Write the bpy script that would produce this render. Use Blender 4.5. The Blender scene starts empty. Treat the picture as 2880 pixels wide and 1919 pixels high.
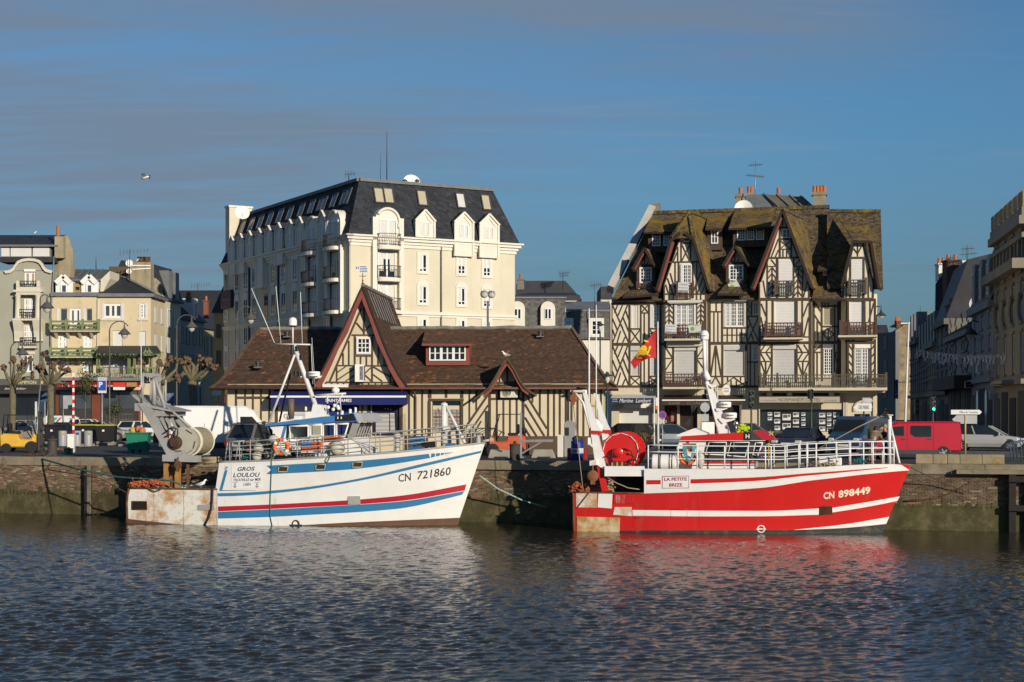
import bpy,bmesh,math,random
import numpy as np
from mathutils import Vector,Matrix,Quaternion
random.seed(7);np.random.seed(7)
SC=bpy.context.scene
R=math.radians;V3=Vector
# --- camera
# level camera on the opposite bank, 5 m above the water (metres, water at z = 0)
F,CX,HY,EYE=4480.,1440.,1160.,5.
cam_data=bpy.data.cameras.new('camera')
cam_data.sensor_width=36.
cam_data.lens=36.*F/2880.
cam_data.shift_y=(HY-959.5)/2880.
cam_data.clip_start=.5
cam_data.clip_end=20000.
cam=bpy.data.objects.new('camera',cam_data)
cam.location=(0,0,EYE)
cam.rotation_euler=(R(90),0,0)
SC.collection.objects.link(cam)
SC.camera=cam
# --- sun and sky
SUN_AZ,SUN_EL=32.,15.
sun_data=bpy.data.lights.new('sun','SUN')
sun_data.energy=4.7
sun_data.angle=R(.5)
sun_data.color=(1.,.895,.735)
sun=bpy.data.objects.new('sun',sun_data)
to_sun=Vector((math.sin(R(SUN_AZ))*math.cos(R(SUN_EL)),-math.cos(R(SUN_AZ))*math.cos(R(SUN_EL)),math.sin(R(SUN_EL))))
sun.rotation_euler=to_sun.to_track_quat('Z','Y').to_euler()
sun.location=to_sun*200
SC.collection.objects.link(sun)
world=bpy.data.worlds.new('World')
SC.world=world
world.use_nodes=True
wn,wl=world.node_tree.nodes,world.node_tree.links
wn.clear()
w_out=wn.new('ShaderNodeOutputWorld')
w_bg=wn.new('ShaderNodeBackground')
w_bg.inputs['Strength'].default_value=.083
sky=wn.new('ShaderNodeTexSky')
sky.sky_type='NISHITA'
sky.sun_disc=False
sky.sun_elevation=R(SUN_EL)
sky.sun_rotation=R(180-SUN_AZ)
sky.altitude=0
sky.air_density=1.
sky.dust_density=.15
sky.ozone_density=4.5
tc=wn.new('ShaderNodeTexCoord')
sep=wn.new('ShaderNodeSeparateXYZ');wl.new(tc.outputs['Generated'],sep.inputs[0])
def wmath(op,a,b=None):
 n=wn.new('ShaderNodeMath');n.operation=op
 for i,s in enumerate((a,b)):
  if s is None:continue
  if isinstance(s,(int,float)):n.inputs[i].default_value=s
  else:wl.new(s,n.inputs[i])
 return n.outputs[0]
zc=wmath('ADD',wmath('MAXIMUM',sep.outputs['Z'],0.),.16)
comb=wn.new('ShaderNodeCombineXYZ')
wl.new(wmath('DIVIDE',sep.outputs['X'],zc),comb.inputs[0])
wl.new(wmath('DIVIDE',sep.outputs['Y'],zc),comb.inputs[1])
def cloud_noise(loc,scl,rot,scale,detail,rough,lo,hi,dist=0.):
 m=wn.new('ShaderNodeMapping');m.inputs['Location'].default_value=loc
 m.inputs['Scale'].default_value=scl;m.inputs['Rotation'].default_value=(0,0,R(rot))
 wl.new(comb.outputs[0],m.inputs[0])
 n=wn.new('ShaderNodeTexNoise');n.inputs['Scale'].default_value=scale
 n.inputs['Detail'].default_value=detail;n.inputs['Roughness'].default_value=rough
 n.inputs['Distortion'].default_value=dist
 wl.new(m.outputs[0],n.inputs[0])
 r=wn.new('ShaderNodeMapRange');r.inputs[1].default_value=lo;r.inputs[2].default_value=hi
 r.interpolation_type='SMOOTHSTEP'
 wl.new(n.outputs[0],r.inputs[0])
 return r.outputs[0]
veil=cloud_noise((2.2,.6,0),(.26,.34,1),-16,1.,3,.5,.42,.62)
streak=cloud_noise((.4,2.,0),(.45,2.6,1),-11,1.5,8,.66,.36,.72,.4)
wisp=cloud_noise((7.7,4.,0),(.6,4.2,1),9,1.3,8,.66,.54,.78,.3)
cl=wmath('MINIMUM',wmath('ADD',wmath('MULTIPLY',veil,wmath('ADD',wmath('MULTIPLY',streak,.75),.3)),wmath('MULTIPLY',streak,.1)),.85)
# a grey-blue bank of stratus low over the horizon, the same all round
bank=wn.new('ShaderNodeMapRange');bank.inputs[1].default_value=0.;bank.inputs[2].default_value=.23
bank.inputs[3].default_value=.95;bank.inputs[4].default_value=0.;bank.interpolation_type='SMOOTHSTEP'
wl.new(sep.outputs['Z'],bank.inputs[0])
bank_f=wmath('MULTIPLY',bank.outputs[0],wmath('ADD',wmath('MULTIPLY',streak,.16),.84))
def wmix(f,a,b):
 n=wn.new('ShaderNodeMix');n.data_type='RGBA'
 wl.new(f,n.inputs[0])
 for i,s in((6,a),(7,b)):
  if isinstance(s,tuple):n.inputs[i].default_value=s
  else:wl.new(s,n.inputs[i])
 return n.outputs[2]
tint=wn.new('ShaderNodeMix');tint.data_type='RGBA';tint.blend_type='MULTIPLY';tint.inputs[0].default_value=1
wl.new(sky.outputs[0],tint.inputs[6]);tint.inputs[7].default_value=(.72,.99,1.07,1)
c1=wmix(bank_f,tint.outputs[2],(1.2,1.95,2.7,1))
c2=wmix(wmath('MULTIPLY',wisp,.5),wmix(cl,c1,(2.15,2.8,3.75,1)),(3.1,3.7,4.6,1))
wl.new(c2,w_bg.inputs['Color'])
wl.new(w_bg.outputs[0],w_out.inputs['Surface'])
SC.view_settings.view_transform='Standard'
SC.view_settings.look='None'
SC.view_settings.gamma=1.
SC.view_settings.use_curve_mapping=False
SC.view_settings.exposure=0.
SC.cycles.max_bounces=6
SC.cycles.use_denoising=True
# --- materials
MATS={}
def mat(name,col,rough=.75,metal=0.,var=.12,vs=1.5,bump=0.,bs=20.,spec=.4,dirt=None,streak=False,coat=0.):
 if name in MATS:return MATS[name]
 m=bpy.data.materials.new(name);m.use_nodes=True
 n,l=m.node_tree.nodes,m.node_tree.links
 b=n['Principled BSDF']
 b.inputs['Roughness'].default_value=rough
 b.inputs['Metallic'].default_value=metal
 b.inputs['Specular IOR Level'].default_value=spec
 if coat:b.inputs['Coat Weight'].default_value=coat
 g=n.new('ShaderNodeNewGeometry')
 pos=g.outputs['Position']
 def noise(scale,detail=4,vec=pos,rough_=.6):
  t=n.new('ShaderNodeTexNoise');t.inputs['Scale'].default_value=scale
  t.inputs['Detail'].default_value=detail;t.inputs['Roughness'].default_value=rough_
  l.new(vec,t.inputs['Vector']);return t.outputs[0]
 def rng(x,a,b_,c,d):
  r=n.new('ShaderNodeMapRange');r.inputs[1].default_value=a;r.inputs[2].default_value=b_
  r.inputs[3].default_value=c;r.inputs[4].default_value=d
  l.new(x,r.inputs[0]);return r.outputs[0]
 def mix(f,a,b_,typ='MIX'):
  x=n.new('ShaderNodeMix');x.data_type='RGBA';x.blend_type=typ
  if isinstance(f,float):x.inputs[0].default_value=f
  else:l.new(f,x.inputs[0])
  for i,s in((6,a),(7,b_)):
   if isinstance(s,tuple):x.inputs[i].default_value=(*s[:3],1)
   else:l.new(s,x.inputs[i])
  return x.outputs[2]
 c=tuple(col)
 out=mix(rng(noise(vs),.3,.7,0,1),tuple(x*(1-var)for x in c),tuple(min(1,x*(1+var*.7))for x in c))
 if var>.02:
  out=mix(rng(noise(vs*9,3),.35,.7,0,.35*min(1,var*5)),out,tuple(x*(1-1.3*var)for x in c))
 if dirt:
  dc,lo,hi,dsc=dirt
  vec=pos
  if streak:
   mp=n.new('ShaderNodeMapping');mp.inputs['Scale'].default_value=(1,1,.12);l.new(pos,mp.inputs[0]);vec=mp.outputs[0]
  out=mix(rng(noise(dsc,6,vec,.65),lo,hi,0,.9),out,dc)
 l.new(out,b.inputs['Base Color'])
 if bump:
  bp=n.new('ShaderNodeBump');bp.inputs['Strength'].default_value=bump;bp.inputs['Distance'].default_value=.02
  l.new(noise(bs,5),bp.inputs['Height']);l.new(bp.outputs[0],b.inputs['Normal'])
 MATS[name]=m
 return m
def glass_mat(name,col=(.012,.016,.02),rough=.06):
 if name in MATS:return MATS[name]
 m=bpy.data.materials.new(name);m.use_nodes=True
 n,l=m.node_tree.nodes,m.node_tree.links
 b=n['Principled BSDF'];b.inputs['Roughness'].default_value=rough
 b.inputs['Specular IOR Level'].default_value=.6
 g=n.new('ShaderNodeNewGeometry');t=n.new('ShaderNodeTexNoise');t.inputs['Scale'].default_value=.8
 l.new(g.outputs['Position'],t.inputs['Vector'])
 r=n.new('ShaderNodeValToRGB');r.color_ramp.elements[0].color=(*[x*.5 for x in col],1);r.color_ramp.elements[1].color=(*[x*1.6 for x in col],1)
 l.new(t.outputs[0],r.inputs[0]);l.new(r.outputs[0],b.inputs['Base Color'])
 MATS[name]=m;return m
def clear_glass(name,tint=(.75,.8,.8)):
 if name in MATS:return MATS[name]
 m=bpy.data.materials.new(name);m.use_nodes=True
 n,l=m.node_tree.nodes,m.node_tree.links
 n.clear();o=n.new('ShaderNodeOutputMaterial')
 t=n.new('ShaderNodeBsdfTransparent');t.inputs[0].default_value=(*tint,1)
 gl=n.new('ShaderNodeBsdfGlossy');gl.inputs['Roughness'].default_value=.03;gl.inputs[0].default_value=(.9,.9,.9,1)
 fr_=n.new('ShaderNodeFresnel');fr_.inputs[0].default_value=1.5
 mx=n.new('ShaderNodeMixShader');l.new(fr_.outputs[0],mx.inputs[0]);l.new(t.outputs[0],mx.inputs[1]);l.new(gl.outputs[0],mx.inputs[2])
 l.new(mx.outputs[0],o.inputs[0]);MATS[name]=m;return m
def emit_mat(name,col,s):
 m=bpy.data.materials.new(name);m.use_nodes=True
 b=m.node_tree.nodes['Principled BSDF'];b.inputs['Base Color'].default_value=(*col,1)
 b.inputs['Emission Color'].default_value=(*col,1);b.inputs['Emission Strength'].default_value=s
 MATS[name]=m;return m
def tile_mat(name,moss=None,mlo=.5,mhi=.62,msc=.45):
 m=bpy.data.materials.new(name);m.use_nodes=True
 n,l=m.node_tree.nodes,m.node_tree.links
 b=n['Principled BSDF'];b.inputs['Roughness'].default_value=.9;b.inputs['Specular IOR Level'].default_value=.15
 a=n.new('ShaderNodeVertexColor');a.layer_name='tone'
 g=n.new('ShaderNodeNewGeometry')
 t=n.new('ShaderNodeTexNoise');t.inputs['Scale'].default_value=14;t.inputs['Detail'].default_value=4
 l.new(g.outputs['Position'],t.inputs['Vector'])
 mx=n.new('ShaderNodeMix');mx.data_type='RGBA';mx.blend_type='MULTIPLY';mx.inputs[0].default_value=.6
 rr=n.new('ShaderNodeMapRange');rr.inputs[1].default_value=.3;rr.inputs[2].default_value=.7;rr.inputs[3].default_value=.55;rr.inputs[4].default_value=1.3
 l.new(t.outputs[0],rr.inputs[0]);l.new(a.outputs[0],mx.inputs[6]);l.new(rr.outputs[0],mx.inputs[7])
 out=mx.outputs[2]
 if moss:
  t2=n.new('ShaderNodeTexNoise');t2.inputs['Scale'].default_value=msc;t2.inputs['Detail'].default_value=9;t2.inputs['Roughness'].default_value=.72
  l.new(g.outputs['Position'],t2.inputs['Vector'])
  r2=n.new('ShaderNodeMapRange');r2.inputs[1].default_value=mlo;r2.inputs[2].default_value=mhi;r2.inputs[4].default_value=.85
  l.new(t2.outputs[0],r2.inputs[0])
  m2=n.new('ShaderNodeMix');m2.data_type='RGBA';l.new(r2.outputs[0],m2.inputs[0]);l.new(out,m2.inputs[6]);m2.inputs[7].default_value=(*moss,1)
  out=m2.outputs[2]
 l.new(out,b.inputs['Base Color'])
 MATS[name]=m;return m
 # --- mesh helpers (all in world coordinates unless local=True)
MW={}
def wm(o):return MW.get(o.name,Matrix.Identity(4))if o is not None else Matrix.Identity(4)
class MB:
 def __init__(s):s.v=[];s.f=[];s.m=[];s.s=[];s.col=None
 def add(s,vs,fs,m=0,sm=False):
  o=len(s.v);s.v+=[tuple(v)for v in vs]
  for f in fs:s.f.append([i+o for i in f]);s.m.append(m);s.s.append(sm)
  return s
 def quad(s,a,b,c,d,m=0):return s.add([a,b,c,d],[(0,1,2,3)],m)
 def poly(s,pts,m=0):return s.add(pts,[tuple(range(len(pts)))],m)
 def prism(s,pts,vec,m=0):
  n=len(pts);vec=Vector(vec);p=[Vector(q)for q in pts]
  nrm=Vector((0,0,0))
  for i in range(n):nrm+=p[i].cross(p[(i+1)%n])
  if nrm.dot(vec)>0:p=p[::-1]
  vs=p+[q+vec for q in p]
  fs=[tuple(range(n)),tuple(range(2*n-1,n-1,-1))]
  for i in range(n):j=(i+1)%n;fs.append((i,i+n,j+n,j))
  return s.add(vs,fs,m)
 def box(s,c,size,rot=None,m=0):
  x,y,z=[q/2 for q in size];c=Vector(c)
  vs=[Vector(q)for q in((-x,-y,-z),(x,-y,-z),(x,y,-z),(-x,y,-z),(-x,-y,z),(x,-y,z),(x,y,z),(-x,y,z))]
  if rot is not None:vs=[rot@q for q in vs]
  return s.add([q+c for q in vs],[(0,3,2,1),(4,5,6,7),(0,1,5,4),(1,2,6,5),(2,3,7,6),(3,0,4,7)],m)
 def bar(s,a,b,w,h,m=0,up=(0,0,1)):
  a,b=Vector(a),Vector(b);d=b-a;L=d.length
  if L<1e-5:return s
  x=d/L;u=Vector(up);y=u.cross(x)
  if y.length<1e-3:y=Vector((0,1,0)).cross(x)
  y.normalize();z=x.cross(y)
  return s.box((a+b)/2,(L,w,h),Matrix((x,y,z)).transposed(),m)
 def tube(s,pts,r,n=6,m=0,cap=True):
  pts=[Vector(p)for p in pts];k=len(pts)
  rs=r if isinstance(r,(list,tuple))else[r]*k
  vs=[];prev=None
  for i,p in enumerate(pts):
   d=(pts[min(i+1,k-1)]-pts[max(i-1,0)])
   if d.length<1e-6:d=Vector((0,0,1))
   d.normalize()
   if prev is None:
    a=Vector((0,0,1))if abs(d.z)<.9 else Vector((1,0,0))
    u=a.cross(d).normalized()
   else:
    u=prev-d*prev.dot(d)
    u=u.normalized()if u.length>1e-4 else Vector((1,0,0))
   prev=u;w=d.cross(u)
   for j in range(n):
    t=2*math.pi*j/n
    vs.append(p+(u*math.cos(t)+w*math.sin(t))*rs[i])
  fs=[]
  for i in range(k-1):
   for j in range(n):
    j2=(j+1)%n
    fs.append((i*n+j,i*n+j2,(i+1)*n+j2,(i+1)*n+j))
  s.add(vs,fs,m,True)
  if cap:
   o=len(s.v)-len(vs)
   s.f.append([o+j for j in range(n)][::-1]);s.m.append(m);s.s.append(False)
   s.f.append([o+(k-1)*n+j for j in range(n)]);s.m.append(m);s.s.append(False)
  return s
 def lathe(s,prof,c,n=12,m=0,axis=None,sm=True):
  c=Vector(c);q=Quaternion()if axis is None else Vector((0,0,1)).rotation_difference(Vector(axis))
  ring=lambda r,z:[q@Vector((r*math.cos(2*math.pi*j/n),r*math.sin(2*math.pi*j/n),z))+c for j in range(n)]
  f1=[(j,(j+1)%n,n+(j+1)%n,n+j)for j in range(n)];run=[prof[0]]
  def flush():
   if len(run)>1:s.add([v for p in run for v in ring(*p)],[tuple(i+k*n for i in f)for k in range(len(run)-1)for f in f1],m,sm)
  for i in range(1,len(prof)):
   run.append(prof[i])
   if i+1<len(prof):
    d0=Vector((prof[i][0]-prof[i-1][0],prof[i][1]-prof[i-1][1]));d1=Vector((prof[i+1][0]-prof[i][0],prof[i+1][1]-prof[i][1]))
    if d0.length>1e-6 and d1.length>1e-6 and d0.angle(d1)>.8:flush();run=[prof[i]]
  flush()
  for(r,z),rev in((prof[0],1),(prof[-1],0)):
   if r>1e-4:p=ring(r,z);s.add(p[::-1]if rev else p,[tuple(range(n))],m)
  return s
 def ball(s,c,r,n=10,m=0,sc=(1,1,1),jit=0.):
  c=Vector(c);vs=[];k=max(4,n//2)
  for i in range(k+1):
   a=math.pi*i/k
   for j in range(n):
    t=2*math.pi*j/n;q=r*(1+random.uniform(-jit,jit))
    vs.append(c+Vector((math.sin(a)*math.cos(t)*q*sc[0],math.sin(a)*math.sin(t)*q*sc[1],-math.cos(a)*q*sc[2])))
  fs=[]
  for i in range(k):
   for j in range(n):
    j2=(j+1)%n;fs.append((i*n+j,i*n+j2,(i+1)*n+j2,(i+1)*n+j))
  return s.add(vs,fs,m,True)
 def torus(s,c,R_,r,axis=(0,1,0),n=20,k=8,m=0,a0=0,a1=360):
  q=Vector((0,0,1)).rotation_difference(Vector(axis));c=Vector(c)
  pts=[q@Vector((R_*math.cos(R(a0+(a1-a0)*i/n)),R_*math.sin(R(a0+(a1-a0)*i/n)),0))+c for i in range(n+1)]
  return s.tube(pts,r,k,m)
 def build(s,name,mats,parent=None,local=False,kind=None,bevel=0.):
  if not isinstance(mats,(list,tuple)):mats=[mats]
  me=bpy.data.meshes.new(name)
  vs=s.v
  if parent is not None and not local:
   inv=wm(parent).inverted()
   vs=[tuple(inv@Vector(v))for v in vs]
  me.from_pydata(vs,[],s.f)
  for m in mats:me.materials.append(m)
  me.polygons.foreach_set('material_index',s.m)
  me.polygons.foreach_set('use_smooth',s.s)
  if s.col is not None:
   at=me.color_attributes.new('tone','FLOAT_COLOR','POINT')
   at.data.foreach_set('color',np.array(s.col,dtype=np.float32).ravel())
  me.update()
  o=bpy.data.objects.new(name,me)
  SC.collection.objects.link(o)
  if parent is not None:
   o.parent=parent;MW[o.name]=wm(parent).copy()
  if kind:o['kind']=kind
  if bevel:
   bv=o.modifiers.new('bevel','BEVEL');bv.width=bevel;bv.segments=1;bv.limit_method='ANGLE'
  return o
def tag(o,label=None,cat=None,group=None,kind=None):
 if label:o['label']=label
 if cat:o['category']=cat
 if group:o['group']=group
 if kind:o['kind']=kind
 return o
def thing(name,label,cat,loc=(0,0,0),rz=0.,group=None):
 o=bpy.data.objects.new(name,None);SC.collection.objects.link(o)
 o.location=loc;o.rotation_euler=(0,0,rz);o.empty_display_size=.3
 MW[o.name]=Matrix.Translation(loc)@Matrix.Rotation(rz,4,'Z')
 return tag(o,label,cat,group)
def kids(o):return[c for c in ALLCH.get(o.name,[])]
def copy_tree(o,parent=None,loc=None,rz=None,label=None):
 c=o.copy();SC.collection.objects.link(c)
 if parent is not None:c.parent=parent
 if loc is not None:
  c.location=loc;c.rotation_euler=(0,0,rz or 0.)
  MW[c.name]=Matrix.Translation(loc)@Matrix.Rotation(rz or 0.,4,'Z')
 if label:c['label']=label
 for ch in list(o.children):copy_tree(ch,c)
 return c
_cube={}
def cube_mesh(m):
 if m.name not in _cube:
  b=MB().box((0,0,0),(1,1,1));me=bpy.data.meshes.new('piece');me.from_pydata(b.v,[],b.f);me.materials.append(m);_cube[m.name]=me
 return _cube[m.name]
def piece(name,m,c,size,rot,parent):
 o=bpy.data.objects.new(name,cube_mesh(m));SC.collection.objects.link(o)
 M=Matrix.Translation(c)@(rot.to_4x4()if rot is not None else Matrix.Identity(4))@Matrix.Diagonal((*size,1))
 if parent is not None:o.parent=parent;M=wm(parent).inverted()@M
 o.matrix_basis=M
 return o
_fontcache={}
def text_mesh(txt,bold=0.,shear=0.):
 cu=bpy.data.curves.new('lettering','FONT');cu.body=txt;cu.size=1.
 cu.offset=bold;cu.shear=shear;cu.resolution_u=2;cu.align_x='LEFT'
 o=bpy.data.objects.new('lettering',cu);SC.collection.objects.link(o)
 dg=bpy.context.evaluated_depsgraph_get()
 me=bpy.data.meshes.new_from_object(o.evaluated_get(dg))
 bpy.data.objects.remove(o);bpy.data.curves.remove(cu)
 v=np.zeros(len(me.vertices)*3,np.float32);me.vertices.foreach_get('co',v);v=v.reshape(-1,3)
 f=[list(p.vertices)for p in me.polygons]
 bpy.data.meshes.remove(me)
 mn,mx=v.min(0),v.max(0)
 v=(v-mn)/np.maximum(mx-mn,1e-6)
 return v,f
def letter(txt,parent,m,fn,bold=0.,shear=0.,name='lettering',local=False):
 v,f=text_mesh(txt,bold,shear)
 b=MB();b.add([fn(float(x),float(y))for x,y,_ in v],f)
 return b.build(name,m,parent,local)
class Frame:
 def __init__(s,px,D,ang):
  s.O=Vector(((px-CX)*D/F,D,0));a=R(ang)
  s.U=Vector((math.cos(a),math.sin(a),0));s.N=Vector((math.sin(a),-math.cos(a),0));s.Z=Vector((0,0,1))
  s.rot=Matrix((s.U,-s.N,s.Z)).transposed()
 def pt(s,px,py,off=0.):
  d=Vector(((px-CX)/F,1,(HY-py)/F));e=Vector((0,0,EYE))
  t=(s.O+s.N*off-e).dot(s.N)/d.dot(s.N)
  return e+d*t
 def uz(s,px,py,off=0.):
  p=s.pt(px,py,off);return(p-s.O).dot(s.U),p.z
 def at(s,u,z,off=0.):return s.O+s.U*u+s.N*off+s.Z*z
 def rect(s,x0,y0,x1,y1,off=0.):
  xm=(x0+x1)/2
  u0=s.uz(x0,y0,off)[0];u1=s.uz(x1,y0,off)[0]
  z0=s.uz(xm,y1,off)[1];z1=s.uz(xm,y0,off)[1]
  return min(u0,u1),min(z0,z1),max(u0,u1),max(z0,z1)
 def slab(s,b,r,off,th,m=0):
  u0,z0,u1,z1=r
  return b.box(s.at((u0+u1)/2,(z0+z1)/2,off+th/2),(u1-u0,th,z1-z0),s.rot,m)
 def sl(s,*a):return s.slab(MB(),*a)
 def beam(s,parent,m,x0,y0,x1,y1,w,off,th=.06,name='timber'):
  a,c=s.pt(x0,y0,off),s.pt(x1,y1,off)
  d=c-a;L=d.length;x=d/L;z=x.cross(-s.N)*-1
  z=s.N.cross(x)*-1
  rot=Matrix((x,-s.N,x.cross(-s.N))).transposed()
  wm_=w*((a+c)/2).y/F
  return piece(name,m,(a+c)/2+s.N*(th/2),(L,th,wm_),rot,parent)
def conv(ox,oy,k):return lambda x,y:(ox+x/k,oy+y/k)
def wholes(b,fr,r,holes,depth,off=0.,m=0,mr=None):
 u0,z0,u1,z1=r;mr=m if mr is None else mr
 hs=[(max(u0,h[0]),max(z0,h[1]),min(u1,h[2]),min(z1,h[3]))for h in holes]
 hs=[h for h in hs if h[2]>h[0]and h[3]>h[1]]
 us=sorted({u0,u1,*[h[0]for h in hs],*[h[2]for h in hs]});zs=sorted({z0,z1,*[h[1]for h in hs],*[h[3]for h in hs]})
 for i in range(len(us)-1):
  for j in range(len(zs)-1):
   cu,cz=(us[i]+us[i+1])/2,(zs[j]+zs[j+1])/2
   if any(h[0]<cu<h[2]and h[1]<cz<h[3]for h in hs):continue
   b.quad(fr.at(us[i],zs[j],off),fr.at(us[i+1],zs[j],off),fr.at(us[i+1],zs[j+1],off),fr.at(us[i],zs[j+1],off),m)
 for(a,c,d,e)in hs:
  i_,o_=off-depth,off
  b.quad(fr.at(a,c,o_),fr.at(a,e,o_),fr.at(a,e,i_),fr.at(a,c,i_),mr)
  b.quad(fr.at(d,c,i_),fr.at(d,e,i_),fr.at(d,e,o_),fr.at(d,c,o_),mr)
  b.quad(fr.at(a,c,o_),fr.at(a,c,i_),fr.at(d,c,i_),fr.at(d,c,o_),mr)
  b.quad(fr.at(a,e,i_),fr.at(a,e,o_),fr.at(d,e,o_),fr.at(d,e,i_),mr)
  b.quad(fr.at(a,c,i_),fr.at(a,e,i_),fr.at(d,e,i_),fr.at(d,c,i_),mr)
def window(fr,parent,r,off,mf,mg,nx=2,nz=1,fw=.06,bw=.035,th=.06,name='window',gth=.02,curtain=None,cols=None):
 u0,z0,u1,z1=r;b=MB()
 fr.slab(b,(u0,z0,u0+fw,z1),off,th);fr.slab(b,(u1-fw,z0,u1,z1),off,th)
 fr.slab(b,(u0+fw,z0,u1-fw,z0+fw),off,th);fr.slab(b,(u0+fw,z1-fw,u1-fw,z1),off,th)
 iu,iz=(u1-u0-2*fw),(z1-z0-2*fw)
 for i in range(1,nx):
  c=u0+fw+iu*i/nx
  w_=bw*(1.8 if(nx%2==0 and i==nx//2)else 1)
  fr.slab(b,(c-w_/2,z0+fw,c+w_/2,z1-fw),off,th*.8)
 for j in range(1,nz):
  c=z0+fw+iz*j/nz
  fr.slab(b,(u0+fw,c-bw/2,u1-fw,c+bw/2),off,th*.7)
 o=b.build(name,mf,parent)
 g=MB();fr.slab(g,(u0+fw*.5,z0+fw*.5,u1-fw*.5,z1-fw*.5),off-.01,gth+.01)
 g.build('pane',mg,o)
 if curtain is not None:
  c=MB()
  for(a,e,t)in(curtain if isinstance(curtain,list)else[(.02,.42,.12),(.58,.98,.12)]):
   q0,q1=u0+fw+iu*a,u0+fw+iu*e
   fr.slab(c,(q0,z0+fw+iz*t,q1,z1-fw),off+gth,.006)
  c.build('curtain',cols or M_curtain,o)
 return o
def tiles(b,poly,e2,tw,th,tone,lift=.02,seed=0,jit=.25):
 rng=np.random.RandomState(seed)
 p=[Vector(q)for q in poly]
 n=Vector((0,0,0))
 for i in range(len(p)):n+=(p[i]-p[0]).cross(p[(i+1)%len(p)]-p[0])
 n.normalize()
 e2=Vector(e2);e2=(e2-n*e2.dot(n)).normalized();e1=e2.cross(n).normalized()
 if n.dot(Vector((0,-1,.3)))<0 and abs(n.dot(Vector((0,-1,.3))))>1e-3:pass
 if n.z<-1e-6:n=-n
 o=p[0];P2=[((q-o).dot(e1),(q-o).dot(e2))for q in p]
 v0,v1=min(q[1]for q in P2),max(q[1]for q in P2)
 rows=max(1,int(round((v1-v0)/th)))
 dv=(v1-v0)/rows
 if b.col is None:b.col=[]
 for k in range(rows):
  va,vb=v0+k*dv,v0+(k+1)*dv
  def span(v):
   xs=[]
   for i in range(len(P2)):
    (x0,y0),(x1,y1)=P2[i],P2[(i+1)%len(P2)]
    if(y0<=v<=y1 or y1<=v<=y0)and abs(y1-y0)>1e-6:xs.append(x0+(x1-x0)*(v-y0)/(y1-y0))
   return(min(xs),max(xs))if len(xs)>=2 else None
  sa,sb,smid=span(va+dv*.02),span(vb-dv*.02),span((va+vb)/2)
  if not smid:continue
  sa=sa or smid;sb=sb or smid
  ph=(k%2)*.5*tw
  a0=min(sa[0],sb[0]);a1=max(sa[1],sb[1])
  i0=int(math.floor((a0-ph)/tw));i1=int(math.ceil((a1-ph)/tw))
  for i in range(i0,i1):
   xa,xb=ph+i*tw+.006,ph+(i+1)*tw-.006
   la,ra=max(xa,sa[0]),min(xb,sa[1]);lb,rb=max(xa,sb[0]),min(xb,sb[1])
   if ra<=la and rb<=lb:continue
   if ra<=la:la=ra=min(max((la+ra)/2,sa[0]),sa[1])
   if rb<=lb:lb=rb=min(max((lb+rb)/2,sb[0]),sb[1])
   j=rng.uniform(-jit,jit)*lift
   h=n*(lift+j);h2=n*.004
   q=[o+e1*la+e2*va,o+e1*ra+e2*va,o+e1*rb+e2*vb,o+e1*lb+e2*vb]
   c=tone(rng,(q[0]+q[2])/2)
   b.add([q[0]+h,q[1]+h,q[2]+h2,q[3]+h2,q[0],q[1]],[(0,1,2,3),(4,5,1,0)])
   b.col+=[(*c,1)]*6
def unit(v):return Vector(v).normalized()
def pz(px,z,D):
 return Vector(((px-CX)*D/F,D,z))
def pw(px,py,D):return Vector(((px-CX)*D/F,D,EYE-(py-HY)*D/F))
GZ=2.8
def gd(px,py):
 D=F*(EYE-GZ)/(py-HY);return Vector(((px-CX)*D/F,D,GZ))
 # --- shared materials
M_asphalt=mat('asphalt',(.06,.058,.055),.9,var=.25,vs=.6,bump=.3,bs=60)
M_pave=mat('pavement_stone',(.22,.2,.17),.85,var=.2,vs=.8,bump=.2,bs=30)
M_kerb=mat('kerb_concrete',(.3,.28,.24),.85,var=.2,vs=2,bump=.2)
M_roadpaint=mat('road_paint',(.62,.6,.54),.8,var=.2,vs=4)
M_cap=mat('quay_capstone',(.25,.205,.14),.9,var=.3,vs=1.2,bump=.4,bs=18,dirt=((.07,.06,.04),.55,.75,1.6))
M_mortar=mat('wall_mortar',(.24,.2,.135),.95,var=.3,vs=1.4,bump=.5,bs=24,dirt=((.08,.075,.04),.5,.68,.8))
M_algae=mat('wall_algae',(.075,.066,.026),.85,var=.45,vs=1.1,bump=.7,bs=16,dirt=((.14,.11,.06),.52,.72,2.2))
M_blackwood=mat('tarred_wood',(.02,.018,.015),.8,var=.4,vs=3,bump=.4,bs=20)
M_greywood=mat('weathered_wood',(.16,.145,.11),.9,var=.35,vs=4,bump=.4,bs=20)
M_pallet=mat('pallet_wood',(.2,.12,.065),.9,var=.3,vs=4)
M_w=mat('white_paint',(.78,.76,.72),.5,var=.05,vs=2)
M_ow=mat('offwhite_paint',(.62,.58,.5),.7,var=.1,vs=2)
M_k=mat('black_paint',(.015,.015,.016),.5,var=.2)
M_rubber=mat('rubber',(.02,.02,.02),.8,var=.2)
M_st=mat('galvanised_steel',(.3,.3,.3),.45,metal=.5,var=.2,vs=3)
M_dst=mat('dark_steel',(.06,.06,.06),.5,metal=.4,var=.3,vs=3)
M_chrome=mat('bright_metal',(.6,.6,.6),.25,metal=.9,var=.05)
M_ru=mat('rusted_iron',(.13,.06,.03),.9,var=.4,vs=5,bump=.4)
M_zn=mat('zinc_sheet',(.19,.195,.2),.55,metal=.2,var=.2,vs=1.2)
M_sl=mat('slate',(.03,.032,.038),.62,var=.3,vs=1.,bump=.25,bs=8,dirt=((.1,.1,.095),.66,.8,1.6))
M_g=glass_mat('window_glass')
M_gb=glass_mat('shop_glass',(.02,.025,.03),.04)
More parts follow.
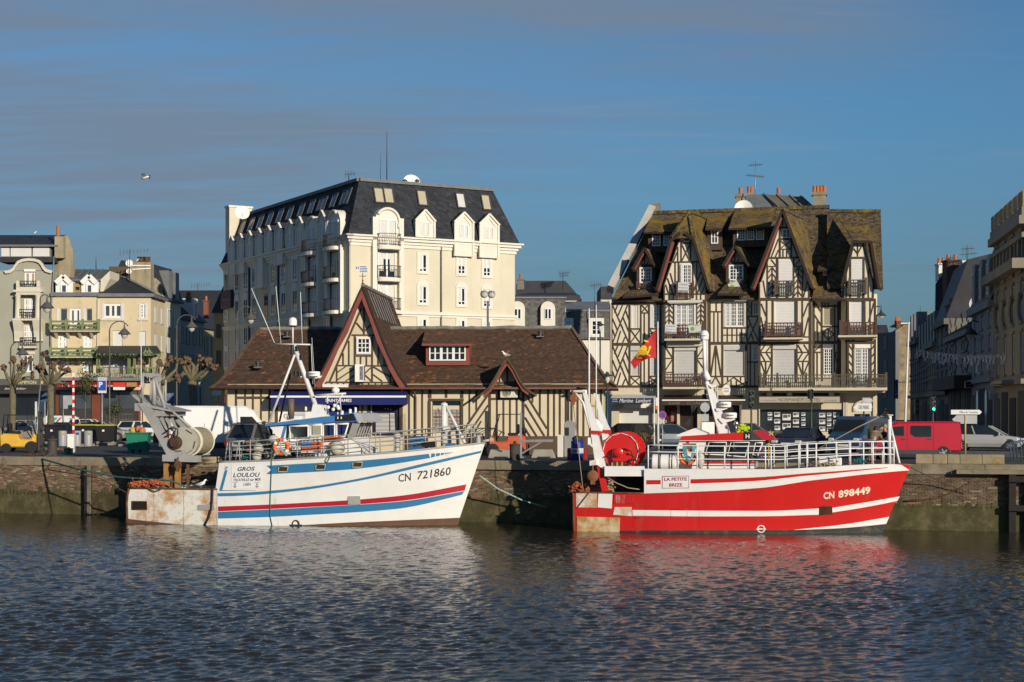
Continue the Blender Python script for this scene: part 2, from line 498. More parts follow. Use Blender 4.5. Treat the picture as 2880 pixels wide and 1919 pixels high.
M_curtain=mat('net_curtain',(.62,.6,.56),.9,var=.1,vs=6)
M_gn=mat('green_iron',(.035,.06,.04),.5,var=.2)
M_gi=mat('grey_iron',(.1,.095,.085),.5,var=.2)
M_lampglass=mat('lamp_glass',(.55,.53,.48),.2,var=.03)
M_red=mat('red_paint',(.55,.025,.02),.45,var=.08)
M_orange=mat('orange_plastic',(.75,.13,.03),.5,var=.08)
M_blue=mat('blue_paint',(.02,.05,.25),.45,var=.08)
M_ink=mat('dark_lettering',(.03,.03,.035),.7,var=.02)
M_inkw=mat('white_lettering',(.75,.73,.68),.7,var=.02)
M_rope_green=mat('green_rope',(.03,.13,.12),.9,var=.3,vs=20)
M_rope_pale=mat('pale_rope',(.3,.42,.36),.9,var=.2,vs=20)
M_rope_dark=mat('dark_rope',(.06,.045,.03),.95,var=.3,vs=20)
M_rope_tan=mat('tan_rope',(.36,.28,.17),.95,var=.3,vs=20)
# --- quay line, ground, water
QW=Frame(1440,72.3,-15.1)
def quay(u,z,off=0.):return QW.at(u,z,off)
b=MB()
p0,p1=quay(-140,GZ,-.9),quay(110,GZ,-.9)
b.poly([p0,p1,Vector((700,60,GZ)),Vector((2500,900,GZ)),Vector((2500,5000,GZ)),Vector((-2500,5000,GZ)),Vector((-2500,900,GZ)),Vector((-700,100,GZ))])
tag(b.build('quay_ground',M_asphalt),kind='structure')
def make_water():
 ys=[-60.,-20.,4.,12.]
 y=20.
 while y<92:ys.append(y);y+=.052+.0014*(y-20)
 ys=np.array(ys);n_in=720
 S=np.concatenate(([-30,-6,-2.2],np.linspace(-1,1,n_in),[2.2,6,30]))
 X=S[None,:]*(.36*np.maximum(ys,20)+5)[:,None];Y=np.repeat(ys[:,None],len(S),1)
 Zw=np.zeros_like(X)
 rg=np.random.RandomState(3)
 for i in range(70):
  lam=.19*(4.2**(rg.rand()**1.25))
  th=R(-80)+rg.normal(0,.6)
  k=2*math.pi/lam
  amp=.0175*lam**.8*(.6+.8*rg.rand())
  Zw+=amp*.3*np.sin(k*(X*math.cos(th)+Y*math.sin(th))+rg.rand()*6.28+1.9*np.sin(.33*X+.4*Y*rg.rand()+rg.rand()*6)+1.5*np.sin(.55*Y+rg.rand()*6-.25*X))
 quay_y=72.3-.27*X
 lee=np.clip((quay_y-Y-2)/24.,0.,1.)
 patch=.75+.35*np.sin(.12*X+1.3*np.sin(.09*Y))*np.sin(.16*Y+.07*X)
 Zw*=(.3+.9*lee)*patch
 inner=(np.abs(S)<=1)[None,:]&(Y>15)
 Zw*=inner
 nx,ny=len(S),len(ys)
 co=np.stack([X,Y,Zw],-1).reshape(-1,3).astype(np.float32)
 idx=np.arange(nx*ny).reshape(ny,nx)
 q=np.stack([idx[:-1,:-1],idx[:-1,1:],idx[1:,1:],idx[1:,:-1]],-1).reshape(-1,4)
 me=bpy.data.meshes.new('water')
 me.vertices.add(len(co));me.vertices.foreach_set('co',co.ravel())
 me.loops.add(q.size);me.loops.foreach_set('vertex_index',q.ravel().astype(np.int32))
 me.polygons.add(len(q));me.polygons.foreach_set('loop_start',np.arange(0,q.size,4,dtype=np.int32))
 me.polygons.foreach_set('use_smooth',np.ones(len(q),dtype=bool))
 me.update(calc_edges=True)
 m=bpy.data.materials.new('harbour_water');m.use_nodes=True
 n,l=m.node_tree.nodes,m.node_tree.links
 bs=n['Principled BSDF'];bs.inputs['Base Color'].default_value=(.022,.021,.014,1)
 bs.inputs['Roughness'].default_value=.05;bs.inputs['IOR'].default_value=1.33
 bs.inputs['Specular IOR Level'].default_value=.5
 g=n.new('ShaderNodeNewGeometry');t=n.new('ShaderNodeTexNoise');t.inputs['Scale'].default_value=9;t.inputs['Detail'].default_value=5
 l.new(g.outputs['Position'],t.inputs['Vector'])
 bp=n.new('ShaderNodeBump');bp.inputs['Strength'].default_value=.35;bp.inputs['Distance'].default_value=.03
 l.new(t.outputs[0],bp.inputs['Height']);l.new(bp.outputs[0],bs.inputs['Normal'])
 me.materials.append(m)
 o=bpy.data.objects.new('water',me);SC.collection.objects.link(o)
 tag(o,kind='structure')
make_water()
# --- quay wall
UL,UR=-75.,60.
qwall=thing('quay_wall','long old brick quay wall with stone capping above the brown water','wall',quay(0,0))
b=MB()
b.quad(quay(UL,1.05,0),quay(UR,1.05,0),quay(UR,2.4,0),quay(UL,2.4,0))
b.build('mortar_face',M_mortar,qwall)
b=MB()
b.quad(quay(UL,-1.,.035),quay(UR,-1.,.035),quay(UR,1.,.035),quay(UL,1.,.035))
b.quad(quay(UL,1.,.035),quay(UR,1.,.035),quay(UR,1.05,0.),quay(UL,1.05,0.))
b.build('algae_face',M_algae,qwall)
b=MB();rg=np.random.RandomState(9)
for i in range(330):u=-33+i*.2;h=1.04+.1*math.sin(u*.9)+rg.rand()**3*.5;b.prism([quay(u,.96,0.),quay(u+.3,.96,0),quay(u+.22,h,0),quay(u+.07,h+.03,0)],QW.N*.042)
b.build('algae_fringe',M_algae,qwall,kind='stuff')
rg=np.random.RandomState(5)
u=UL
while u<UR:
 L=rg.uniform(1.1,1.9)
 c=quay(u+L/2,2.6+rg.uniform(-.004,.004),-.42+rg.uniform(-.01,.012))
 if-34<u<26:o=piece('capstone',M_cap,c,(L-.018,1.,.41),QW.rot,qwall)
 u+=L
b=MB();QW.slab(b,(UL,2.39,-33,2.8),-.92,1.);QW.slab(b,(27,2.39,UR,2.8),-.92,1.);b.build('cap_course',M_cap,qwall)
M_brick=tile_mat('brick',moss=(.075,.068,.03),mlo=.52,mhi=.66,msc=1.1)
M_brick1=mat('brick_single',(.15,.095,.06),.9,var=.5,vs=3.,bump=.3)
M_brick2=mat('brick_dark',(.1,.07,.05),.9,var=.5,vs=3.,bump=.3)
bb=MB();bb.col=[]
n_single=0;zc_=1.06;k=0
while zc_<2.36:
 u=-33.+(k%2)*.12
 while u<34:
  d=rg.uniform(.01,.035);hz=rg.uniform(.05,.062);L=rg.uniform(.19,.222)
  miss=rg.rand()<.05+.25*max(0,.5-(zc_-1.06))*(math.sin(u*1.3)>0)
  if not miss:
   c=quay(u+L/2,zc_+hz/2,d/2)
   if n_single<300 and 16.6<u<21 and 1.2<zc_:
    piece('brick',M_brick1 if rg.rand()<.6 else M_brick2,c,(L,d+.01,hz),QW.rot,qwall);n_single+=1
   else:
    n0=len(bb.v);bb.box(c,(L,d,hz),QW.rot)
    t=rg.rand();base=np.array([.17,.105,.066])*(.55+.75*t)
    if rg.rand()<.08:base=np.array([.3,.26,.2])
    bb.col+=[(*base,1)]*8
  u+=.24
 zc_+=.074;k+=1
bb.build('brick_courses',M_brick,qwall,kind='stuff')
MB().tube([quay(-5.6,2.36,.04),quay(22,2.38,.04)],.025,5).build('service_pipe',M_dst,qwall)
def pile(px,py0,off,w,name,label,grp=None):
 u=QW.uz(px,1400)[0];t=thing(name,label,'pile',quay(u,0,off),0,grp)
 z=QW.uz(px,py0,off)[1]
 QW.sl((u-w/2,-1.2,u+w/2,z-.06),off-w/2,w).build('post',M_blackwood,t,bevel=.02)
 QW.sl((u+w*.12,-1.,u+w*.52,z),off-w*.1,w*.66).build('lighter_face',M_greywood,t)  # paler slab puts the post's lighter right face into the colour
 for q in(z-.5,.6):QW.sl((u-w*.55,q,u+w*.55,q+.08),off-w*.55,w*1.12).build('iron_band',M_ru,t)
 return t
pile(255,1309,.25,.3,'mooring_pile','tall black timber pile against the quay wall behind the trailing blue rope')
ff=thing('timber_fender','dark timber fender frame at the far right end of the quay wall','fender',quay(QW.uz(2820,1400)[0],0,.3))
for i,px in enumerate((2846,2905)):
 u=QW.uz(px,1400)[0];QW.sl((u-.15,-1.2,u+.15,2.5),.12,.3).build('post',M_blackwood,ff,bevel=.02)
for z in(.9,2.1):QW.sl((QW.uz(2836,1400)[0],z,QW.uz(2960,1400)[0],z+.24),.43,.12).build('waling',M_blackwood,ff)
QW.sl((QW.uz(2690,1330)[0],2.42,QW.uz(2960,1330)[0],2.6),.02,.45).build('ledge',M_cap,ff)
b=MB();pts=[quay(QW.uz(px,1350)[0],QW.uz(px,py)[1],.1)for px,py in((2545,1409),(2590,1407),(2650,1398),(2690,1378),(2740,1358))]
b.tube(pts,.03,5);tag(b.build('mooring_chain',M_ru),'rusty chain sagging along the brick wall right of the red boat','chain')
pp=thing('stone_parapet','low lichened stone parapet on the quay edge in front of the red van','parapet',quay(QW.uz(2600,1310)[0],GZ))
M_parapet=mat('parapet_stone',(.3,.25,.155),.9,var=.3,vs=1.6,bump=.5,bs=14,dirt=((.2,.15,.03),.54,.7,1.8))
for a,e in((2574,2622),(2623,2663),(2664,2698),(2699,2760),(2761,2824)):
 ua,ue=QW.uz(a,1300)[0],QW.uz(e,1300)[0]
 QW.sl((ua,GZ+.004,ue+.012,GZ+.42),-.75,.68).build('stone_block',M_parapet,pp,bevel=.03)
def strip(fr_px,d0,d1,x0,x1,z,m,name):
 b=MB();b.quad(Vector((x0,d0,z)),Vector((x1,d0,z)),Vector((x1,d1,z)),Vector((x0,d1,z)));tag(b.build(name,m),kind='structure')
NCF=Frame(2100,100.,-11.)
b=MB();NCF.slab(b,(-40,GZ-.05,12,GZ+.13),-.4,5.);tag(b.build('pavement',M_pave),kind='structure')
b=MB();NCF.slab(b,(-40,GZ-.05,12,GZ+.14),4.601,.18);tag(b.build('kerb',M_kerb),kind='structure')
b=MB();b.box((-48,158,GZ+.05),(70,12,.2));tag(b.build('pavement',M_pave),kind='structure')
pa,pb=gd(205,1258),gd(325,1249)
b=MB();dv=Vector((.15,1,0)).normalized()
b.prism([pa,pb,pb+dv*7,pa+dv*7],(0,0,.16));tag(b.build('bin_platform',M_kerb),kind='structure')
b=MB()
def mark(p,q,w):
 p,q=Vector(p),Vector(q);d=(q-p).normalized();s_=Vector((-d.y,d.x,0))*w/2;z=Vector((0,0,.004))
 b.quad(p-s_+z,q-s_+z,q+s_+z,p+s_+z)
mark(gd(326,1250),gd(366,1256),.12)
for i in range(5):mark(gd(2690+8*i,1268+3.2*i),gd(2850+8*i,1272+3.2*i),.25)
mark(gd(700,1275),gd(1000,1282),.1)
tag(b.build('road_markings',M_roadpaint),kind='structure')
# --- timbered shop hall on the quay (long low building with the steep gable)
from mathutils import noise as mnoise
M_sjwall=mat('cream_render',(.6,.52,.37),.9,var=.08,vs=.7,bump=.15,bs=30)
M_timber=mat('brown_timber',(.085,.055,.032),.8,var=.25,vs=3,bump=.3,bs=25)
M_barge=mat('oxblood_board',(.21,.055,.042),.7,var=.1,vs=2)
M_plinth=mat('brown_plinth',(.095,.06,.036),.8,var=.15,vs=1)
M_navy=mat('navy_canvas',(.008,.014,.11),.8,var=.15,vs=1.2)
M_shopblue=mat('blue_panel',(.012,.024,.17),.5,var=.1)
M_darkblue=mat('midnight_panel',(.01,.01,.03),.5,var=.15)
M_tile_sj=tile_mat('clay_tile_brown')
M_copper=mat('copper_pipe',(.17,.075,.045),.6,metal=.2,var=.25,vs=4)
M_cement=mat('ridge_cement',(.2,.19,.165),.95,var=.35,vs=2.5,bump=.6,bs=8)
SJ=Frame(1170,83.,-4.)
sj=thing('market_hall','long low half-timbered hall with brown tiled roof and steep oxblood-edged gable on the quay','building',SJ.at(0,GZ))
Za=conv(740,860,3.564);Zb=conv(560,760,3.136);Zc=conv(1100,860,3.267)
zeave=SJ.uz(1170,1093,.65)[1];zridge=SJ.uz(1170,926,-4.6)[1]
uLw,uRw=SJ.uz(640,1150)[0],SJ.uz(1697,1150)[0]
holes=[SJ.rect(782,1138,879,1228),SJ.rect(915,1138,1003,1228),SJ.rect(1046,1138,1131,1226),SJ.rect(1215,1129,1295,1228)]
b=MB();wholes(b,SJ,(uLw,GZ-.1,uRw,zeave+.25),holes,.14)
for u in(uLw,uRw):
 b.quad(SJ.at(u,GZ-.1,0),SJ.at(u,zeave+.25,0),SJ.at(u,zeave+.25,-9),SJ.at(u,GZ-.1,-9))
b.quad(SJ.at(uLw,GZ-.1,-9),SJ.at(uRw,GZ-.1,-9),SJ.at(uRw,zeave+.25,-9),SJ.at(uLw,zeave+.25,-9))
b.build('wall',M_sjwall,sj)
for a,e in((uLw,holes[0][0]-.08),(holes[0][2]+.08,holes[1][0]-.08),(holes[1][2]+.08,holes[2][0]-.2),(holes[2][2]+.15,holes[3][0]-.2),(holes[3][2]+.2,uRw)):
 if e>a:SJ.sl((a,GZ-.1,e,SJ.uz(1600,1227)[1]),-.02,.06).build('plinth',M_plinth,sj)
PROF=[(0,0),(.12,.06),(.24,.15),(.38,.29),(.55,.48),(1,1)]
uLe,uRe=SJ.uz(592,1090,.65)[0],SJ.uz(1738,1098,.65)[0]
uLr,uRr=SJ.uz(729,926,-4.6)[0],SJ.uz(1608,926,-4.6)[0]
def rp(k,side):
 t,f=PROF[k];z=zeave+(zridge-zeave)*f
 u=uLe+(uLr-uLe)*t if side[0]=='L' else uRe+(uRr-uRe)*t
 off=.65+(-4.6-.65)*t if side[1]=='f' else-9.85+(-4.6+9.85)*t
 return SJ.at(u,z,off)
def tone_sj(rng,p):
 q=mnoise.noise(V3((p.x*.55,p.z*1.1,p.y*.55)));q2=mnoise.noise(V3((p.x*2.2+9,p.z*5.,3.1)))
 t=rng.rand();c=np.array([.105,.063,.043])*(.7+.55*t)
 if q2+.75*q>.5 and rng.rand()<.6:c=np.array([.27,.115,.058])*(.55+.6*rng.rand())
 elif rng.rand()<.01:c=np.array([.24,.1,.05])
 elif rng.rand()<.05:c=np.array([.085,.065,.05])
 return c
b=MB();b.col=[]
for k in range(len(PROF)-1):
 tiles(b,[rp(k,'Lf'),rp(k,'Rf'),rp(k+1,'Rf'),rp(k+1,'Lf')],(0,.3,1),.17,.115,tone_sj,seed=k)
 tiles(b,[rp(k,'Rf'),rp(k,'Rb'),rp(k+1,'Rb'),rp(k+1,'Rf')],(-.3,0,1),.17,.115,tone_sj,seed=k+20)
 tiles(b,[rp(k,'Lb'),rp(k,'Lf'),rp(k+1,'Lf'),rp(k+1,'Lb')],(.3,0,1),.17,.115,tone_sj,seed=k+30)
b.build('roof_tiles',M_tile_sj,sj,kind='stuff')
M_under=mat('roof_underlay',(.03,.02,.015),.9)
b=MB()
for k in range(len(PROF)-1):
 for s,e in(('Lf','Rf'),('Rf','Rb'),('Rb','Lb'),('Lb','Lf')):
  b.quad(rp(k,s),rp(k,e),rp(k+1,e),rp(k+1,s))
b.quad(rp(0,'Lf'),rp(0,'Lb'),rp(0,'Rb'),rp(0,'Rf'))
b.build('roof',M_under,sj)
rg=np.random.RandomState(11)
b=MB()
pts=[SJ.at(uLr+(uRr-uLr)*i/60,zridge+.05+rg.uniform(-.02,.03),-4.6)for i in range(61)]
b.tube(pts,[.11+rg.uniform(-.02,.03)for _ in pts],6);b.build('ridge_cap',M_cement,sj)
b=MB()
for s in('Rf','Lf'):
 for k in range(len(PROF)-1):
  n=max(3,int((rp(k,s)-rp(k+1,s)).length/.22))
  for i in range(n):
   a_,e_=rp(k,s).lerp(rp(k+1,s),i/n),rp(k,s).lerp(rp(k+1,s),(i+.8)/n)
   b.bar(a_+V3((0,0,.05)),e_+V3((0,0,.08)),.16,.05)
b.build('hip_tiles',mat('hip_tile',(.13,.08,.055),.9,var=.4,vs=6),sj,kind='stuff')
MB().tube([rp(0,'Lf')+SJ.N*.06,rp(0,'Rf')+SJ.N*.06],.06,6).build('gutter',M_copper,sj)
for px,side in((637,-1),(1168,1)):
 x0=SJ.pt(px,1093,.7);b=MB()
 if side<0:b.tube([SJ.pt(628,1092,.6),SJ.pt(632,1106,.3),SJ.pt(637,1120,.12),SJ.pt(637,1180,.12),SJ.at(SJ.uz(637,1200)[0],GZ,.12)],.055,6)
 else:b.tube([SJ.pt(1163,1093,.6),SJ.pt(1166,1108,.25),SJ.pt(1169,1118,.1),SJ.pt(1169,1200,.1),SJ.at(SJ.uz(1169,1200)[0],GZ,.1)],.05,6)
 b.build('downpipe',M_copper,sj)
def beams(fr,parent,Z,k,rows,off=0.,m=None,th=.05):
 for q in rows:
  x0,y0,x1,y1,w=q if len(q)>4 else(q[0],q[1],q[0],q[2],q[3])
  (a,c),(d,e)=Z(x0,y0),Z(x1,y1)
  fr.beam(parent,m or M_timber,a,c,d,e,w/k,off+random.uniform(0,.008),th)
beams(SJ,sj,Zb,3.136,[(328,1040,1470,16),(408,1040,1470,13),(477,1040,1470,13),(548,1040,1470,13),(622,1040,1470,15),(684,1185,1470,22),(328,1125,690,1125,20),(690,1040,1180,14),(750,1040,1088,13),(822,1040,1088,13),(893,1040,1088,13),(968,1040,1088,13),(1108,1185,1470,22),(1398,1185,1470,20),(1440,1190,1470,12),(1500,1185,1470,30),(1782,1185,1470,30)])
beams(SJ,sj,Zc,3.267,[(168,762,1200,13),(288,762,1198,13),(357,762,850,30),(345,866,668,866,22),(508,762,845,20),(652,780,850,26),(352,876,1200,26),(651,876,1195,24),(722,764,1060,12),(785,764,960,12),(895,815,665,1150,18),(895,912,702,1195,14),(830,1060,750,1195,12),(908,780,1200,20),(1215,790,1200,22),(920,856,1204,856,18),(975,868,1200,13),(1035,868,1200,13),(1095,868,1200,13),(1157,868,1200,13),(1232,800,1435,1130,14),(1232,905,1412,1200,14),(1232,1025,1340,1200,14),(1232,1125,1278,1200,14),(1302,768,890,12),(1370,768,1010,13),(1446,768,1200,14),(1500,768,1200,14),(1553,768,1200,14),(1612,768,1200,22),(1661,768,1200,14),(1716,768,1200,14),(1770,768,1200,14),(1830,768,1200,12),(1890,768,1200,14),(1932,768,1215,14)])
# ---- the main gable
gL=[(1019,806),(1007,830),(994,860),(964.5,927),(942,972),(919.6,1017),(901,1053.6),(884,1082)]
gR=[(1019,806),(1031,838),(1051.5,892),(1074,952),(1090.7,993),(1107.6,1028),(1124,1057),(1147,1090)]
GO=.55
wl_=[(x+8,y+6)for x,y in gL[1:]];wr_=[(x-8,y+6)for x,y in gR[1:]]
MB().prism([SJ.pt(x,y,-.2)for x,y in[(1019,824)]+wr_+[(1130,1097),(900,1092)]+wl_[::-1]],SJ.N*.203).build('gable_wall',M_sjwall,sj)
for side,pts in(('l',gL),('r',gR)):
 sg=1 if side=='l' else-1
 outer=[(x+sg*1.,y+4)for x,y in pts]
 wid=[8,10,9,12,9,12,13,16]
 inner=[(x+sg*wid[i],y+7+(14 if i==0 else 0))for i,(x,y)in enumerate(outer)]
 inner[0]=(1019,836)
 MB().prism([SJ.pt(x,y,GO-.06)for x,y in outer+inner[::-1]],SJ.N*.06).build('bargeboard',M_barge,sj)
bt=MB();bu=MB()
DEP=10.5
for pts in(gL,gR):
 for i in range(len(pts)-1):
  p,q=SJ.pt(*pts[i],GO),SJ.pt(*pts[i+1],GO)
  up=p-q;back=-SJ.N*DEP
  tiles(bt,[q,p,p+back,q+back],up,.17,.115,tone_sj,seed=i+50)
  bu.quad(p,q,q+back,p+back)
  bu.bar(p+SJ.N*.02,q+SJ.N*.02,.06,.09)
bt.build('gable_tiles',M_tile_sj,sj,kind='stuff')
bu.build('gable_roof',M_under,sj)
b=MB();pts=[SJ.pt(1019,806,GO)-SJ.N*(DEP*i/24)+V3((0,0,.04+(.05 if i%2 else 0)))for i in range(25)]
b.tube(pts,[.09+.02*(i%2)for i in range(25)],6);b.build('gable_ridge',M_cement,sj)
for i in range(8):
 a0=SJ.pt(1019,806,GO)-SJ.N*(1.2+i*.95);s0=SJ.pt(*gR[1],GO)-SJ.N*(1.2+i*.95);e0=SJ.pt(*gR[2],GO)-SJ.N*(1.2+i*.95)
 a1=s0.lerp(a0,.75);e1=e0
 out=SJ.U*.06+V3((0,0,.03))
 MB().bar(a1+out,s0+out,.05,.04).bar(s0+out,e1+out,.05,.04).build('zinc_strip',M_zn,sj)
beams(SJ,sj,Za,3.564,[(632,767,1335,771,14),(752,600,1268,604,12),(890,294,1142,296,13),(1013,20,288,15),(985,30,668,765,16),(1043,60,1318,765,14),(938,172,1013,262,13),(1090,178,1013,262,13),(862,352,596,12),(805,476,598,12),(921,300,765,15),(1095,300,768,15),(1155,340,600,12),(1212,455,600,10),(980,512,596,12),(1038,512,596,12),(928,502,1092,502,16),(740,605,765,12),(1275,608,768,12),(748,668,832,608,11),(748,742,918,628,12),(830,757,918,692,11),(1010,690,1088,616,11),(1010,680,1088,756,11),(1108,612,1270,712,12),(1106,690,1196,758,11)]+[(x,775,x,885,11)for x in(690,750,810,872,938,1000,1062,1130,1195,1262,1322,630)],off=.003)
M_win=mat('white_window_paint',(.76,.75,.73),.5,var=.04)
r=SJ.rect(*Za(938,316),*Za(1083,484));window(SJ,sj,r,0.,M_win,M_g,3,3,.1,.045,.1)
b=MB();r=SJ.rect(*Za(938,592),*Za(1003,765));SJ.slab(b,(r[0],r[1],r[0]+.45,r[3]),.05,.5)
sg=b.build('blade_sign',M_w,sj)
b=MB();SJ.slab(b,(r[0]+.452,r[1]+.06,r[0]+.462,r[3]-.06),.1,.4);SJ.slab(b,(r[0]+.25,r[1]+.1,r[0]+.43,r[3]-.1),.55,.012);b.build('sign_print',mat('faded_print',(.22,.2,.24),.6,var=.6,vs=7),sg)
# ---- dormer with three casements
rW=SJ.rect(*Zc(350,366),*Zc(686,506),-1.55);rF=SJ.rect(*Zc(320,350),*Zc(718,548),-1.55)
b=MB();SJ.slab(b,rF,-3.,1.45);dm=b.build('dormer',M_barge,sj)
for i in range(3):
 w3=(rW[2]-rW[0])/3;window(SJ,sj,(rW[0]+i*w3,rW[1],rW[0]+(i+1)*w3,rW[3]),-1.55,M_win,M_g,2,2,.07,.04,.07)
a_,e_=SJ.pt(*Zc(283,348),-1.2),SJ.pt(*Zc(748,348),-1.2);a2,e2_=SJ.pt(*Zc(310,236),-4.2),SJ.pt(*Zc(770,236),-4.2)
b=MB();b.col=[];tiles(b,[a_,e_,e2_,a2],(0,.5,1),.17,.115,tone_sj,seed=77);b.build('dormer_tiles',M_tile_sj,sj,kind='stuff')
MB().prism([a_,e_,e2_,a2],(0,0,-.08)).bar(a_-SJ.Z*.06,e_-SJ.Z*.06,.05,.12).build('dormer_roof',M_barge,sj)
# ---- small gable over the air conditioner
sL=[(1426,1009),(1408,1036),(1390,1068),(1374,1093),(1356,1108),(1334,1124)];sR=[(1426,1009),(1446,1038),(1460,1066),(1474,1089),(1490,1101),(1508,1113)]
SO=.95
bt=MB();bu=MB()
for pts in(sL,sR):
 for i in range(len(pts)-1):
  p,q=SJ.pt(*pts[i],SO),SJ.pt(*pts[i+1],SO);back=-SJ.N*(4.6 if i<3 else 1.1)
  tiles(bt,[q,p,p+back,q+back],p-q,.17,.115,tone_sj,seed=i+90)
  bu.quad(p,q,q+back,p+back);bu.bar(p,q,.05,.1)
bt.build('gablet_tiles',M_tile_sj,sj,kind='stuff')
bu.build('gablet_roof',M_timber,sj)
for pts,sg in((sL,1),(sR,-1)):
 MB().prism([SJ.pt(x+sg*2,y+4,SO-.1)for x,y in pts[:5]]+[SJ.pt(x+sg*5,y+11,SO-.1)for x,y in pts[:5][::-1]],SJ.N*.05).build('bargeboard',M_barge,sj)
MB().prism([SJ.pt(x,y,-.1)for x,y in((1426,1022),(1382,1088),(1382,1122),(1470,1122),(1470,1088))],SJ.N*.11).build('gablet_wall',M_sjwall,sj)
beams(SJ,sj,Zc,3.267,[(1068,560,700,14),(1000,640,700,10),(1140,650,700,10),(955,708,1175,708,18),(988,720,850,14),(1175,720,850,12)],off=.02)
b=MB()
for x in(1378,1471):b.tube([SJ.pt(x,1100,.1),SJ.pt(x,1085,.85)],.06,4)
b.build('bracket',M_timber,sj,kind='stuff')
ac=thing('air_conditioner','cream air conditioner with round fan grille under the little gable of the hall','air conditioner',SJ.pt(1431,1119,.2))
r=SJ.rect(*Zc(1003,742),*Zc(1163,846),.3);SJ.sl(r,.02,.38).build('case',mat('cream_metal',(.62,.58,.48),.6,var=.05),ac,bevel=.02)
c=SJ.at(r[0]+(r[2]-r[0])*.38,(r[1]+r[3])/2,.402);rr=(r[3]-r[1])*.42
MB().lathe([(rr,0),(rr,.03),(rr*.94,.035),(rr*.94,.01),(0,.012)],c,20,axis=SJ.N).build('fan_ring',mat('cream_metal',(.6,.56,.46)),ac)
b=MB()
for k in range(1,6):b.torus(c+SJ.N*.03,rr*k/6,.008,SJ.N,18,4)
for k in range(6):
 a=k*math.pi/6;b.bar(c+SJ.N*.03+SJ.U*math.cos(a)*rr*.9+SJ.Z*math.sin(a)*rr*.9,c+SJ.N*.03-SJ.U*math.cos(a)*rr*.9-SJ.Z*math.sin(a)*rr*.9,.01,.01)
b.build('fan_grille',M_gi,ac)
# ---- doors and shop panels
def panel(px0,py0,px1,py1,m,name,off=-.12,th=.05):
 b=MB();SJ.slab(b,SJ.rect(px0,py0,px1,py1),off,th);return b.build(name,m,sj)
panel(782,1138,879,1228,M_w,'shop_panel');panel(915,1138,1003,1228,M_shopblue,'shop_panel');dp=panel(1046,1138,1131,1226,M_darkblue,'shop_panel')
def stripes(x0,y0,x1,y1,n,m,sleeve=None,gap=.5,parent=sj,off=-.068):
 b=MB();h=(y1-y0)/n
 for i in range(n):
  y=y0+i*h;dip=0
  SJ.slab(b,SJ.rect(x0,y,x1,y+h*gap),off,.006)
  if sleeve:SJ.slab(b,SJ.rect(sleeve[0]+(1.2 if i<5 else 2.2),y-(1.5 if i<3 else 0),sleeve[1]+i*.12,y-(1.5 if i<3 else 0)+h*gap),off,.006)
 b.build('striped_jersey',m,parent,kind='stuff');return o
stripes(1056.5,1164,1094,1220,15,M_inkw,(1095,1109))
stripes(825,1158,858,1186,8,mat('stripe_ink',(.12,.06,.14)),gap=.35)
b=MB()
for x in(1081,1089,1097):SJ.slab(b,SJ.rect(x,1148+(x-1081)*.22,x+3.5,1150.5+(x-1081)*.22),-.068,.006)
b.build('button_print',M_inkw,sj,kind='stuff')
b=MB();SJ.slab(b,SJ.rect(1217,1141,1294,1228),-.12,.06);dd=b.build('door',M_sjwall,sj)
SJ.sl(SJ.rect(1217,1130,1294,1141),-.12,.03).build('fanlight',M_g,sj)
for x0,x1 in((387,470),(525,635)):
 r=SJ.rect(*Zc(x0,955),*Zc(x1,1155));b=MB();SJ.slab(b,r,-.075,.025);pn=b.build('door_pane',M_g,dd)
 c2=MB()
 for i in range(16):
  z=r[1]+(r[3]-r[1])*(i+.3)/16;SJ.slab(c2,(r[0],z,r[2],z+.03),-.05,.008)
 c2.build('shutter_slats',M_ow,dd,kind='stuff')
 c2=MB()
 for f in(.3,.72):SJ.slab(c2,(r[0]+(r[2]-r[0])*f-.02,r[1],r[0]+(r[2]-r[0])*f+.02,r[3]),-.044,.008)
 for f in(.35,.65):SJ.slab(c2,(r[0],r[1]+(r[3]-r[1])*f,r[2],r[1]+(r[3]-r[1])*f+.04),-.044,.008)
 c2.build('red_bands',M_barge,dd,kind='stuff')
 # ---- the blue awning with its lettering
AO=1.
r=SJ.rect(762,1108,1140,1139,AO);aw=thing('shop_awning','long navy blue awning with white band and white lettering across the hall front','awning',SJ.at((r[0]+r[2])/2,r[1],.5))
zt=r[3];zb=r[1];zw0,zw1=SJ.uz(950,1118.5,AO)[1],SJ.uz(950,1113,AO)[1]
MB().prism([SJ.at(r[0],zt+.3,.05),SJ.at(r[0],zw1,AO),SJ.at(r[0],zb,AO),SJ.at(r[0],zb+.04,.05)],SJ.U*(r[2]-r[0])).build('canopy',M_navy,aw)
SJ.sl((r[0]-.04,zw0,r[2]+.04,zw1),AO-.01,.03).build('white_band',M_w,aw)
x0,z0,x1,z1=SJ.rect(915.5,1122.3,989,1133.5,AO)
letter('SAINT JAMES',aw,M_inkw,lambda x,y:SJ.at(x0+(x1-x0)*x,z0+(z1-z0)*y,AO+.012),bold=.018)
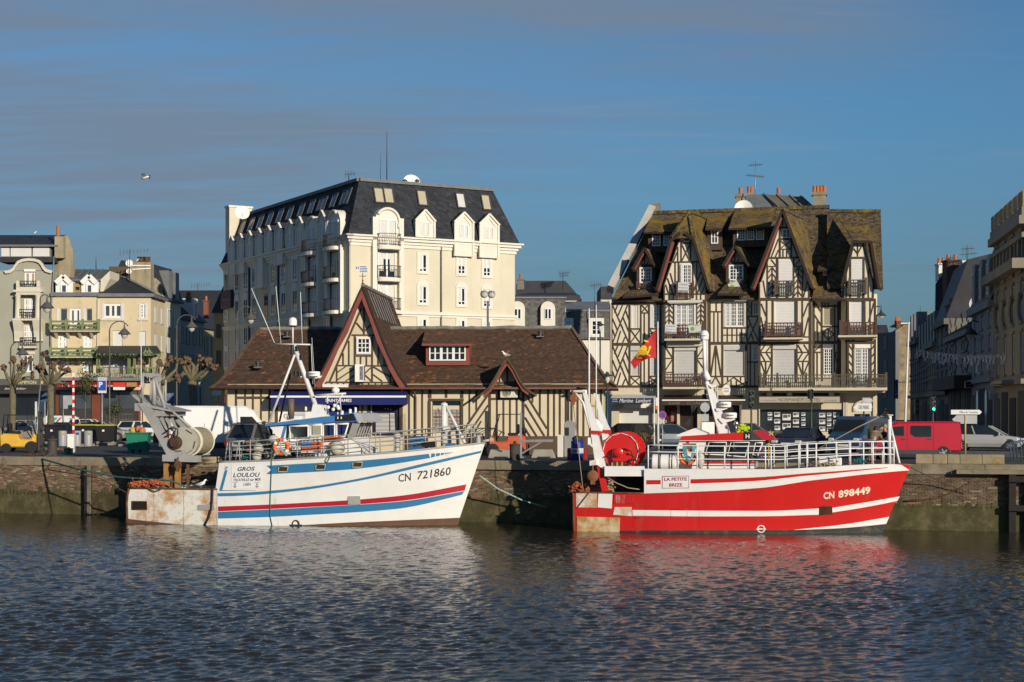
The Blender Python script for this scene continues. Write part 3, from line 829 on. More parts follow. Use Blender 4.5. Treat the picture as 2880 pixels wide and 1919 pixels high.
# ---- roof vents, weather vane
def vent(px,py,off,label):
 p=SJ.pt(px,py,off);t=thing('roof_vent',label,'vent',p-SJ.Z*.1)
 MB().box(p+SJ.Z*-.02-SJ.N*.1,(.4,.4,.05),SJ.rot).build('flashing',M_zn,t)
 MB().lathe([(.1,-.05),(.1,.18),(.16,.18),(.16,.26),(.05,.3)],p,10).build('cowl',M_dst,t)
vent(807,947,-3.5,'small roof vent high on the brown tiles above the left wing of the hall')
vent(725,1032,-1.,'small roof vent low on the brown tiles at the left hip of the hall')
vent(1519,946,-3.6,'small dark roof vent near the ridge on the right half of the brown hall roof')
wv=thing('weather_vane','weather vane with a blue and white striped jersey on top of the steep gable','weather vane',SJ.pt(1020,806,GO-.1))
b=MB();p0=SJ.pt(1020,806,GO-.1);z1=SJ.uz(1020,768,GO-.1)[1];b.tube([p0,V3((p0.x,p0.y,z1))],.022,6);b.ball(p0+SJ.Z*.15,.07,8);b.ball(p0+SJ.Z*.3,.05,8);b.build('pole',M_ru,wv)
b=MB();q=SJ.pt(1020,777,GO-.1);b.bar(q-SJ.U*.18,q+SJ.U*.18,.03,.03);b.bar(q-SJ.N*.18,q+SJ.N*.18,.03,.03)
b.build('compass_arms',M_ru,wv)
b=MB();b2=MB();r=SJ.rect(1012,747,1034,768,GO-.1);h=(r[3]-r[1])/9
for i in range(9):SJ.slab(b if i%2==0 else b2,(r[0]+(.05 if i in(0,8)else 0),r[1]+i*h,r[2]-(.08 if i>6 else .02),r[1]+(i+1)*h),GO-.115,.03)
r2=SJ.rect(1001,750,1012,757,GO-.1)
for i in range(4):SJ.slab(b if i%2 else b2,(r2[0]+(r2[2]-r2[0])*i/4,r2[1],r2[0]+(r2[2]-r2[0])*(i+1)/4,r2[3]),GO-.115,.03)
jr=b.build('jersey',M_w,wv);b2.build('jersey_stripes',mat('jersey_blue',(.03,.09,.32)),jr)
# --- tall half-timbered corner house
M_ncwall=mat('pale_cream_render',(.68,.61,.47),.9,var=.09,vs=.6,bump=.12,bs=30)
M_nt=mat('dark_timber',(.072,.048,.031),.8,var=.25,vs=3,bump=.3,bs=25)
M_rw=mat('balcony_wood',(.085,.042,.028),.75,var=.2,vs=4)
M_railgrey=mat('balcony_wood_grey',(.095,.078,.055),.8,var=.2,vs=4)
M_roller=mat('roller_shutter',(.5,.49,.47),.6,var=.04,vs=3)
M_rollerw=mat('white_roller_shutter',(.68,.66,.63),.6,var=.03,vs=3)
M_sh=mat('white_shutter',(.62,.61,.58),.6,var=.05)
M_stone=mat('pale_shop_stone',(.56,.49,.36),.85,var=.08,vs=1)
M_tile_nc=tile_mat('lichened_tile',moss=(.25,.16,.025),mlo=.52,mhi=.7,msc=.75)
M_tile_moss=tile_mat('mossy_tile',moss=(.27,.175,.025),mlo=.43,mhi=.64,msc=.9)
NC=NCF
nc=thing('timbered_house','tall half-timbered corner house with mossy tiled gables and wooden balconies behind the red boat','building',NC.at(0,GZ))
N1=conv(1700,570,5.6);N2=conv(2090,560,5.407);N3=conv(1700,840,5.6);N4=conv(2090,840,5.6);N5=conv(1700,1080,5.8825);N6=conv(2090,1080,5.739)
def plane_pt(px,py,q,n):
 d=V3(((px-CX)/F,1,(HY-py)/F));e=V3((0,0,EYE));return e+d*((V3(q)-e).dot(n)/d.dot(n))
def roof_plane(fr,z0,off0,z1,off1):
 v=(fr.Z*(z1-z0)+fr.N*(off1-off0)).normalized();n=fr.U.cross(v).normalized();q=fr.at(0,z0,off0)
 return lambda px,py:plane_pt(px,py,q,n)
def tone_nc(rng,p):
 t=rng.rand();g=rng.rand()*.3
 return np.array([.1+.03*g,.074+.03*g,.047+.02*g])*(.55+.95*t)
ze=NC.uz(2100,842,.35)[1];zr=NC.uz(2100,596,-4.3)[1]
RP=roof_plane(NC,ze,.35,zr,-4.3)
ze2=NC.uz(2440,812,.7)[1];zr2=NC.uz(2440,600,-3.2)[1]
RP2=roof_plane(NC,ze2,.7,zr2,-3.2)
mroof=[RP(1721,843),RP(1838,603),RP(2333,586),RP(2368,835)]
uA,uZ=NC.uz(1720,1000)[0],NC.uz(2467,1000)[0]
bt=MB()
tiles(bt,[mroof[0],mroof[3],mroof[2],mroof[1]],(0,.3,1),.19,.13,tone_nc,seed=1)
tiles(bt,[RP2(2326,812),RP2(2484,813),RP2(2477,599),RP2(2326,598)],(0,.3,1),.19,.13,tone_nc,seed=2)
bt.build('roof_tiles',M_tile_nc,nc,kind='stuff')
b=MB();dn=V3((0,0,-.04));b.poly([p+dn for p in mroof]);b.poly([p+dn for p in(RP2(2326,812),RP2(2484,813),RP2(2477,599),RP2(2326,598))])
bk=[p-NC.N*9. for p in(mroof[0],mroof[3])]
b.poly([mroof[1],mroof[2],bk[1],bk[0]]);b.poly([mroof[0],mroof[1],bk[0]]);b.poly([mroof[3],mroof[2],bk[1]])
r_=b.build('roof',M_under,nc)
def ridge(a,e,n,rad=.13,m=None):
 b=MB()
 for i in range(n):
  p,q=a.lerp(e,i/n),a.lerp(e,(i+.93)/n);b.bar(p,q,rad*2,rad*1.6);b.bar(q,a.lerp(e,(i+1)/n),rad*2.3,rad*2)
 b.build('ridge_tiles',m or M_tile_ridge,nc,kind='stuff')
M_tile_ridge=mat('ridge_tile',(.085,.068,.04),.9,var=.5,vs=4,dirt=((.22,.15,.02),.5,.65,2))
ridge(RP(1838,603)+NC.Z*.1,RP(2333,586)+NC.Z*.1,34);ridge(RP2(2326,598)+NC.Z*.1,RP2(2477,599)+NC.Z*.1,10)
b=MB();p,q=RP(1717,815),RP(1834,588)
b.bar(p+NC.N*.1,q+NC.N*.1,.45,.7,0,NC.N);b.build('party_wall_coping',mat('weathered_white',(.42,.41,.38),.8,var=.2,vs=1.2),nc)
b=MB();q=RP(1840,600);b.box(q+NC.Z*.1-NC.N*.4,(.7,.9,1.1),NC.rot);b.build('coping_block',M_cement,nc)
def wallrect(px0,px1,z0,z1,off,holes,depth=.16,m=None):
 b=MB();wholes(b,NC,(NC.uz(px0,1000,off)[0],z0,NC.uz(px1,1000,off)[0],z1),holes,depth,off);return b
Zg1=NC.uz(2100,1092)[1]
ztop=ze+.25
H={}
def hole(k,Z,x0,y0,x1,y1,off=0.):
 H[k]=NC.rect(*Z(x0,y0),*Z(x1,y1),off);return H[k]
hA=[hole('A1',N3,435,98,530,466),hole('A2',N3,720,95,860,462),hole('A3',N3,415,750,550,1212),hole('A4',N3,715,750,850,1212),hole('C1',N3,1885,60,2225,442),hole('C2',N3,1880,742,2200,1212),hole('C3',N4,160,65,237,245),hole('C4',N4,150,750,228,975),hole('E1',N4,1272,145,1424,418),hole('E2',N4,1255,725,1420,1192)]
b=MB();wholes(b,NC,(uA,Zg1,uZ,ztop),hA,.16)
for u in(uA,uZ):b.quad(NC.at(u,GZ,0),NC.at(u,ztop,0),NC.at(u,ztop,-9),NC.at(u,GZ,-9))
b.quad(NC.at(uA,GZ,-9),NC.at(uZ,GZ,-9),NC.at(uZ,ztop,-9),NC.at(uA,ztop,-9))
b.build('wall',M_ncwall,nc)
BO,DO,FO=.6,.8,.9
def bay(px0,px1,off,holes,ztop_,name='bay_wall',lo=None):
 u0,u1=NC.uz(px0,1000,off)[0],NC.uz(px1,1000,off)[0];zl=Zg1 if lo is None else lo
 b=MB();wholes(b,NC,(u0,zl,u1,ztop_),holes,.16,off)
 for u in(u0,u1):b.quad(NC.at(u,zl,off),NC.at(u,ztop_,off),NC.at(u,ztop_,-.1),NC.at(u,zl,-.1))
 b.quad(NC.at(u0,zl,off),NC.at(u1,zl,off),NC.at(u1,zl,-.1),NC.at(u0,zl,-.1))
 b.quad(NC.at(u0,ztop_,off),NC.at(u1,ztop_,off),NC.at(u1,ztop_,-.1),NC.at(u0,ztop_,-.1))
 return b.build(name,M_ncwall,nc)
bay(1866.5,1987,BO,[hole('B1',N3,1105,85,1442,600,BO),hole('B2',N3,1100,748,1444,1300,BO)],NC.uz(1925,843,BO)[1])
bay(2133,2284,DO,[hole('D1',N4,498,42,838,560,DO),hole('D2',N4,473,726,837,1330,DO)],NC.uz(2200,838,DO)[1])
bay(2383,2464,FO,[hole('F1',N4,1673,42,1900,540,FO),hole('F2',N4,1757,722,2005,1330,FO)],NC.uz(2420,838,FO)[1])
b=MB();u0,u1=NC.uz(2362,1000,0.)[0],NC.uz(2383,1000,FO)[0];zt_=NC.uz(2420,838,FO)[1]
b.quad(NC.at(u0,Zg1,.02),NC.at(u1,Zg1,FO),NC.at(u1,zt_,FO),NC.at(u0,zt_,.02));b.build('bay_wall',M_ncwall,nc)
for f in(.12,.9):
 p=NC.at(u0+(u1-u0)*f,0,.04+FO*f);MB().bar(p+NC.Z*Zg1,p+NC.Z*zt_,.18,.06,0,NC.N).build('timber',M_nt,nc)
def nb(Z,k,rows,off=0.):beams(NC,nc,Z,k,rows,off,M_nt,.05)
def lattice(x0,y0,x1,y1):
 w,h=x1-x0,y1-y0
 L=[(0,0,1,1),(.93,0.,0,1),(.32,0,.12,.2),(.62,0,.34,.28),(0.,.36,.3,.66),(0.,.64,.14,.82),(.82,.16,1,.38),(.64,.32,1,.7),(.5,.68,.28,1),(.78,.84,.62,1),(.5,.5,.62,.6)]
 return[(x0+a*w,y0+c*h,x0+d*w,y0+e*h,15)for a,c,d,e in L]
def herr(xa,xb,y0,y1,n):
 c=(xa+xb)/2;st=(y1-y0)/n;L=[(c,y0,c,y1,14)]
 for i in range(n):
  y=y0+i*st;L+=[(c,y,xa,y+st*.85,13),(c,y,xb,y+st*.85,13)]
 return L
def X(x0,y0,x1,y1,w=14):return[(x0,y0,x1,y1,w),(x1,y0,x0,y1,w)]
nb(N3,5.6,[(118,70,1370,22),(400,70,1370,26),(577,90,1370,20),(705,90,1370,20),(884,70,1370,30),(110,80,935,80,40),(110,720,935,718,44),(110,1384,935,1384,34),(412,477,566,477,22),(716,474,870,474,20),(412,1224,566,1224,20),(716,1224,870,1224,20),(588,226,696,226,18),(632,236,698,15),(632,742,1368,15)]+lattice(132,100,388,698)+lattice(132,744,388,1366)+X(414,490,564,696)+X(718,488,872,696)+X(590,100,694,216)+X(414,1236,564,1366)+X(718,1236,872,1366))
nb(N3,5.6,[(950,20,1370,30),(1095,75,640,20),(1455,75,640,20),(1590,20,1370,36),(1088,742,1300,24),(1456,742,1300,26),(940,62,1600,62,26),(940,720,1600,720,40),(945,942,1076,942,16),(1468,942,1575,942,16),(962,762,1076,930,14),(1076,958,958,1140,14),(1572,762,1468,922,14),(1468,962,1572,1110,14),(960,1160,1078,1160,14),(940,1384,1600,1384,34)]+herr(962,1084,90,400,4)+herr(1468,1578,90,400,4),BO)
nb(N3,5.6,[(1665,60,1370,20),(1858,60,684,26),(1765,60,200,16),(1730,215,684,14),(1792,215,684,14),(1665,207,1850,207,20),(1650,705,2420,698,44),(1650,1386,2420,1386,34),(1870,462,2262,462,24),(1940,478,682,14),(2015,478,682,14),(2090,478,682,14),(2165,478,682,14),(2240,478,682,18),(1870,575,2240,575,14),(1752,740,1678,1215,18),(1760,740,1842,1215,18),(1756,800,1216,13),(1862,730,1370,26),(1665,1226,2240,1226,20),(1750,1240,1680,1368,14),(1762,1240,1836,1368,14),(2040,1240,1880,1368,15),(2040,1240,2215,1368,15),(2000,1290,1368,14),(2084,1290,1368,14),(1945,1240,1300,14),(2150,1240,1300,14),(2228,730,1370,24)])
nb(N4,5.6,[(60,40,1370,22),(132,60,260,20),(70,280,240,280,22),(66,1000,240,1000,18),(112,720,1370,20),(180,1010,1370,14),(80,70,105,150,12),(75,150,108,240,12)]+X(74,296,240,668,15)+[(112,400,74,470,13),(130,560,165,668,13)])
nb(N4,5.6,[(260,20,1370,34),(376,36,680,22),(470,36,600,26),(850,36,600,24),(936,36,600,20),(1062,20,1370,40),(245,14,1085,12,40),(245,700,1085,694,42),(280,606,1045,604,18),(276,850,452,850,17),(276,990,452,990,17),(862,846,1042,846,17),(862,988,1042,988,17),(458,722,1300,24),(850,722,1300,22),(290,80,366,280,16),(284,290,350,590,16),(1032,70,948,290,16),(1036,290,962,590,16),(350,728,282,836,15),(448,738,366,842,15),(284,866,348,980,15),(372,862,448,972,15),(286,1004,352,1190,15),(446,1004,372,1190,15),(361,1000,1360,17),(868,732,932,840,15),(960,726,1036,840,15),(940,858,870,972,15),(1036,860,952,980,15),(868,1004,936,1190,15),(1036,1004,962,1190,15),(945,1000,1360,17)],DO)
nb(N4,5.6,[(1120,40,1370,18),(1172,350,668,18),(1242,60,1300,24),(1440,90,668,22),(1436,720,1300,22),(1500,60,1300,36),(1090,690,1510,690,46),(1252,122,1485,122,26),(1252,440,1485,440,24),(1132,70,1238,212,18),(1118,240,1236,430,18),(1262,560,1332,466,14),(1332,466,1426,560,14),(1426,560,1340,660,14),(1262,560,1340,660,14),(1341,466,660,14),(1226,732,1124,834,15),(1118,846,1236,846,20),(1170,856,1300,18),(1446,848,1490,848,18),(1340,66,110,20),(1290,66,110,16)])
nb(N4,5.6,[(1655,30,1330,28),(1915,36,600,30),(2004,36,600,16),(2082,20,1330,26),(1735,600,1330,22),(2014,600,1330,24),(1645,690,2095,690,50),(1645,20,2090,20,40),(2066,60,1985,360,16),(1645,598,2095,598,12)]+[(1668,730+125*i,1726,810+125*i,15)for i in range(5)]+[(2074,730+125*i,2026,800+125*i,15)for i in range(5)],FO)
nb(N4,5.6,[(1520,720,840,16)]+X(1452,866,1520,1240,15))
# ---- gables
def tri_wall(pts,off,name='gable_wall',back=.9):
 b=MB();b.prism([NC.pt(x,y,off-back)if False else NC.pt(x,y,off)-NC.N*back for x,y in pts],NC.N*back);return b.build(name,M_ncwall,nc)
tri_wall([N1(1200,560),N1(1385,560),N1(1600,1330),N1(1600,1545),(1866.5,845),N1(935,1310)],BO,back=2.4)
tri_wall([N2(612,190),N2(985,1230),N2(1010,1530),N2(240,1530),N2(262,1250)],DO,back=2.4)
tri_wall([N2(1700,632),N2(1862,632),N2(1985,1280),N2(1985,1530),N2(1500,1530),N2(1508,1350)],FO,back=2.4)
GB=V3((math.sin(R(25)),math.cos(R(25)),0))
def slope(pts,depth,off,m=M_tile_moss,seed=0,front=True,skip=None):
 bt=MB();b=MB()
 for i in range(len(pts)-1):
  p,q=NC.pt(*pts[i],off),NC.pt(*pts[i+1],off);back=GB*depth
  tiles(bt,[q,p,p+back,q+back],p-q,.19,.13,tone_nc,seed=seed+i)
  b.prism([p,q,q+back,p+back],V3((0,0,-.1)));b.bar(p+NC.N*.02,q+NC.N*.02,.08,.16)
 bt.build('gable_tiles',m,nc,kind='stuff');b.build('gable_roof',M_under,nc)
def verge(pts,off,w=.05):
 b=MB()
 for i in range(len(pts)-1):
  p,q=NC.pt(*pts[i],off),NC.pt(*pts[i+1],off);b.bar(p,q,.05,.24)
 b.build('bargeboard',M_barge,nc)
G2A=NC.pt(1938,598,-.3)
G2L,G2R=(1888,672),(1949,669)
slope([G2L,(1846,817)],4.5,1.1,seed=5);slope([G2R,(1994,815)],4.5,1.1,seed=6)
pL,pR=NC.pt(*G2L,1.1),NC.pt(*G2R,1.1);bkv=GB*4.
bt2=MB()
tiles(bt2,[pL,pR,G2A],(0,.5,1),.19,.13,tone_nc,seed=7)
tiles(bt2,[pR,pR+bkv,G2A+bkv,G2A],G2A-pR,.19,.13,tone_nc,seed=8);tiles(bt2,[pL+bkv,pL,G2A,G2A+bkv],G2A-pL,.19,.13,tone_nc,seed=9)
bt2.build('hip_roof_tiles',M_tile_moss,nc,kind='stuff')
MB().poly([pL+dn,pR+dn,G2A+dn]).poly([pR+dn,pR+bkv+dn,G2A+bkv+dn,G2A+dn]).poly([pL+bkv+dn,pL+dn,G2A+dn,G2A+bkv+dn]).bar(pL-NC.Z*.1,NC.pt(1912,656,1.12),.07,.2).bar(NC.pt(1928,655,1.12),pR-NC.Z*.1,.07,.2).build('hip_roof',M_under,nc)
for p_ in(pL,pR):ridge(p_+NC.Z*.06,G2A+NC.Z*.06,9,.1)
ridge(G2A+NC.Z*.06,G2A+bkv*.9+NC.Z*.06,9,.11)
verge([(1892,680),(1850,818)],.98)
slope([(2201,589),(2114,812)],5.2,1.3,M_tile_nc,seed=15);slope([(2201,589),(2283,808)],5.2,1.3,M_tile_moss,seed=16)
ridge(NC.pt(2201,589,1.3),NC.pt(2201,589,1.3)+GB*4.6,10,.12);verge([(2196,610),(2119,812)],1.18)
G5L,G5R=(2400,676),(2449,678);G5T=NC.pt(2356,609,-2.6)
slope([G5L,(2367,806)],4.5,1.3,M_tile_nc,seed=21);slope([G5R,(2472,812)],.75,1.3,M_tile_nc,seed=22)
pL,pR=NC.pt(*G5L,1.3),NC.pt(*G5R,1.3);bkv=GB*4.
bt2=MB();tiles(bt2,[pL,pR,G5T+NC.U*0.],(0,.5,1),.19,.13,tone_nc,seed=24);bkv=GB*1.2
tiles(bt2,[pL+bkv,pL,G5T],(0,.2,1),.19,.13,tone_nc,seed=26)
bt2.build('hip_roof_tiles',M_tile_moss,nc,kind='stuff')
MB().poly([pL+dn,pR+dn,G5T+dn]).poly([pR+dn,pR+bkv+dn,G5T+dn]).poly([pL+bkv+dn,pL+dn,G5T+dn]).bar(pL-NC.Z*.08,pR-NC.Z*.08,.1,.16).build('hip_roof',M_under,nc)
verge([(2446,684),(2468,812)],1.18)
nb(N1,5.6,[(1180,590,945,1290,15),(1395,620,1590,1290,15),(1000,940,1480,932,22),(940,1442,1606,1442,20),(930,1550,1606,1550,30),(1212,600,930,16),(1356,600,930,20),(1160,700,930,14),(1118,950,1430,16),(1172,950,1430,20),(1392,940,1430,26),(1452,950,1430,16),(1150,780,1090,930,13),(1040,1110,1130,1420,15),(998,1190,1075,1432,15),(968,1290,1012,1432,14),(1510,1090,1412,1400,15),(1545,1190,1470,1432,15),(1585,1290,1530,1432,14),(1022,1452,1536,15),(1086,1452,1536,15),(1456,1452,1536,15),(1520,1452,1536,15),(1212,640,1356,640,20),(945,1300,1540,20),(1600,1330,1540,20)]+X(1222,660,1346,922,15),BO)
nb(N2,5.407,[(604,240,272,1260,16),(636,240,985,1240,16),(352,897,880,890,26),(392,1025,506,1025,14),(776,1025,896,1025,14),(572,764,720,764,14),(560,612,740,612,26),(236,1525,1020,1525,44),(563,420,890,24),(730,600,890,22),(522,910,1500,28),(768,910,1500,24),(372,980,1500,16),(906,1000,1500,16),(612,775,886,13),(667,775,886,13),(545,600,432,886,14),(545,770,492,886,14),(742,640,828,886,14),(430,920,504,1015,14),(862,920,784,1015,14),(308,1240,352,1490,14),(975,1250,925,1490,14),(600,330,420,14),(655,330,420,14),(560,436,700,436,22),(250,1270,1500,20),(1005,1250,1500,20)]+X(572,636,718,754,13)+herr(384,506,1040,1490,5)+herr(782,896,1040,1490,5),DO)
nb(N2,5.407,[(1700,645,1512,1360,18),(1815,650,1980,1290,16),(1650,895,1856,895,32),(1745,640,872,14),(1688,755,1745,835,14),(1815,700,1745,835,14),(1632,920,1500,20),(1832,905,1500,32),(1572,1110,1500,16),(1908,1060,1500,16),(1500,1525,1985,1525,44),(1520,1360,1500,22),(1978,1290,1500,24)],FO)
# ---- dormers
def dormer(win,apex,fl,fr_,seed,woff=-.25,rail=None):
 x0,y0,x1,y1=win;o_=woff
 r=NC.rect(x0,y0,x1,y1,o_)
 b=MB();NC.slab(b,(r[0]-.18,r[1]-.35,r[2]+.18,r[3]+.12),o_-2.6,2.59)
 b.prism([NC.pt(apex[0]+.5,apex[1]+9,o_-.01),NC.pt(fl[0]+8,y0-2,o_-.01),NC.pt(fr_[0]-8,y0-2,o_-.01)],-NC.N*.3)
 b.build('dormer',M_ncwall,nc)
 for s_ in(r[0]-.09,r[2]+.09):piece('timber',M_nt,NC.at(s_,(r[1]+r[3])/2,o_+.02),(.18,.05,r[3]-r[1]+.4),NC.rot,nc)
 piece('timber',M_nt,NC.at((r[0]+r[2])/2,r[3]+.09,o_+.03),(r[2]-r[0]+.9,.06,.16),NC.rot,nc)
 NC.beam(nc,M_nt,apex[0],apex[1]+10,apex[0],y0-4,3.2,o_,.05)
 NC.beam(nc,M_nt,apex[0]-11,y0-14,apex[0]-2,y0-4,2.6,o_,.05);NC.beam(nc,M_nt,apex[0]+11,y0-14,apex[0]+2,y0-4,2.6,o_,.05)
 slope([apex,fl],2.6,o_+.7,seed=seed);slope([apex,fr_],2.6,o_+.7,seed=seed+1);verge([(apex[0]-2,apex[1]+9),(fl[0]+4,fl[1]-1)],o_+.6)
 window(NC,nc,r,o_+.01,M_win,M_gb,4,4,.1,.035,.07)
dormer((1799,752,1834,797),(1812.5,698),(1779,758),(1846,756),31);dormer((2050,745,2091,790),(2066.5,691),(2033,749),(2107,749),34)
def shed(win_list,roofq,woff,seed,m=M_tile_moss):
 xs0,ys0,xs1,ys1=min(w[0]for w in win_list),min(w[1]for w in win_list),max(w[2]for w in win_list),max(w[3]for w in win_list)
 r=NC.rect(xs0,ys0,xs1,ys1,woff);NC.sl((r[0]-.25,r[1]-.4,r[2]+.25,r[3]+.1),woff-2.4,2.39).build('dormer',M_nt,nc)
 for i,w in enumerate(win_list):window(NC,nc,NC.rect(*w,woff),woff+.01,M_win,M_gb,*((3,4)if len(w)>3 and w[2]-w[0]>21 else(2,2)),.07,.03,.06)
 a_,e_=NC.pt(*roofq[0],woff+.6),NC.pt(*roofq[1],woff+.6);f_,g_=RP(*roofq[2]),RP(*roofq[3])
 lift=V3((0,0,.12));f_,g_=f_+lift,g_+lift
 bt=MB();tiles(bt,[a_,e_,f_,g_],(0,.5,1),.19,.13,tone_nc,seed=seed);bt.build('dormer_tiles',m,nc,kind='stuff')
 MB().prism([a_,e_,f_,g_],V3((0,0,-.1))).build('dormer_roof',M_under,nc)
shed([(1834,654,1858,693),(1866,654,1888,692)],[(1810,653),(1898,653),(1920,619),(1830,622)],-1.4,41)
shed([(2000,647,2020,686)],[(1984,645),(2030,644),(2050,612),(1990,615)],-1.9,42)
shed([(2073,644,2097,677),(2100,643,2122,676),(2126,642,2149,675)],[(2049,643),(2165,640),(2182,596),(2066,600)],-1.6,43)
shed([(2315,761,2330,776)],[(2299,760),(2337,757),(2330,737),(2308,737)],-.5,44,M_tile_nc)
for(a,e,f_,g_,sd)in(((1752,835),(1853,829),(1850,812),(1776,815),51),((2018,827),(2102,828),(2098,800),(2040,803),52),((2284,841),(2378,842),(2362,806),(2290,806),53)):
 bt=MB();q=[NC.pt(*a,1.),NC.pt(*e,1.),NC.pt(*f_,.2),NC.pt(*g_,.2)]
 tiles(bt,q,(0,.5,1),.19,.13,tone_nc,seed=sd);bt.build('eyebrow_tiles',M_tile_nc,nc,kind='stuff')
 MB().prism(q,V3((0,0,-.1))).build('eyebrow_roof',M_under,nc)
b=MB();p=NC.pt(1720,845,.5);b.tube([NC.pt(1722,846,.45),NC.pt(1866,843,.45)],.07,6);b.build('gutter',M_nt,nc)
MB().tube([NC.pt(1987,843,.45),NC.pt(2133,841,.45)],.07,6).build('gutter',M_nt,nc)
for px,y0,y1,m in((1717.5,850,1110,M_stone),(1995,846,1090,M_nt),(2286.5,850,1090,M_nt)):
 MB().tube([NC.pt(px-6,y0-6,.5),NC.pt(px,y0+8,.14),NC.pt(px,y1,.14)],.055,6).build('downpipe',m,nc)
 # ---- windows and shutters in the walls
def roller(r,off,m=M_roller,box=True):
 b=MB();n=int((r[3]-r[1])/.09)
 for i in range(n):NC.slab(b,(r[0],r[1]+(r[3]-r[1])*(i+.04)/n,r[2],r[1]+(r[3]-r[1])*(i+.96)/n),off-.13,.035)
 b.build('roller_shutter',m,nc,kind='stuff')
 if box:NC.sl((r[0]-.04,r[3]-.28,r[2]+.04,r[3]),off-.1,.14).build('shutter_box',m,nc)
roller(H['A3'],0);roller(H['A4'],0);roller(H['C2'],0);roller(H['B2'],BO);roller(H['D1'],DO,M_rollerw,False);roller(H['D2'],DO,M_roller);roller(H['F1'],FO,M_rollerw,False);roller(H['E1'],0,mat('tan_shutter',(.33,.29,.21)),False)
def shut(r,f0,f1,off=0.,m=M_sh,name='shutter'):
 b=MB();NC.slab(b,(r[0]+(r[2]-r[0])*f0,r[1],r[0]+(r[2]-r[0])*f1,r[3]),off-.1,.05);return b.build(name,m,nc)
def sub(r,f0,f1,g0=0.,g1=1.):return(r[0]+(r[2]-r[0])*f0,r[1]+(r[3]-r[1])*g0,r[0]+(r[2]-r[0])*f1,r[1]+(r[3]-r[1])*g1)
shut(H['A1'],0,.48);shut(H['A1'],.52,1);shut(H['A2'],0,.33,.12);window(NC,nc,sub(H['A2'],.34,1),-.12,M_win,M_gb,4,6,.05,.03,.06)
shut(H['B1'],0,.1,BO+.1);shut(H['B1'],.9,1,BO+.1);window(NC,nc,sub(H['B1'],.1,.3),BO-.1,M_win,M_gb,2,7,.04,.03,.06)
for f0,f1 in((.3,.58),(.6,.88)):window(NC,nc,sub(H['B1'],f0,f1),BO-.1,M_win,M_gb,3,7,.08,.03,.06)
shut(H['C1'],0,.05,.08);shut(H['C1'],.93,1,.08)
for f0,f1 in((.06,.28),(.29,.59),(.6,.92)):window(NC,nc,sub(H['C1'],f0,f1),-.1,M_win,M_gb,3,6,.07,.03,.06)
window(NC,nc,H['C3'],-.1,M_win,M_gb,2,4,.05,.03,.05);window(NC,nc,H['C4'],-.1,M_win,M_gb,2,4,.07,.03,.05)
window(NC,nc,sub(H['E2'],.08,1,0,.86),-.1,M_win,M_gb,4,8,.06,.03,.06);NC.sl(sub(H['E2'],0,1,.86,1),-.1,.16).build('shutter_box',M_w,nc)
for f0,f1 in((.04,.44),(.46,.84)):window(NC,nc,sub(H['F2'],f0,f1,0,.9),FO-.1,M_win,M_g,3,10,.06,.035,.06)
NC.sl(sub(H['F2'],0,1,.9,1),FO-.1,.16).build('shutter_box',M_w,nc)
r=NC.rect(*N1(1200,972),*N1(1376,1272),BO);shut(r,0,.2,BO+.12);window(NC,nc,sub(r,.2,1),BO+.01,M_win,M_gb,4,5,.07,.03,.06)
window(NC,nc,NC.rect(*N1(1252,500),*N1(1342,622),BO),BO+.01,M_win,M_gb,2,2,.06,.03,.05)
def roller_flat(r,off,m):
 b=MB();n=int((r[3]-r[1])/.09)
 for i in range(n):NC.slab(b,(r[0],r[1]+(r[3]-r[1])*(i+.04)/n,r[2],r[1]+(r[3]-r[1])*(i+.96)/n),off,.025)
 b.build('roller_shutter',m,nc,kind='stuff')
roller_flat(NC.rect(*N2(540,925),*N2(756,1470),DO),DO+.005,M_rollerw);roller_flat(NC.rect(*N2(1645,915),*N2(1812,1470),FO),FO+.005,M_rollerw)
window(NC,nc,NC.rect(*N2(597,462),*N2(716,592),DO),DO+.01,M_win,M_gb,2,2,.06,.03,.05)
# ---- balconies
def balcony(x0,y0,x1,y1,fo,wo,m,n,slab=None,posts=(),name='balustrade',bw=.06):
 u0,z0,u1,z1=NC.rect(x0,y0,x1,y1,fo);b=MB()
 NC.slab(b,(u0,z1-.07,u1,z1),fo-.05,.09);NC.slab(b,(u0,z1-.28,u1,z1-.22),fo-.03,.05);NC.slab(b,(u0,z0+.06,u1,z0+.13),fo-.03,.05)
 for i in range(n+1):
  u=u0+(u1-u0)*i/n;NC.slab(b,(u-bw/2,z0+.06,u+bw/2,z1-(.14 if i%2 else .05)),fo-.02,.035)
 for u in(u0,u1):
  s=-1 if u==u0 else 1
  for z in(z1-.035,z1-.25,z0+.1):b.bar(NC.at(u,z,wo),NC.at(u,z,fo),.05,.07)
  k=max(2,int((fo-wo)/.14))
  for i in range(k):p=NC.at(u,0,wo+(fo-wo)*(i+.5)/k);b.bar(p+NC.Z*z0,p+NC.Z*z1,.04,bw)
 for px in(x0,x1,*posts):
  u=NC.uz(px,y0,fo)[0];NC.slab(b,(u-.06,z0,u+.06,z1+.12),fo-.07,.12)
 o=b.build(name,m,nc)
 if slab:
  s0,s1,ya,yb=slab;r=NC.rect(s0,ya,s1,yb,fo+.1);b=MB();NC.slab(b,r,wo-.05,fo+.1-wo+.05);NC.slab(b,(r[0]+.1,r[1]-.12,r[2]-.1,r[1]),wo-.05,(fo-wo)*.7);b.build('balcony_slab',M_stone,nc)
balcony(*N3(955,410),*N3(1550,612),BO+1.,BO,M_rw,22,(*[N3(945,0)[0],N3(1560,0)[0]],N3(0,630)[1],N3(0,660)[1]))
balcony(*N3(932,1182),*N3(1545,1390),BO+1.1,BO,M_rw,22,(N3(918,0)[0],N3(1555,0)[0],N3(0,1392)[1],N3(0,1425)[1]))
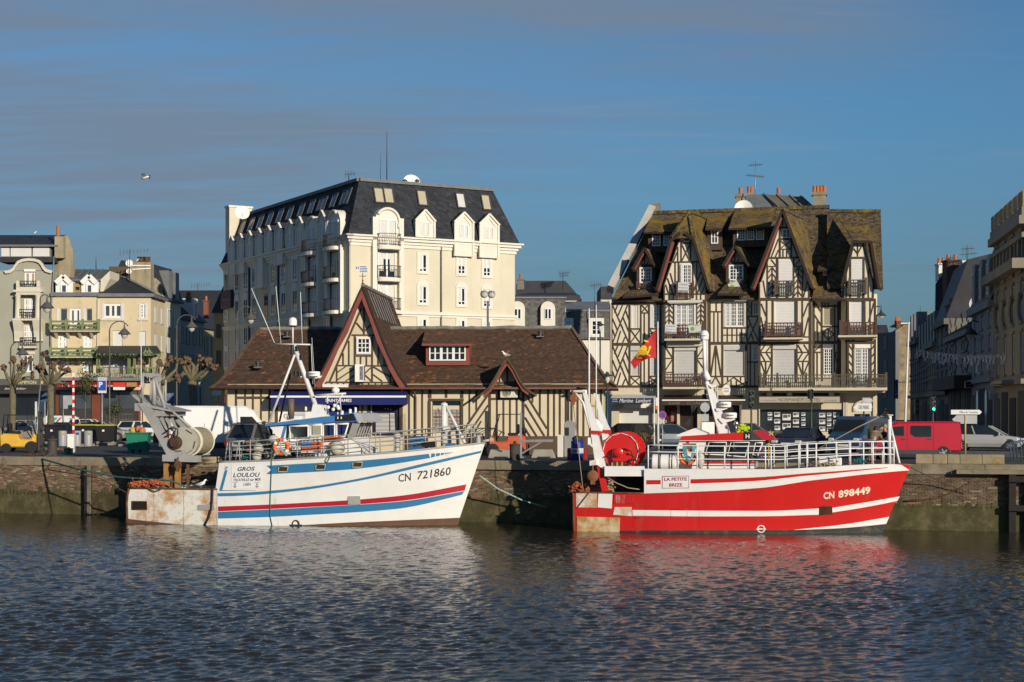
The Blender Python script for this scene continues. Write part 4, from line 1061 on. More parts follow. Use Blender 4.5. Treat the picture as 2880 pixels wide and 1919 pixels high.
balcony(*N4(352,378),*N4(932,610),DO+.9,DO,M_rw,20,(N4(322,0)[0],N4(945,0)[0],N4(0,614)[1],N4(0,642)[1]))
balcony(*N4(1530,370),*N4(2095,572),FO+.7,FO-.5,M_rw,22,(N4(1498,0)[0],N4(2115,0)[0],N4(0,576)[1],N4(0,606)[1]),(N4(1660,0)[0],))
balcony(*N4(275,1195),*N4(2255,1402),FO+1.1,0,M_railgrey,62,(N4(245,0)[0],N4(2270,0)[0],N4(0,1404)[1],N4(0,1448)[1]),[N4(x,0)[0]for x in(325,540,995,1440,1680,2020)])
balcony(*N1(1145,1262),*N1(1395,1500),BO+.5,BO,M_rw,9);balcony(*N2(490,1240),*N2(770,1455),DO+.45,DO,M_railgrey,9);balcony(*N2(1615,1225),*N2(1868,1450),FO+.45,FO,M_railgrey,8)
balcony(*N1(515,1268),*N1(745,1355),.25,-.25,M_rw,9);balcony(*N1(1955,1225),*N1(2200,1320),.25,-.25,M_rw,9)
for(x0,y0,x1,y1)in((995,28,1540,58),(972,702,1552,738)):
 r=NC.rect(*N3(x0,y0),*N3(x1,y1),BO+.3);b=MB();NC.slab(b,r,BO+.05,.3);NC.slab(b,(r[0]+.1,r[1]-.06,r[2]-.1,r[1]),BO+.2,.1);b.build('furled_awning',M_ow,nc)
 # ---- shop storey
zgl=GZ;b=MB()
sh=[NC.rect(1741,1149,1836,1262),NC.rect(1868,1139,2080,1262),NC.rect(*N6(268,412),*N6(1615,772)),NC.rect(*N6(1795,486),*N6(2048,1000))]
wholes(b,NC,(uA,GZ-.1,uZ,Zg1+.02),sh,.5);b.build('shop_wall',M_stone,nc)
NC.sl((NC.uz(1722,1100)[0],NC.uz(1722,1112)[1],NC.uz(1866,1100)[0],NC.uz(1722,1105)[1]),0.,.2).build('cornice',M_stone,nc)
NC.sl(sh[0],-.45,.1).build('garage_shutter',M_sh,nc);NC.sl(sh[1],-.48,.06).build('cafe_front',mat('cafe_dark',(.035,.02,.015),.4),nc)
for x0,x1,y0 in((1905,1912,1140),(1962,1972,1140)):
 r=NC.rect(x0,y0,x1,1262,-.3);NC.sl((r[0],GZ,r[2],r[3]),-.4,.3).build('pilaster',M_stone,nc)
b=MB();NC.slab(b,NC.rect(*N5(1095,442),*N5(1225,632),-.35),-.4,.06);mb_=b.build('menu_board',mat('menu_red',(.3,.05,.045),.6),nc)
b=MB();r=NC.rect(*N5(1105,465),*N5(1215,600),-.35)
for i in range(7):NC.slab(b,(r[0],r[1]+(r[3]-r[1])*i/7,r[0]+(r[2]-r[0])*(.6+.4*((i*37)%5)/5),r[1]+(r[3]-r[1])*(i+.25)/7),-.338,.004)
b.build('menu_lines',M_ow,mb_,kind='stuff')
NC.sl(sh[2],-.45,.06).build('shop_window',M_gb,nc)
M_card=mat('notice_card',(.66,.65,.62),.6,var=.06);M_photo=mat('card_photo',(.1,.15,.17),.5,var=.9,vs=9)
cards=[(398,458,468,512),(398,536,466,588),(504,458,597,532),(504,568,597,640),(510,678,597,748),(636,488,768,588),(636,635,768,735),(806,462,900,536),(806,572,900,645),(804,682,900,752),(942,464,1005,516),(942,544,1005,596),(942,624,1005,676),(942,704,1005,754),(1228,470,1325,540),(1228,578,1325,650),(1228,690,1325,762),(1356,470,1424,522),(1356,550,1422,602),(1356,630,1422,682),(1354,712,1422,762),(1458,464,1552,542),(1458,584,1552,654),(1458,694,1540,762)]
for c in cards:
 r=NC.rect(*N6(c[0],c[1]),*N6(c[2],c[3]),-.36);b=MB();NC.slab(b,r,-.37,.012);o=b.build('notice_card',M_card,nc)
 b=MB();w_,h_=r[2]-r[0],r[3]-r[1]
 NC.slab(b,(r[0]+w_*.08,r[1]+h_*.38,r[0]+w_*.62,r[3]-h_*.1),-.357,.004);NC.slab(b,(r[0]+w_*.68,r[1]+h_*.55,r[0]+w_*.94,r[3]-h_*.1),-.357,.004);b.build('photo',M_photo,o,kind='stuff')
NC.sl(sh[3],-.45,.06).build('shop_door',M_g,nc);b=MB();c=NC.rect(*N6(1900,486),*N6(1925,1000));NC.slab(b,c,-.39,.08);b.build('door_frame',M_stone,nc)
for x0,x1 in((1616,1640),(1650,1700),(2095,2125),(255,272)):
 r=NC.rect(*N6(x0,190),*N6(x1,1040));NC.sl((r[0],GZ,r[2],r[3]),0,.12).build('pilaster',M_stone,nc)
c=NC.pt(*N6(1930,420),0.);rr=(sh[3][2]-sh[3][0])*.56
MB().torus(c,rr,.12,NC.N,16,6,0,0,180).build('door_arch',M_stone,nc)
MB().prism([c+(NC.U*math.cos(R(a))+NC.Z*math.sin(R(a)))*rr for a in range(0,181,15)],NC.N*.03).build('arch_panel',mat('arch_brown',(.2,.16,.11)),nc)
def sawning(x0,y0,x1,y1,ytop,fo,m,label,txts=(),name='shop_awning',valance=None):
 r=NC.rect(x0,y0,x1,y1,fo);t=thing(name,label,'awning',NC.at((r[0]+r[2])/2,r[1],fo/2));zt=NC.uz((x0+x1)/2,ytop,.1)[1]
 MB().prism([NC.at(r[0],zt,.02),NC.at(r[0],zt-.06,.02),NC.at(r[0],r[3]-.05,fo),NC.at(r[0],r[3],fo)],NC.U*(r[2]-r[0])).build('canopy',valance or m,t)
 NC.sl(r,fo,.02).build('valance',m,t)
 for(s,q,mm,kw)in txts:
  qx0,qz0,qx1,qz1=NC.rect(*q,fo)
  letter(s,t,mm,lambda x,y:NC.at(qx0+(qx1-qx0)*x,qz0+(qz1-qz0)*y,fo+.026),**kw)
 return t
ml=sawning(1717,1120,1841,1135,1108,1.3,mat('shop_navy',(.012,.022,.085),.7),'small navy shop awning with white script lettering at the foot of the timbered house',[('Martine  Lambert',(1742,1121.5,1831,1132.5),M_inkw,dict(shear=.35)),('SOUPER',(1723,1122,1736,1125),M_inkw,{}),('GAUFRES',(1722,1128,1737,1131),M_inkw,{})],valance=M_ow)
NC.sl(NC.rect(*N5(316,328),*N5(735,398),.1),0.,.25).build('shutter_box',M_w,nc)
M_brown=mat('brown_canvas',(.052,.03,.022),.8)
sawning(1862,1126,2088,1140,1112,1.4,M_brown,'long dark brown cafe awning with a white edge under the first floor balcony',[('GLACIER',(1880,1132,1913,1137.5),mat('dull_lettering',(.26,.21,.17)),{}),('CHARLOTTE CORDAY',(1932,1132,2060,1137.5),mat('dull_lettering',(.26,.21,.17)),{})])
r=NC.rect(1862,1124,2096,1127.5,1.4);NC.sl(r,1.42,.03).build('awning_edge',M_w,nc)
sawning(*N6(258,210),*N6(1560,300),N6(0,155)[1],1.2,mat('beige_canvas',(.4,.36,.29),.9,var=.12),'long beige estate agency awning with dark serif lettering under the big balcony',[('NORMANDY CASTEL',(*N6(575,230),*N6(1250,285)),M_ink,dict(bold=-.005)),('02 31 98 98',(*N6(1315,258),*N6(1505,288)),mat('faint_lettering',(.22,.2,.18)),{}),('contact@normandycastel.fr',(*N6(290,258),*N6(550,280)),mat('faint_lettering',(.22,.2,.18)),{})])
for i,x in enumerate((425,748,1425)):
 p=NC.pt(*N6(x,165),.7);t=thing('spotlight',('white spotlight at the left end over the beige awning','white spotlight left of centre over the beige awning','white spotlight towards the right end of the beige awning')[i],'lamp',p,0,'spotlights over the agency awning')
 MB().box(p,(.34,.3,.38),NC.rot).build('case',M_w,t,bevel=.04);MB().tube([p+NC.Z*.15,p+NC.Z*.3-NC.N*.65],.02,5).build('arm',M_w,t)
c=NC.pt(2043,1097,.9);t=thing('hanging_sign','oval white hanging sign with thin lettering above the brown cafe awning','sign',c)
b=MB();b.lathe([(0.,-.02),(.25,-.02),(.25,.02),(0,.02)],c,20,axis=NC.N);o=b.build('disc',M_w,t)
for v in o.data.vertices:v.co.z*=1.35
letter('Charlotte',t,M_ink,lambda x,y:c+NC.U*(-.17+.34*x)+NC.Z*(.05+.1*y)+NC.N*.026);letter('CORDAY',t,M_ink,lambda x,y:c+NC.U*(-.17+.34*x)+NC.Z*(-.14+.12*y)+NC.N*.026)
MB().bar(c+NC.Z*.36-NC.U*.3,c+NC.Z*.36+NC.U*.45,.02,.02).bar(c+NC.Z*.36,c+NC.Z*.36-NC.N*.9,.02,.02).build('bracket',M_k,t)
def sale(c,w,h,rz,label,off_m,kind):
 t=thing('sale_board',label,'sign',c,0,'for-sale boards on the balconies')
 def P(x,y,d=0.):return c+(NC.U*(x*math.cos(rz)-y*math.sin(rz))+NC.Z*(x*math.sin(rz)+y*math.cos(rz)))+NC.N*d
 MB().prism([P(-w/2,-h/2),P(w/2,-h/2),P(w/2,h/2),P(-w/2,h/2)],NC.N*.02).build('board',mat('board_white',(.6,.6,.6),.5)if kind else mat('board_cream',(.55,.58,.52),.5),t)
 if kind:
  letter('A VENDRE',t,M_ink,lambda x,y:P(-w*.38+w*.76*x,h*.22+h*.17*y,.024));letter('Normandy Castel',t,M_ink,lambda x,y:P(-w*.42+w*.84*x,-h*.12+h*.15*y,.024))
  MB().prism([P(-w*.46,-h*.46),P(w*.46,-h*.46),P(w*.46,-h*.3),P(-w*.46,-h*.3)],NC.N*.004+NC.N*.02).build('number_band',M_ink,t)
  letter('02.31.98.98.98',t,M_inkw,lambda x,y:P(-w*.42+w*.84*x,-h*.43+h*.1*y,.029))
 else:
  MB().lathe([(0,.02),(h*.26,.02),(h*.26,.026),(0,.026)],P(-w*.2,0),16,axis=NC.N).build('emblem',mat('emblem_green',(.22,.33,.06)),t)
  letter('A VENDRE',t,mat('board_green',(.03,.07,.05)),lambda x,y:P(-w*.4+w*.8*x,h*.34+h*.12*y,.024));letter('02 31 88 88',t,mat('board_green',(.03,.07,.05)),lambda x,y:P(-w*.42+w*.84*x,-h*.46+h*.12*y,.024))
sale(NC.pt(*N1(1242,1338),BO+.58),.66,.6,R(-3),'white for-sale board on the balcony of the left mossy gable',0,True)
sale(NC.pt(*N3(1044,480),BO+1.1),.72,.55,R(-2),'white for-sale board at the left end of the balcony under the striped awning',0,True)
sale(NC.pt(*N3(1425,475),BO+1.1),.76,.5,R(3),'pale green for-sale board at the right end of the balcony under the striped awning',0,False)
sale(NC.pt(*N1(2040,1310),.38),.62,.52,R(28),'tilted pale for-sale board on the small dormer balcony',0,False)
# ---- roof top: chimneys, lantern roof, dish, aerials
M_chim=mat('chimney_render',(.26,.23,.16),.9,var=.3,vs=1.5);M_pot=mat('terracotta_pot',(.42,.14,.06),.8,var=.2,vs=5)
def chimney(px0,py0,px1,py1,off,n,label,potr=.16):
 r=NC.rect(px0,py0,px1,py1,off);t=thing('chimney',label,'chimney',NC.at((r[0]+r[2])/2,r[1],off-.4),0,'chimneys of the timbered house')
 NC.sl((r[0],r[1]-1,r[2],r[3]),off-.8,.8).build('stack',M_chim,t);NC.sl((r[0]-.08,r[3]-.16,r[2]+.08,r[3]+.04),off-.88,.96).build('stack_cap',M_chim,t)
 for i in range(n):
  c=NC.at(r[0]+(r[2]-r[0])*(i+.5)/n,r[3],off-.4);MB().lathe([(potr,0),(potr*1.05,.1),(potr*.75,.15),(potr*.8,.5),(potr*.6,.52)],c,10).build('chimney_pot',M_pot,t)
chimney(2070,547,2094,588,-6,1,'beige chimney with a single pot beside the white dish on the house roof');chimney(2286,542,2323,584,-6,4,'wide beige chimney with four terracotta pots on the house roof')
chimney(2102,544,2117,560,-9,2,'small chimney with two pots behind the roof lantern');chimney(2183,548,2195,562,-9,1,'small chimney with one reddish pot on the lantern roof')
b=MB();p=[NC.pt(2097,546,-8.5),NC.pt(2140,546,-8.5),NC.pt(2190,585,-6.),NC.pt(2190,600,-6),NC.pt(2097,600,-6)]
A_=[NC.pt(2095,600,-6.2),NC.pt(2095,549,-8.),NC.pt(2145,547,-8.),NC.pt(2200,600,-6.2)];bk4=-NC.N*5
b.prism(A_,bk4);b.build('lantern_wall',M_zn,nc)
b=MB();q=[NC.pt(2148,547,-7.9),NC.pt(2252,553,-7.9),NC.pt(2300,597,-5.9),NC.pt(2205,597,-5.9)];b.prism(q,V3((0,0,-.12)));b.build('lantern_roof',mat('brown_zinc',(.15,.125,.085),.7,var=.2),nc)
for f in(0,.35,.7,1):
 MB().bar(q[0].lerp(q[1],f)+NC.Z*.05,q[3].lerp(q[2],f)+NC.Z*.05,.12,.08).build('roof_seam',M_zn,nc)
c=NC.pt(2091,587,-5);t=thing('satellite_dish','white satellite dish rising over the ridge of the timbered house','satellite dish',c)
MB().lathe([(0,-.18),(.35,-.1),(.58,0),(.6,.02),(.35,-.06),(0,-.14)],c,18,axis=(-NC.N*-1+NC.Z*.3)).build('dish',M_w,t);MB().tube([c-NC.Z*.8,c-NC.N*.15],.04,6).build('mast',M_st,t)
def aerial(p0,p1,label,arms,m=M_st,cat='aerial'):
 t=thing('tv_aerial',label,cat,p0);MB().tube([p0,p1],.03,6).build('mast',m,t)
 for(f,L,n,tilt)in arms:
  b=MB();c=p0.lerp(p1,f);d=(V3((1,.35,tilt))).normalized();b.bar(c-d*L/2,c+d*L/2,.03,.03)
  for i in range(n):e=c+d*L*((i+.5)/n-.5);s=V3((-.35,1,0)).normalized();h=.32-.012*i;b.bar(e-s*h,e+s*h,.015,.015);b.bar(e-V3((0,0,.14)),e+V3((0,0,.14)),.012,.012)
  b.build('aerial_arm',M_dst,t)
 return t
aerial(NC.pt(2124,590,-5),NC.pt(2125,455,-5),'tall television aerial on a pole above the timbered house roof',[(.93,1.,7,.1),(.7,1.3,9,-.05)])
c=NC.pt(2478,884,.5);t=thing('wall_lamp','dark bell lamp on a bracket at the right corner of the timbered house','lamp',c);MB().lathe([(.04,.3),(.08,.12),(.32,-.06),(.33,-.1),(.1,-.08)],c,14).build('lamp_shade',M_dst,t);MB().lathe([(.22,-.1),(.16,-.22),(0,-.28)],c,12).build('lamp_globe',M_lampglass,t);MB().tube([c+V3((0,0,.25)),c+V3((0,0,.5)),c+V3((-.55,0,.42))],.04,5).build('bracket',M_dst,t)
# --- large cream hotel with a slate mansard roof
M_hot=mat('hotel_cream',(.62,.56,.43),.9,var=.09,vs=.25,bump=.1,bs=20,dirt=((.44,.385,.28),.55,.8,.5),streak=True)
M_hw=mat('hotel_white_trim',(.7,.66,.57),.8,var=.05,vs=.8)
M_hgrey=mat('hotel_zinc',(.16,.165,.16),.7,var=.2)
HOR=Frame(985,140.,29.4)
HO=HOR.O.copy()
HOL=Frame(985,140.,29.4-90)
hot=thing('hotel','large six-storey cream hotel with dark slate mansard roof and white dormers behind the hall','building',(HO.x,HO.y,GZ))
Hz=conv(580,380,2.613)
def hR(x,y,off=0.):return HOR.uz(*Hz(x,y),off)
def hL(x,y,off=0.):return HOL.uz(*Hz(x,y),off)
uR1=hR(2268,1000)[0];uL0=hL(133,1000)[0]
zc1=HOR.uz(985,661)[1]
zt1=hR(1700,365)[1];
INS=1.55
ztop_=HOR.uz(1004,505,-INS)[1]
zc0=zc1-.85
def both(fn):fn(HOR,0,uR1);fn(HOL,uL0,0)
b=MB()
c4=[HOR.at(0,0),HOR.at(uR1,0),HOR.at(uR1,0)+HOL.U*0+(-HOR.N)*(-uL0),HOL.at(uL0,0)]
for i in range(4):
 p,q=c4[i],c4[(i+1)%4];b.quad(p+V3((0,0,GZ-.2)),q+V3((0,0,GZ-.2)),q+V3((0,0,zc1)),p+V3((0,0,zc1)))
b.build('wall',M_hot,hot)
M_slate_t=tile_mat('slate_tile')
def tone_sl(rng,p):
 t=rng.rand();return np.array([.04,.043,.05])*(.75+.5*t)*(1.25 if rng.rand()<.03 else 1)
cen=sum(c4,V3())/4
inn=[]
for i in range(4):
 p=c4[i];e1=(c4[(i+1)%4]-p).normalized();e0=(c4[i-1]-p).normalized();inn.append(p+(e1+e0)*INS)
outm=[c4[i]-((c4[(i+1)%4]-c4[i]).normalized()+(c4[i-1]-c4[i]).normalized())*.35 for i in range(4)]
bt=MB();bu=MB()
for i in(0,1,2,3):
 j=(i+1)%4;q=[outm[i]+V3((0,0,zc1)),outm[j]+V3((0,0,zc1)),inn[j]+V3((0,0,ztop_)),inn[i]+V3((0,0,ztop_))]
 if i in(0,3):tiles(bt,q,(inn[i]-outm[i])+V3((0,0,ztop_-zc1)),.42,.26,tone_sl,seed=i,lift=.03)
 bu.poly(q)
bu.poly([p+V3((0,0,ztop_+.1))for p in inn])
bt.build('mansard_slates',M_slate_t,hot,kind='stuff')
bu.build('mansard_roof',M_sl,hot)
b=MB()
for i in range(4):b.bar(inn[i]+V3((0,0,ztop_)),inn[(i+1)%4]+V3((0,0,ztop_)),.5,.28)
b.build('roof_kerb',M_hgrey,hot,kind='stuff')
def cornice(fr,u0,u1,z,steps,name='cornice'):
 b=MB()
 for(dz0,dz1,pr)in steps:fr.slab(b,(u0-(pr if fr is HOR else 0),z+dz0,u1+pr,z+dz1),-.02,pr+.02)
 b.build(name,M_hw,hot,kind='stuff')
for fr,u0,u1 in((HOR,.001,uR1),(HOL,uL0,0)):
 cornice(fr,u0,u1,zc1,[(-.9,-.6,.12),(-.6,-.35,.25),(-.35,-.1,.45),(-.1,.06,.62)])
 zs=HOR.uz(1200,883)[1];cornice(fr,u0,u1,zs,[(-.3,-.1,.1),(-.1,.12,.22)],'string_course')
def warea(fr,x0,y0,x1,y1,off=0.):
 (a,c),(d,e)=Hz(x0,y0),Hz(x1,y1);return fr.rect(a,c,d,e,off)
def surround(fr,r,off,w=.18,arch=False,th=.09):
 u0,z0,u1,z1=r;b=MB();uc,rr=(u0+u1)/2,(u1-u0)/2
 fr.slab(b,(u0-w,z0-w,u0,z1),off,th);fr.slab(b,(u1,z0-w,u1+w,z1),off,th);fr.slab(b,(u0,z0-w,u1,z0),off,th+.03)
 if arch:
  fr.slab(b,(u0,z1,u1,z1+.04),off,th)
  pts=[fr.at(uc+(rr+w)*math.cos(R(a)),z1+(rr+w)*math.sin(R(a)),off)for a in range(0,181,15)];b.prism(pts,fr.N*th)
  pts=[fr.at(uc+(rr-.02)*math.cos(R(a)),z1+.02+(rr-.02)*math.sin(R(a)),off+th)for a in range(0,181,15)];b.prism(pts,fr.N*.03)
 else:fr.slab(b,(u0-w,z1,u1+w,z1+w),off,th)
 b.build('window_surround',M_hw,hot)
def hwin(fr,r,off=0.,arch=False,curt=None,nx=2):
 surround(fr,r,off,.2,arch)
 o=window(fr,hot,r,off+.01,M_win,M_g,nx,1,.07,.06,.05,curtain=curt)
 fr.sl((r[0]+.07,r[1]+(r[3]-r[1])*.2,r[2]-.07,r[1]+(r[3]-r[1])*.2+.06),off+.02,.05).build('window_bar',M_win,o)
CU=[(.02,.35,.05),(.6,.98,.05)]
for i,(x0,x1)in enumerate(((1562,1618),(1848,1900),(2034,2086))):
 y=i*16
 hwin(HOR,warea(HOR,x0,878+y,x1,1006+y),0,False,[(.02,.98,.45)]if i else[(.02,.5,.1)])
 hwin(HOR,warea(HOR,x0,1112+y*.8,x1,1238+y*.8),0,True,[(.04,.4,.15)]if i<2 else[(.05,.95,.3)])
 hwin(HOR,warea(HOR,x0,1352+y*.5,x1,1470+y*.5),0,False,[(.05,.6,.5)])
 hwin(HOR,warea(HOR,x0,1590+y*.3,x1,1700+y*.3),0,False,None)
def mans_off(z):return .35-(INS+.35)*max(0,z-zc1)/(ztop_-zc1)
def gdormer(fr,uc,w,zb,zh,zapex,low=None,wz=None):
 off=.42;b=MB();u0,u1=uc-w/2,uc+w/2
 pts=[fr.at(u0,zb,off),fr.at(u1,zb,off),fr.at(u1,zh,off),fr.at(uc,zapex,off),fr.at(u0,zh,off)]
 b.prism([p-fr.N*2.2 for p in pts],fr.N*2.2);d=b.build('dormer',M_hw,hot)
 b=MB()
 for s in(-1,1):b.bar(fr.at(uc,zapex+.05,off+.06),fr.at(uc+s*(w/2+.1),zh-.05,off+.06),.16,.2,0,fr.N);fr.slab(b,(uc+s*w/2-.1,zb,uc+s*w/2+.1,zh),off,.1)
 b.bar(fr.at(uc,zapex-.35,off+.03),fr.at(uc+(w/2-.3),zh-.25,off+.03),.06,.1,0,fr.N)
 b.build('dormer_moulding',M_hw,d,kind='stuff')
 b=MB()
 for s in(-1,1):b.prism([fr.at(uc,zapex+.07,off+.05),fr.at(uc+s*(w/2+.12),zh-.02,off+.05),fr.at(uc+s*(w/2+.12),zh-.02,off-2.2),fr.at(uc,zapex+.07,off-2.2)],V3((0,0,.05)))
 b.build('dormer_roof',M_sl,d)
 wz0,wz1=wz;window(fr,hot,(uc-w*.24,wz0,uc+w*.24,wz1),off+.01,M_win,M_g,2,1,.07,.06,.06,curtain=[(.03,.97,.02)])
for(x0,x1,ya,yh,yb,w0,w1)in((1542,1676,553,628,752,640,738),(1828,1960,572,640,892,660,750),(2012,2146,585,655,903,675,760)):
 xc=(x0+x1)/2;ua,uw=hR(x0,700,.42)[0],hR(x1,700,.42)[0]
 gdormer(HOR,(ua+uw)/2,uw-ua,hR(xc,yb,.42)[1],hR(xc,yh,.42)[1],hR(xc,ya,.42)[1],wz=(hR(xc,w1,.42)[1],hR(xc,w0,.42)[1]))
ironm=mat('balcony_iron',(.05,.035,.03),.6,var=.2)
def iron_balcony(fr,u0,u1,z,dep,parent,h=1.05):
 b=MB();pts=[fr.at(u0,z,.1)]+[fr.at((u0+u1)/2-(u1-u0)/2*math.cos(R(a)),z,dep*.6+dep*.4*math.sin(R(a)))for a in range(0,181,20)]+[fr.at(u1,z,.1)]
 b.prism(pts,(0,0,-.32));sl=b.build('balcony_slab',M_hw,parent)
 b=MB();ip=pts[1:-1]
 full=[]
 for i in range(len(pts)-1):
  n=max(1,int((pts[i+1]-pts[i]).length/.14));full+=[pts[i].lerp(pts[i+1],k/n)for k in range(n)]
 full.append(pts[-1])
 for p in full:b.bar(p,p+fr.Z*h,.025,.025)
 for zz in(.12,h):b.tube([p+fr.Z*zz for p in full],.03,4)
 b.build('balcony_railing',ironm,parent)
def arched_bay(fr,uc,w,ztop_arch,levels,off=.3):
 u0,u1=uc-w/2,uc+w/2;rr=w/2;za=ztop_arch-rr;b=MB()
 pts=[fr.at(u0,za-2.2,off),fr.at(u1,za-2.2,off),fr.at(u1,za,off)]+[fr.at(uc+rr*math.cos(R(a)),za+rr*math.sin(R(a)),off)for a in range(12,180,12)]+[fr.at(u0,za,off)]
 b.prism([p-fr.N*2.2 for p in pts],fr.N*2.2);by=b.build('arched_bay',M_hw,hot)
 b=MB();b.torus(fr.at(uc,za,off+.06),rr-.1,.14,fr.N,18,6,0,*((0,180)));
 b.build('arch_moulding',M_hw,by)
 for s in(-1,1):
  fr.sl((uc+s*(rr+.08)-.22,levels[-1]-.3,uc+s*(rr+.08)+.22,za+.3),-.05,off+.2).build('pilaster',M_hw,hot)
 for k,z in enumerate(levels):
  wz=(u0+.35,z+.02,u1-.35,z+2.35)
  window(fr,hot,wz,off+.02 if k==0 else .02,M_win,M_g,2,1,.1,.1,.08,curtain=[(.02,.46,.02),(.54,.98,.02)]if k!=1 else[(.02,.3,.25),(.7,.98,.25),(.3,.46,.75),(.54,.7,.75)])
  iron_balcony(fr,u0+.12,u1-.12,z,1.15,hot)
uc=(hR(1222,700)[0]+hR(1425,700)[0])/2;w=hR(1412,700)[0]-hR(1230,700)[0]
arched_bay(HOR,uc,w,hR(1320,532,.3)[1],[hR(1320,812,.8)[1],hR(1320,1048,.8)[1],hR(1320,1285,.8)[1]])
def rooflight(fr,x0,y0,x1,y1,lit):
 u0,z0,u1,z1=warea(fr,x0,y0,x1,y1,-.8);o0,o1=mans_off(z0)+.06,mans_off(z1)+.06
 P=lambda u,z,d=0:fr.at(u,z,mans_off(z)+.06+d)
 b=MB();w=.12
 for(a,c,d,e)in((u0-w,z0-w,u0,z1+w),(u1,z0-w,u1+w,z1+w),(u0,z0-w,u1,z0),(u0,z1,u1,z1+w)):b.prism([P(a,c),P(d,c),P(d,e),P(a,e)],fr.N*.1)
 o=b.build('roof_window',M_dst,hot);MB().prism([P(u0,z0),P(u1,z0),P(u1,z1),P(u0,z1)],fr.N*.05).build('pane',lit,o)
M_blind=mat('window_blind',(.42,.37,.26),.5,var=.06);M_blindw=mat('white_blind',(.55,.54,.5),.5,var=.06);M_skyglass=glass_mat('skylight_glass',(.03,.05,.06),.03)
for x0,x1,y0,y1,m in((1246,1304,388,492,M_blind),(1318,1376,390,495,M_blind),(1565,1622,408,512,M_blind),(1852,1904,428,530,M_blindw),(2038,2090,440,545,M_blind)):rooflight(HOR,x0,y0,x1,y1,m)
def Lwin(px):return HOL.uz(580+px/2.613,700)[0]
for x0,x1,y0,y1 in((1012,1040,398,500),(985,1012,412,508),(912,942,435,525),(842,868,455,545),(815,840,465,552),(748,778,482,572),(674,702,505,592),(590,618,530,618),(515,545,545,640),(442,470,568,662),(374,400,590,682),(308,334,612,700),(243,268,632,718)):rooflight(HOL,x0,y0,x1,y1,M_skyglass)
zr1,zr2,zr3,zr4=[HOR.uz(1190,y)[1]for y in(735,828,916,985)]
cols=[150,228,292,355,425,495,570,655,730,892]
for x in cols:
 u=Lwin(x)
 if abs(x-425)>1:
  hwin(HOL,(u-.55,zr1-1.,u+.55,zr1+1.),0,False,None)
  hwin(HOL,(u-.55,zr2-1.,u+.55,zr2+.95),0,True,None)
 hwin(HOL,(u-.5,zr3-.9,u+.5,zr3+.9),0,False,None);hwin(HOL,(u-.5,zr4-.9,u+.5,zr4+.9),0,False,None)
for i,(x,yb)in enumerate(((218,1030),(284,1020),(350,0),(420,1125),(490,0),(565,955),(648,0),(720,0),(884,0))):
 u=Lwin(x);w=1.9;za=zc1+2.55;zb=HOL.uz(580+x/2.613,380+yb/2.613)[1]if yb else zc1-.05
 gdormer(HOL,u,w,zb,zc1+1.75,za+.1,wz=(zc1+.2,zc1+1.5))
for x in(800,962):
 arched_bay(HOL,Lwin(x),2.9,hR(1320,532,.3)[1]-.1,[hR(1320,812,.8)[1],hR(1320,1048,.8)[1],hR(1320,1285,.8)[1]])
for x in(322,536,765,926):
 u=Lwin(x);MB().tube([HOL.at(u,zc0,.1),HOL.at(u,GZ,.1)],.09,6).build('downpipe',M_dst,hot)
u=Lwin(440);HOL.sl((u-.5,zr3-2,u+.5,zr2+1.2),-.02,.05).build('stair_slot',M_g,hot)
for x0,y0,y1 in((1724,800,1300),(1724,1330,1560)):
 u=hR(x0,900)[0];MB().tube([HOR.at(u,hR(x0,y0)[1],.1),HOR.at(u,hR(x0,y1)[1],.1)],.08,6).build('downpipe',M_hgrey,hot)
HOR.sl((.002,GZ,.9,zc0),0.,.06).build('corner_pilaster',M_hot,hot)
HOL.sl((-1.9,GZ,-0.,zc0),0.,.07).build('corner_pilaster',M_hot,hot)
cp=V3((HOL.at(uL0,0).x+.4,HOL.at(uL0,0).y+.3,0));zch=HOL.uz(632,586)[1]
t=thing('chimney','tall plain cream chimney wall at the far left end of the hotel roof','chimney',cp+V3((0,0,zc1)))
HOL.sl((uL0+.1,zc1-4,uL0+1.3,zch),-2.6,2.5).build('stack',M_hot,t);HOL.sl((uL0+0,zch,uL0+1.4,zch+.2),-2.7,2.7).build('stack_cap',M_hw,t)
def dish(p,r,axis,label,grp=None,stem=.8):
 t=thing('satellite_dish',label,'satellite dish',p,0,grp);a=V3(axis).normalized()
 MB().lathe([(0,-r*.3),(r*.6,-r*.18),(r*.97,0),(r,.02),(r*.6,-r*.1),(0,-r*.22)],p,18,axis=a).build('dish',M_w,t)
 MB().tube([p-a*r*.25,p-a*r*.3-V3((0,0,stem))],.04,6).tube([p-a*r*.2-V3((0,0,r*.7)),p+a*r*.7],.015,4).build('mount',M_st,t)
dish(pw(682,598,158),.72,(.3,-1,.3),'round white satellite dish at the far left end of the hotel roof')
dish(pw(1158,512,148),.8,(.2,-1,.5),'white satellite dish on the flat hotel roof right of the tall mast')
def rmast(px,y0,y1,D,r,label,arms=(),name='radio_mast',cat='mast'):
 t=thing(name,label,cat,pw(px,y1,D));MB().tube([pw(px,y1+14,D),pw(px,(y0*.62+y1*.38),D),pw(px,y0,D)],[r,r*.7,r*.35],6).build('mast',M_dst,t)
 for(py,L,n)in arms:
  b=MB();c=pw(px,py,D);d=V3((.95,.3,.12)).normalized();b.bar(c-d*L*.3,c+d*L*.7,.04,.04)
  for i in range(n):e=c+d*L*(i/n-.3);h=.5-.03*i;s_=V3((-.3,.95,.1));b.bar(e-s_*h,e+s_*h,.03,.03);b.bar(e-V3((0,0,h*.7)),e+V3((0,0,h*.7)),.025,.025)
  b.build('aerial_arm',M_dst,t)
rmast(1088,372,508,150,.055,'tall thin radio mast rising from the hotel roof')
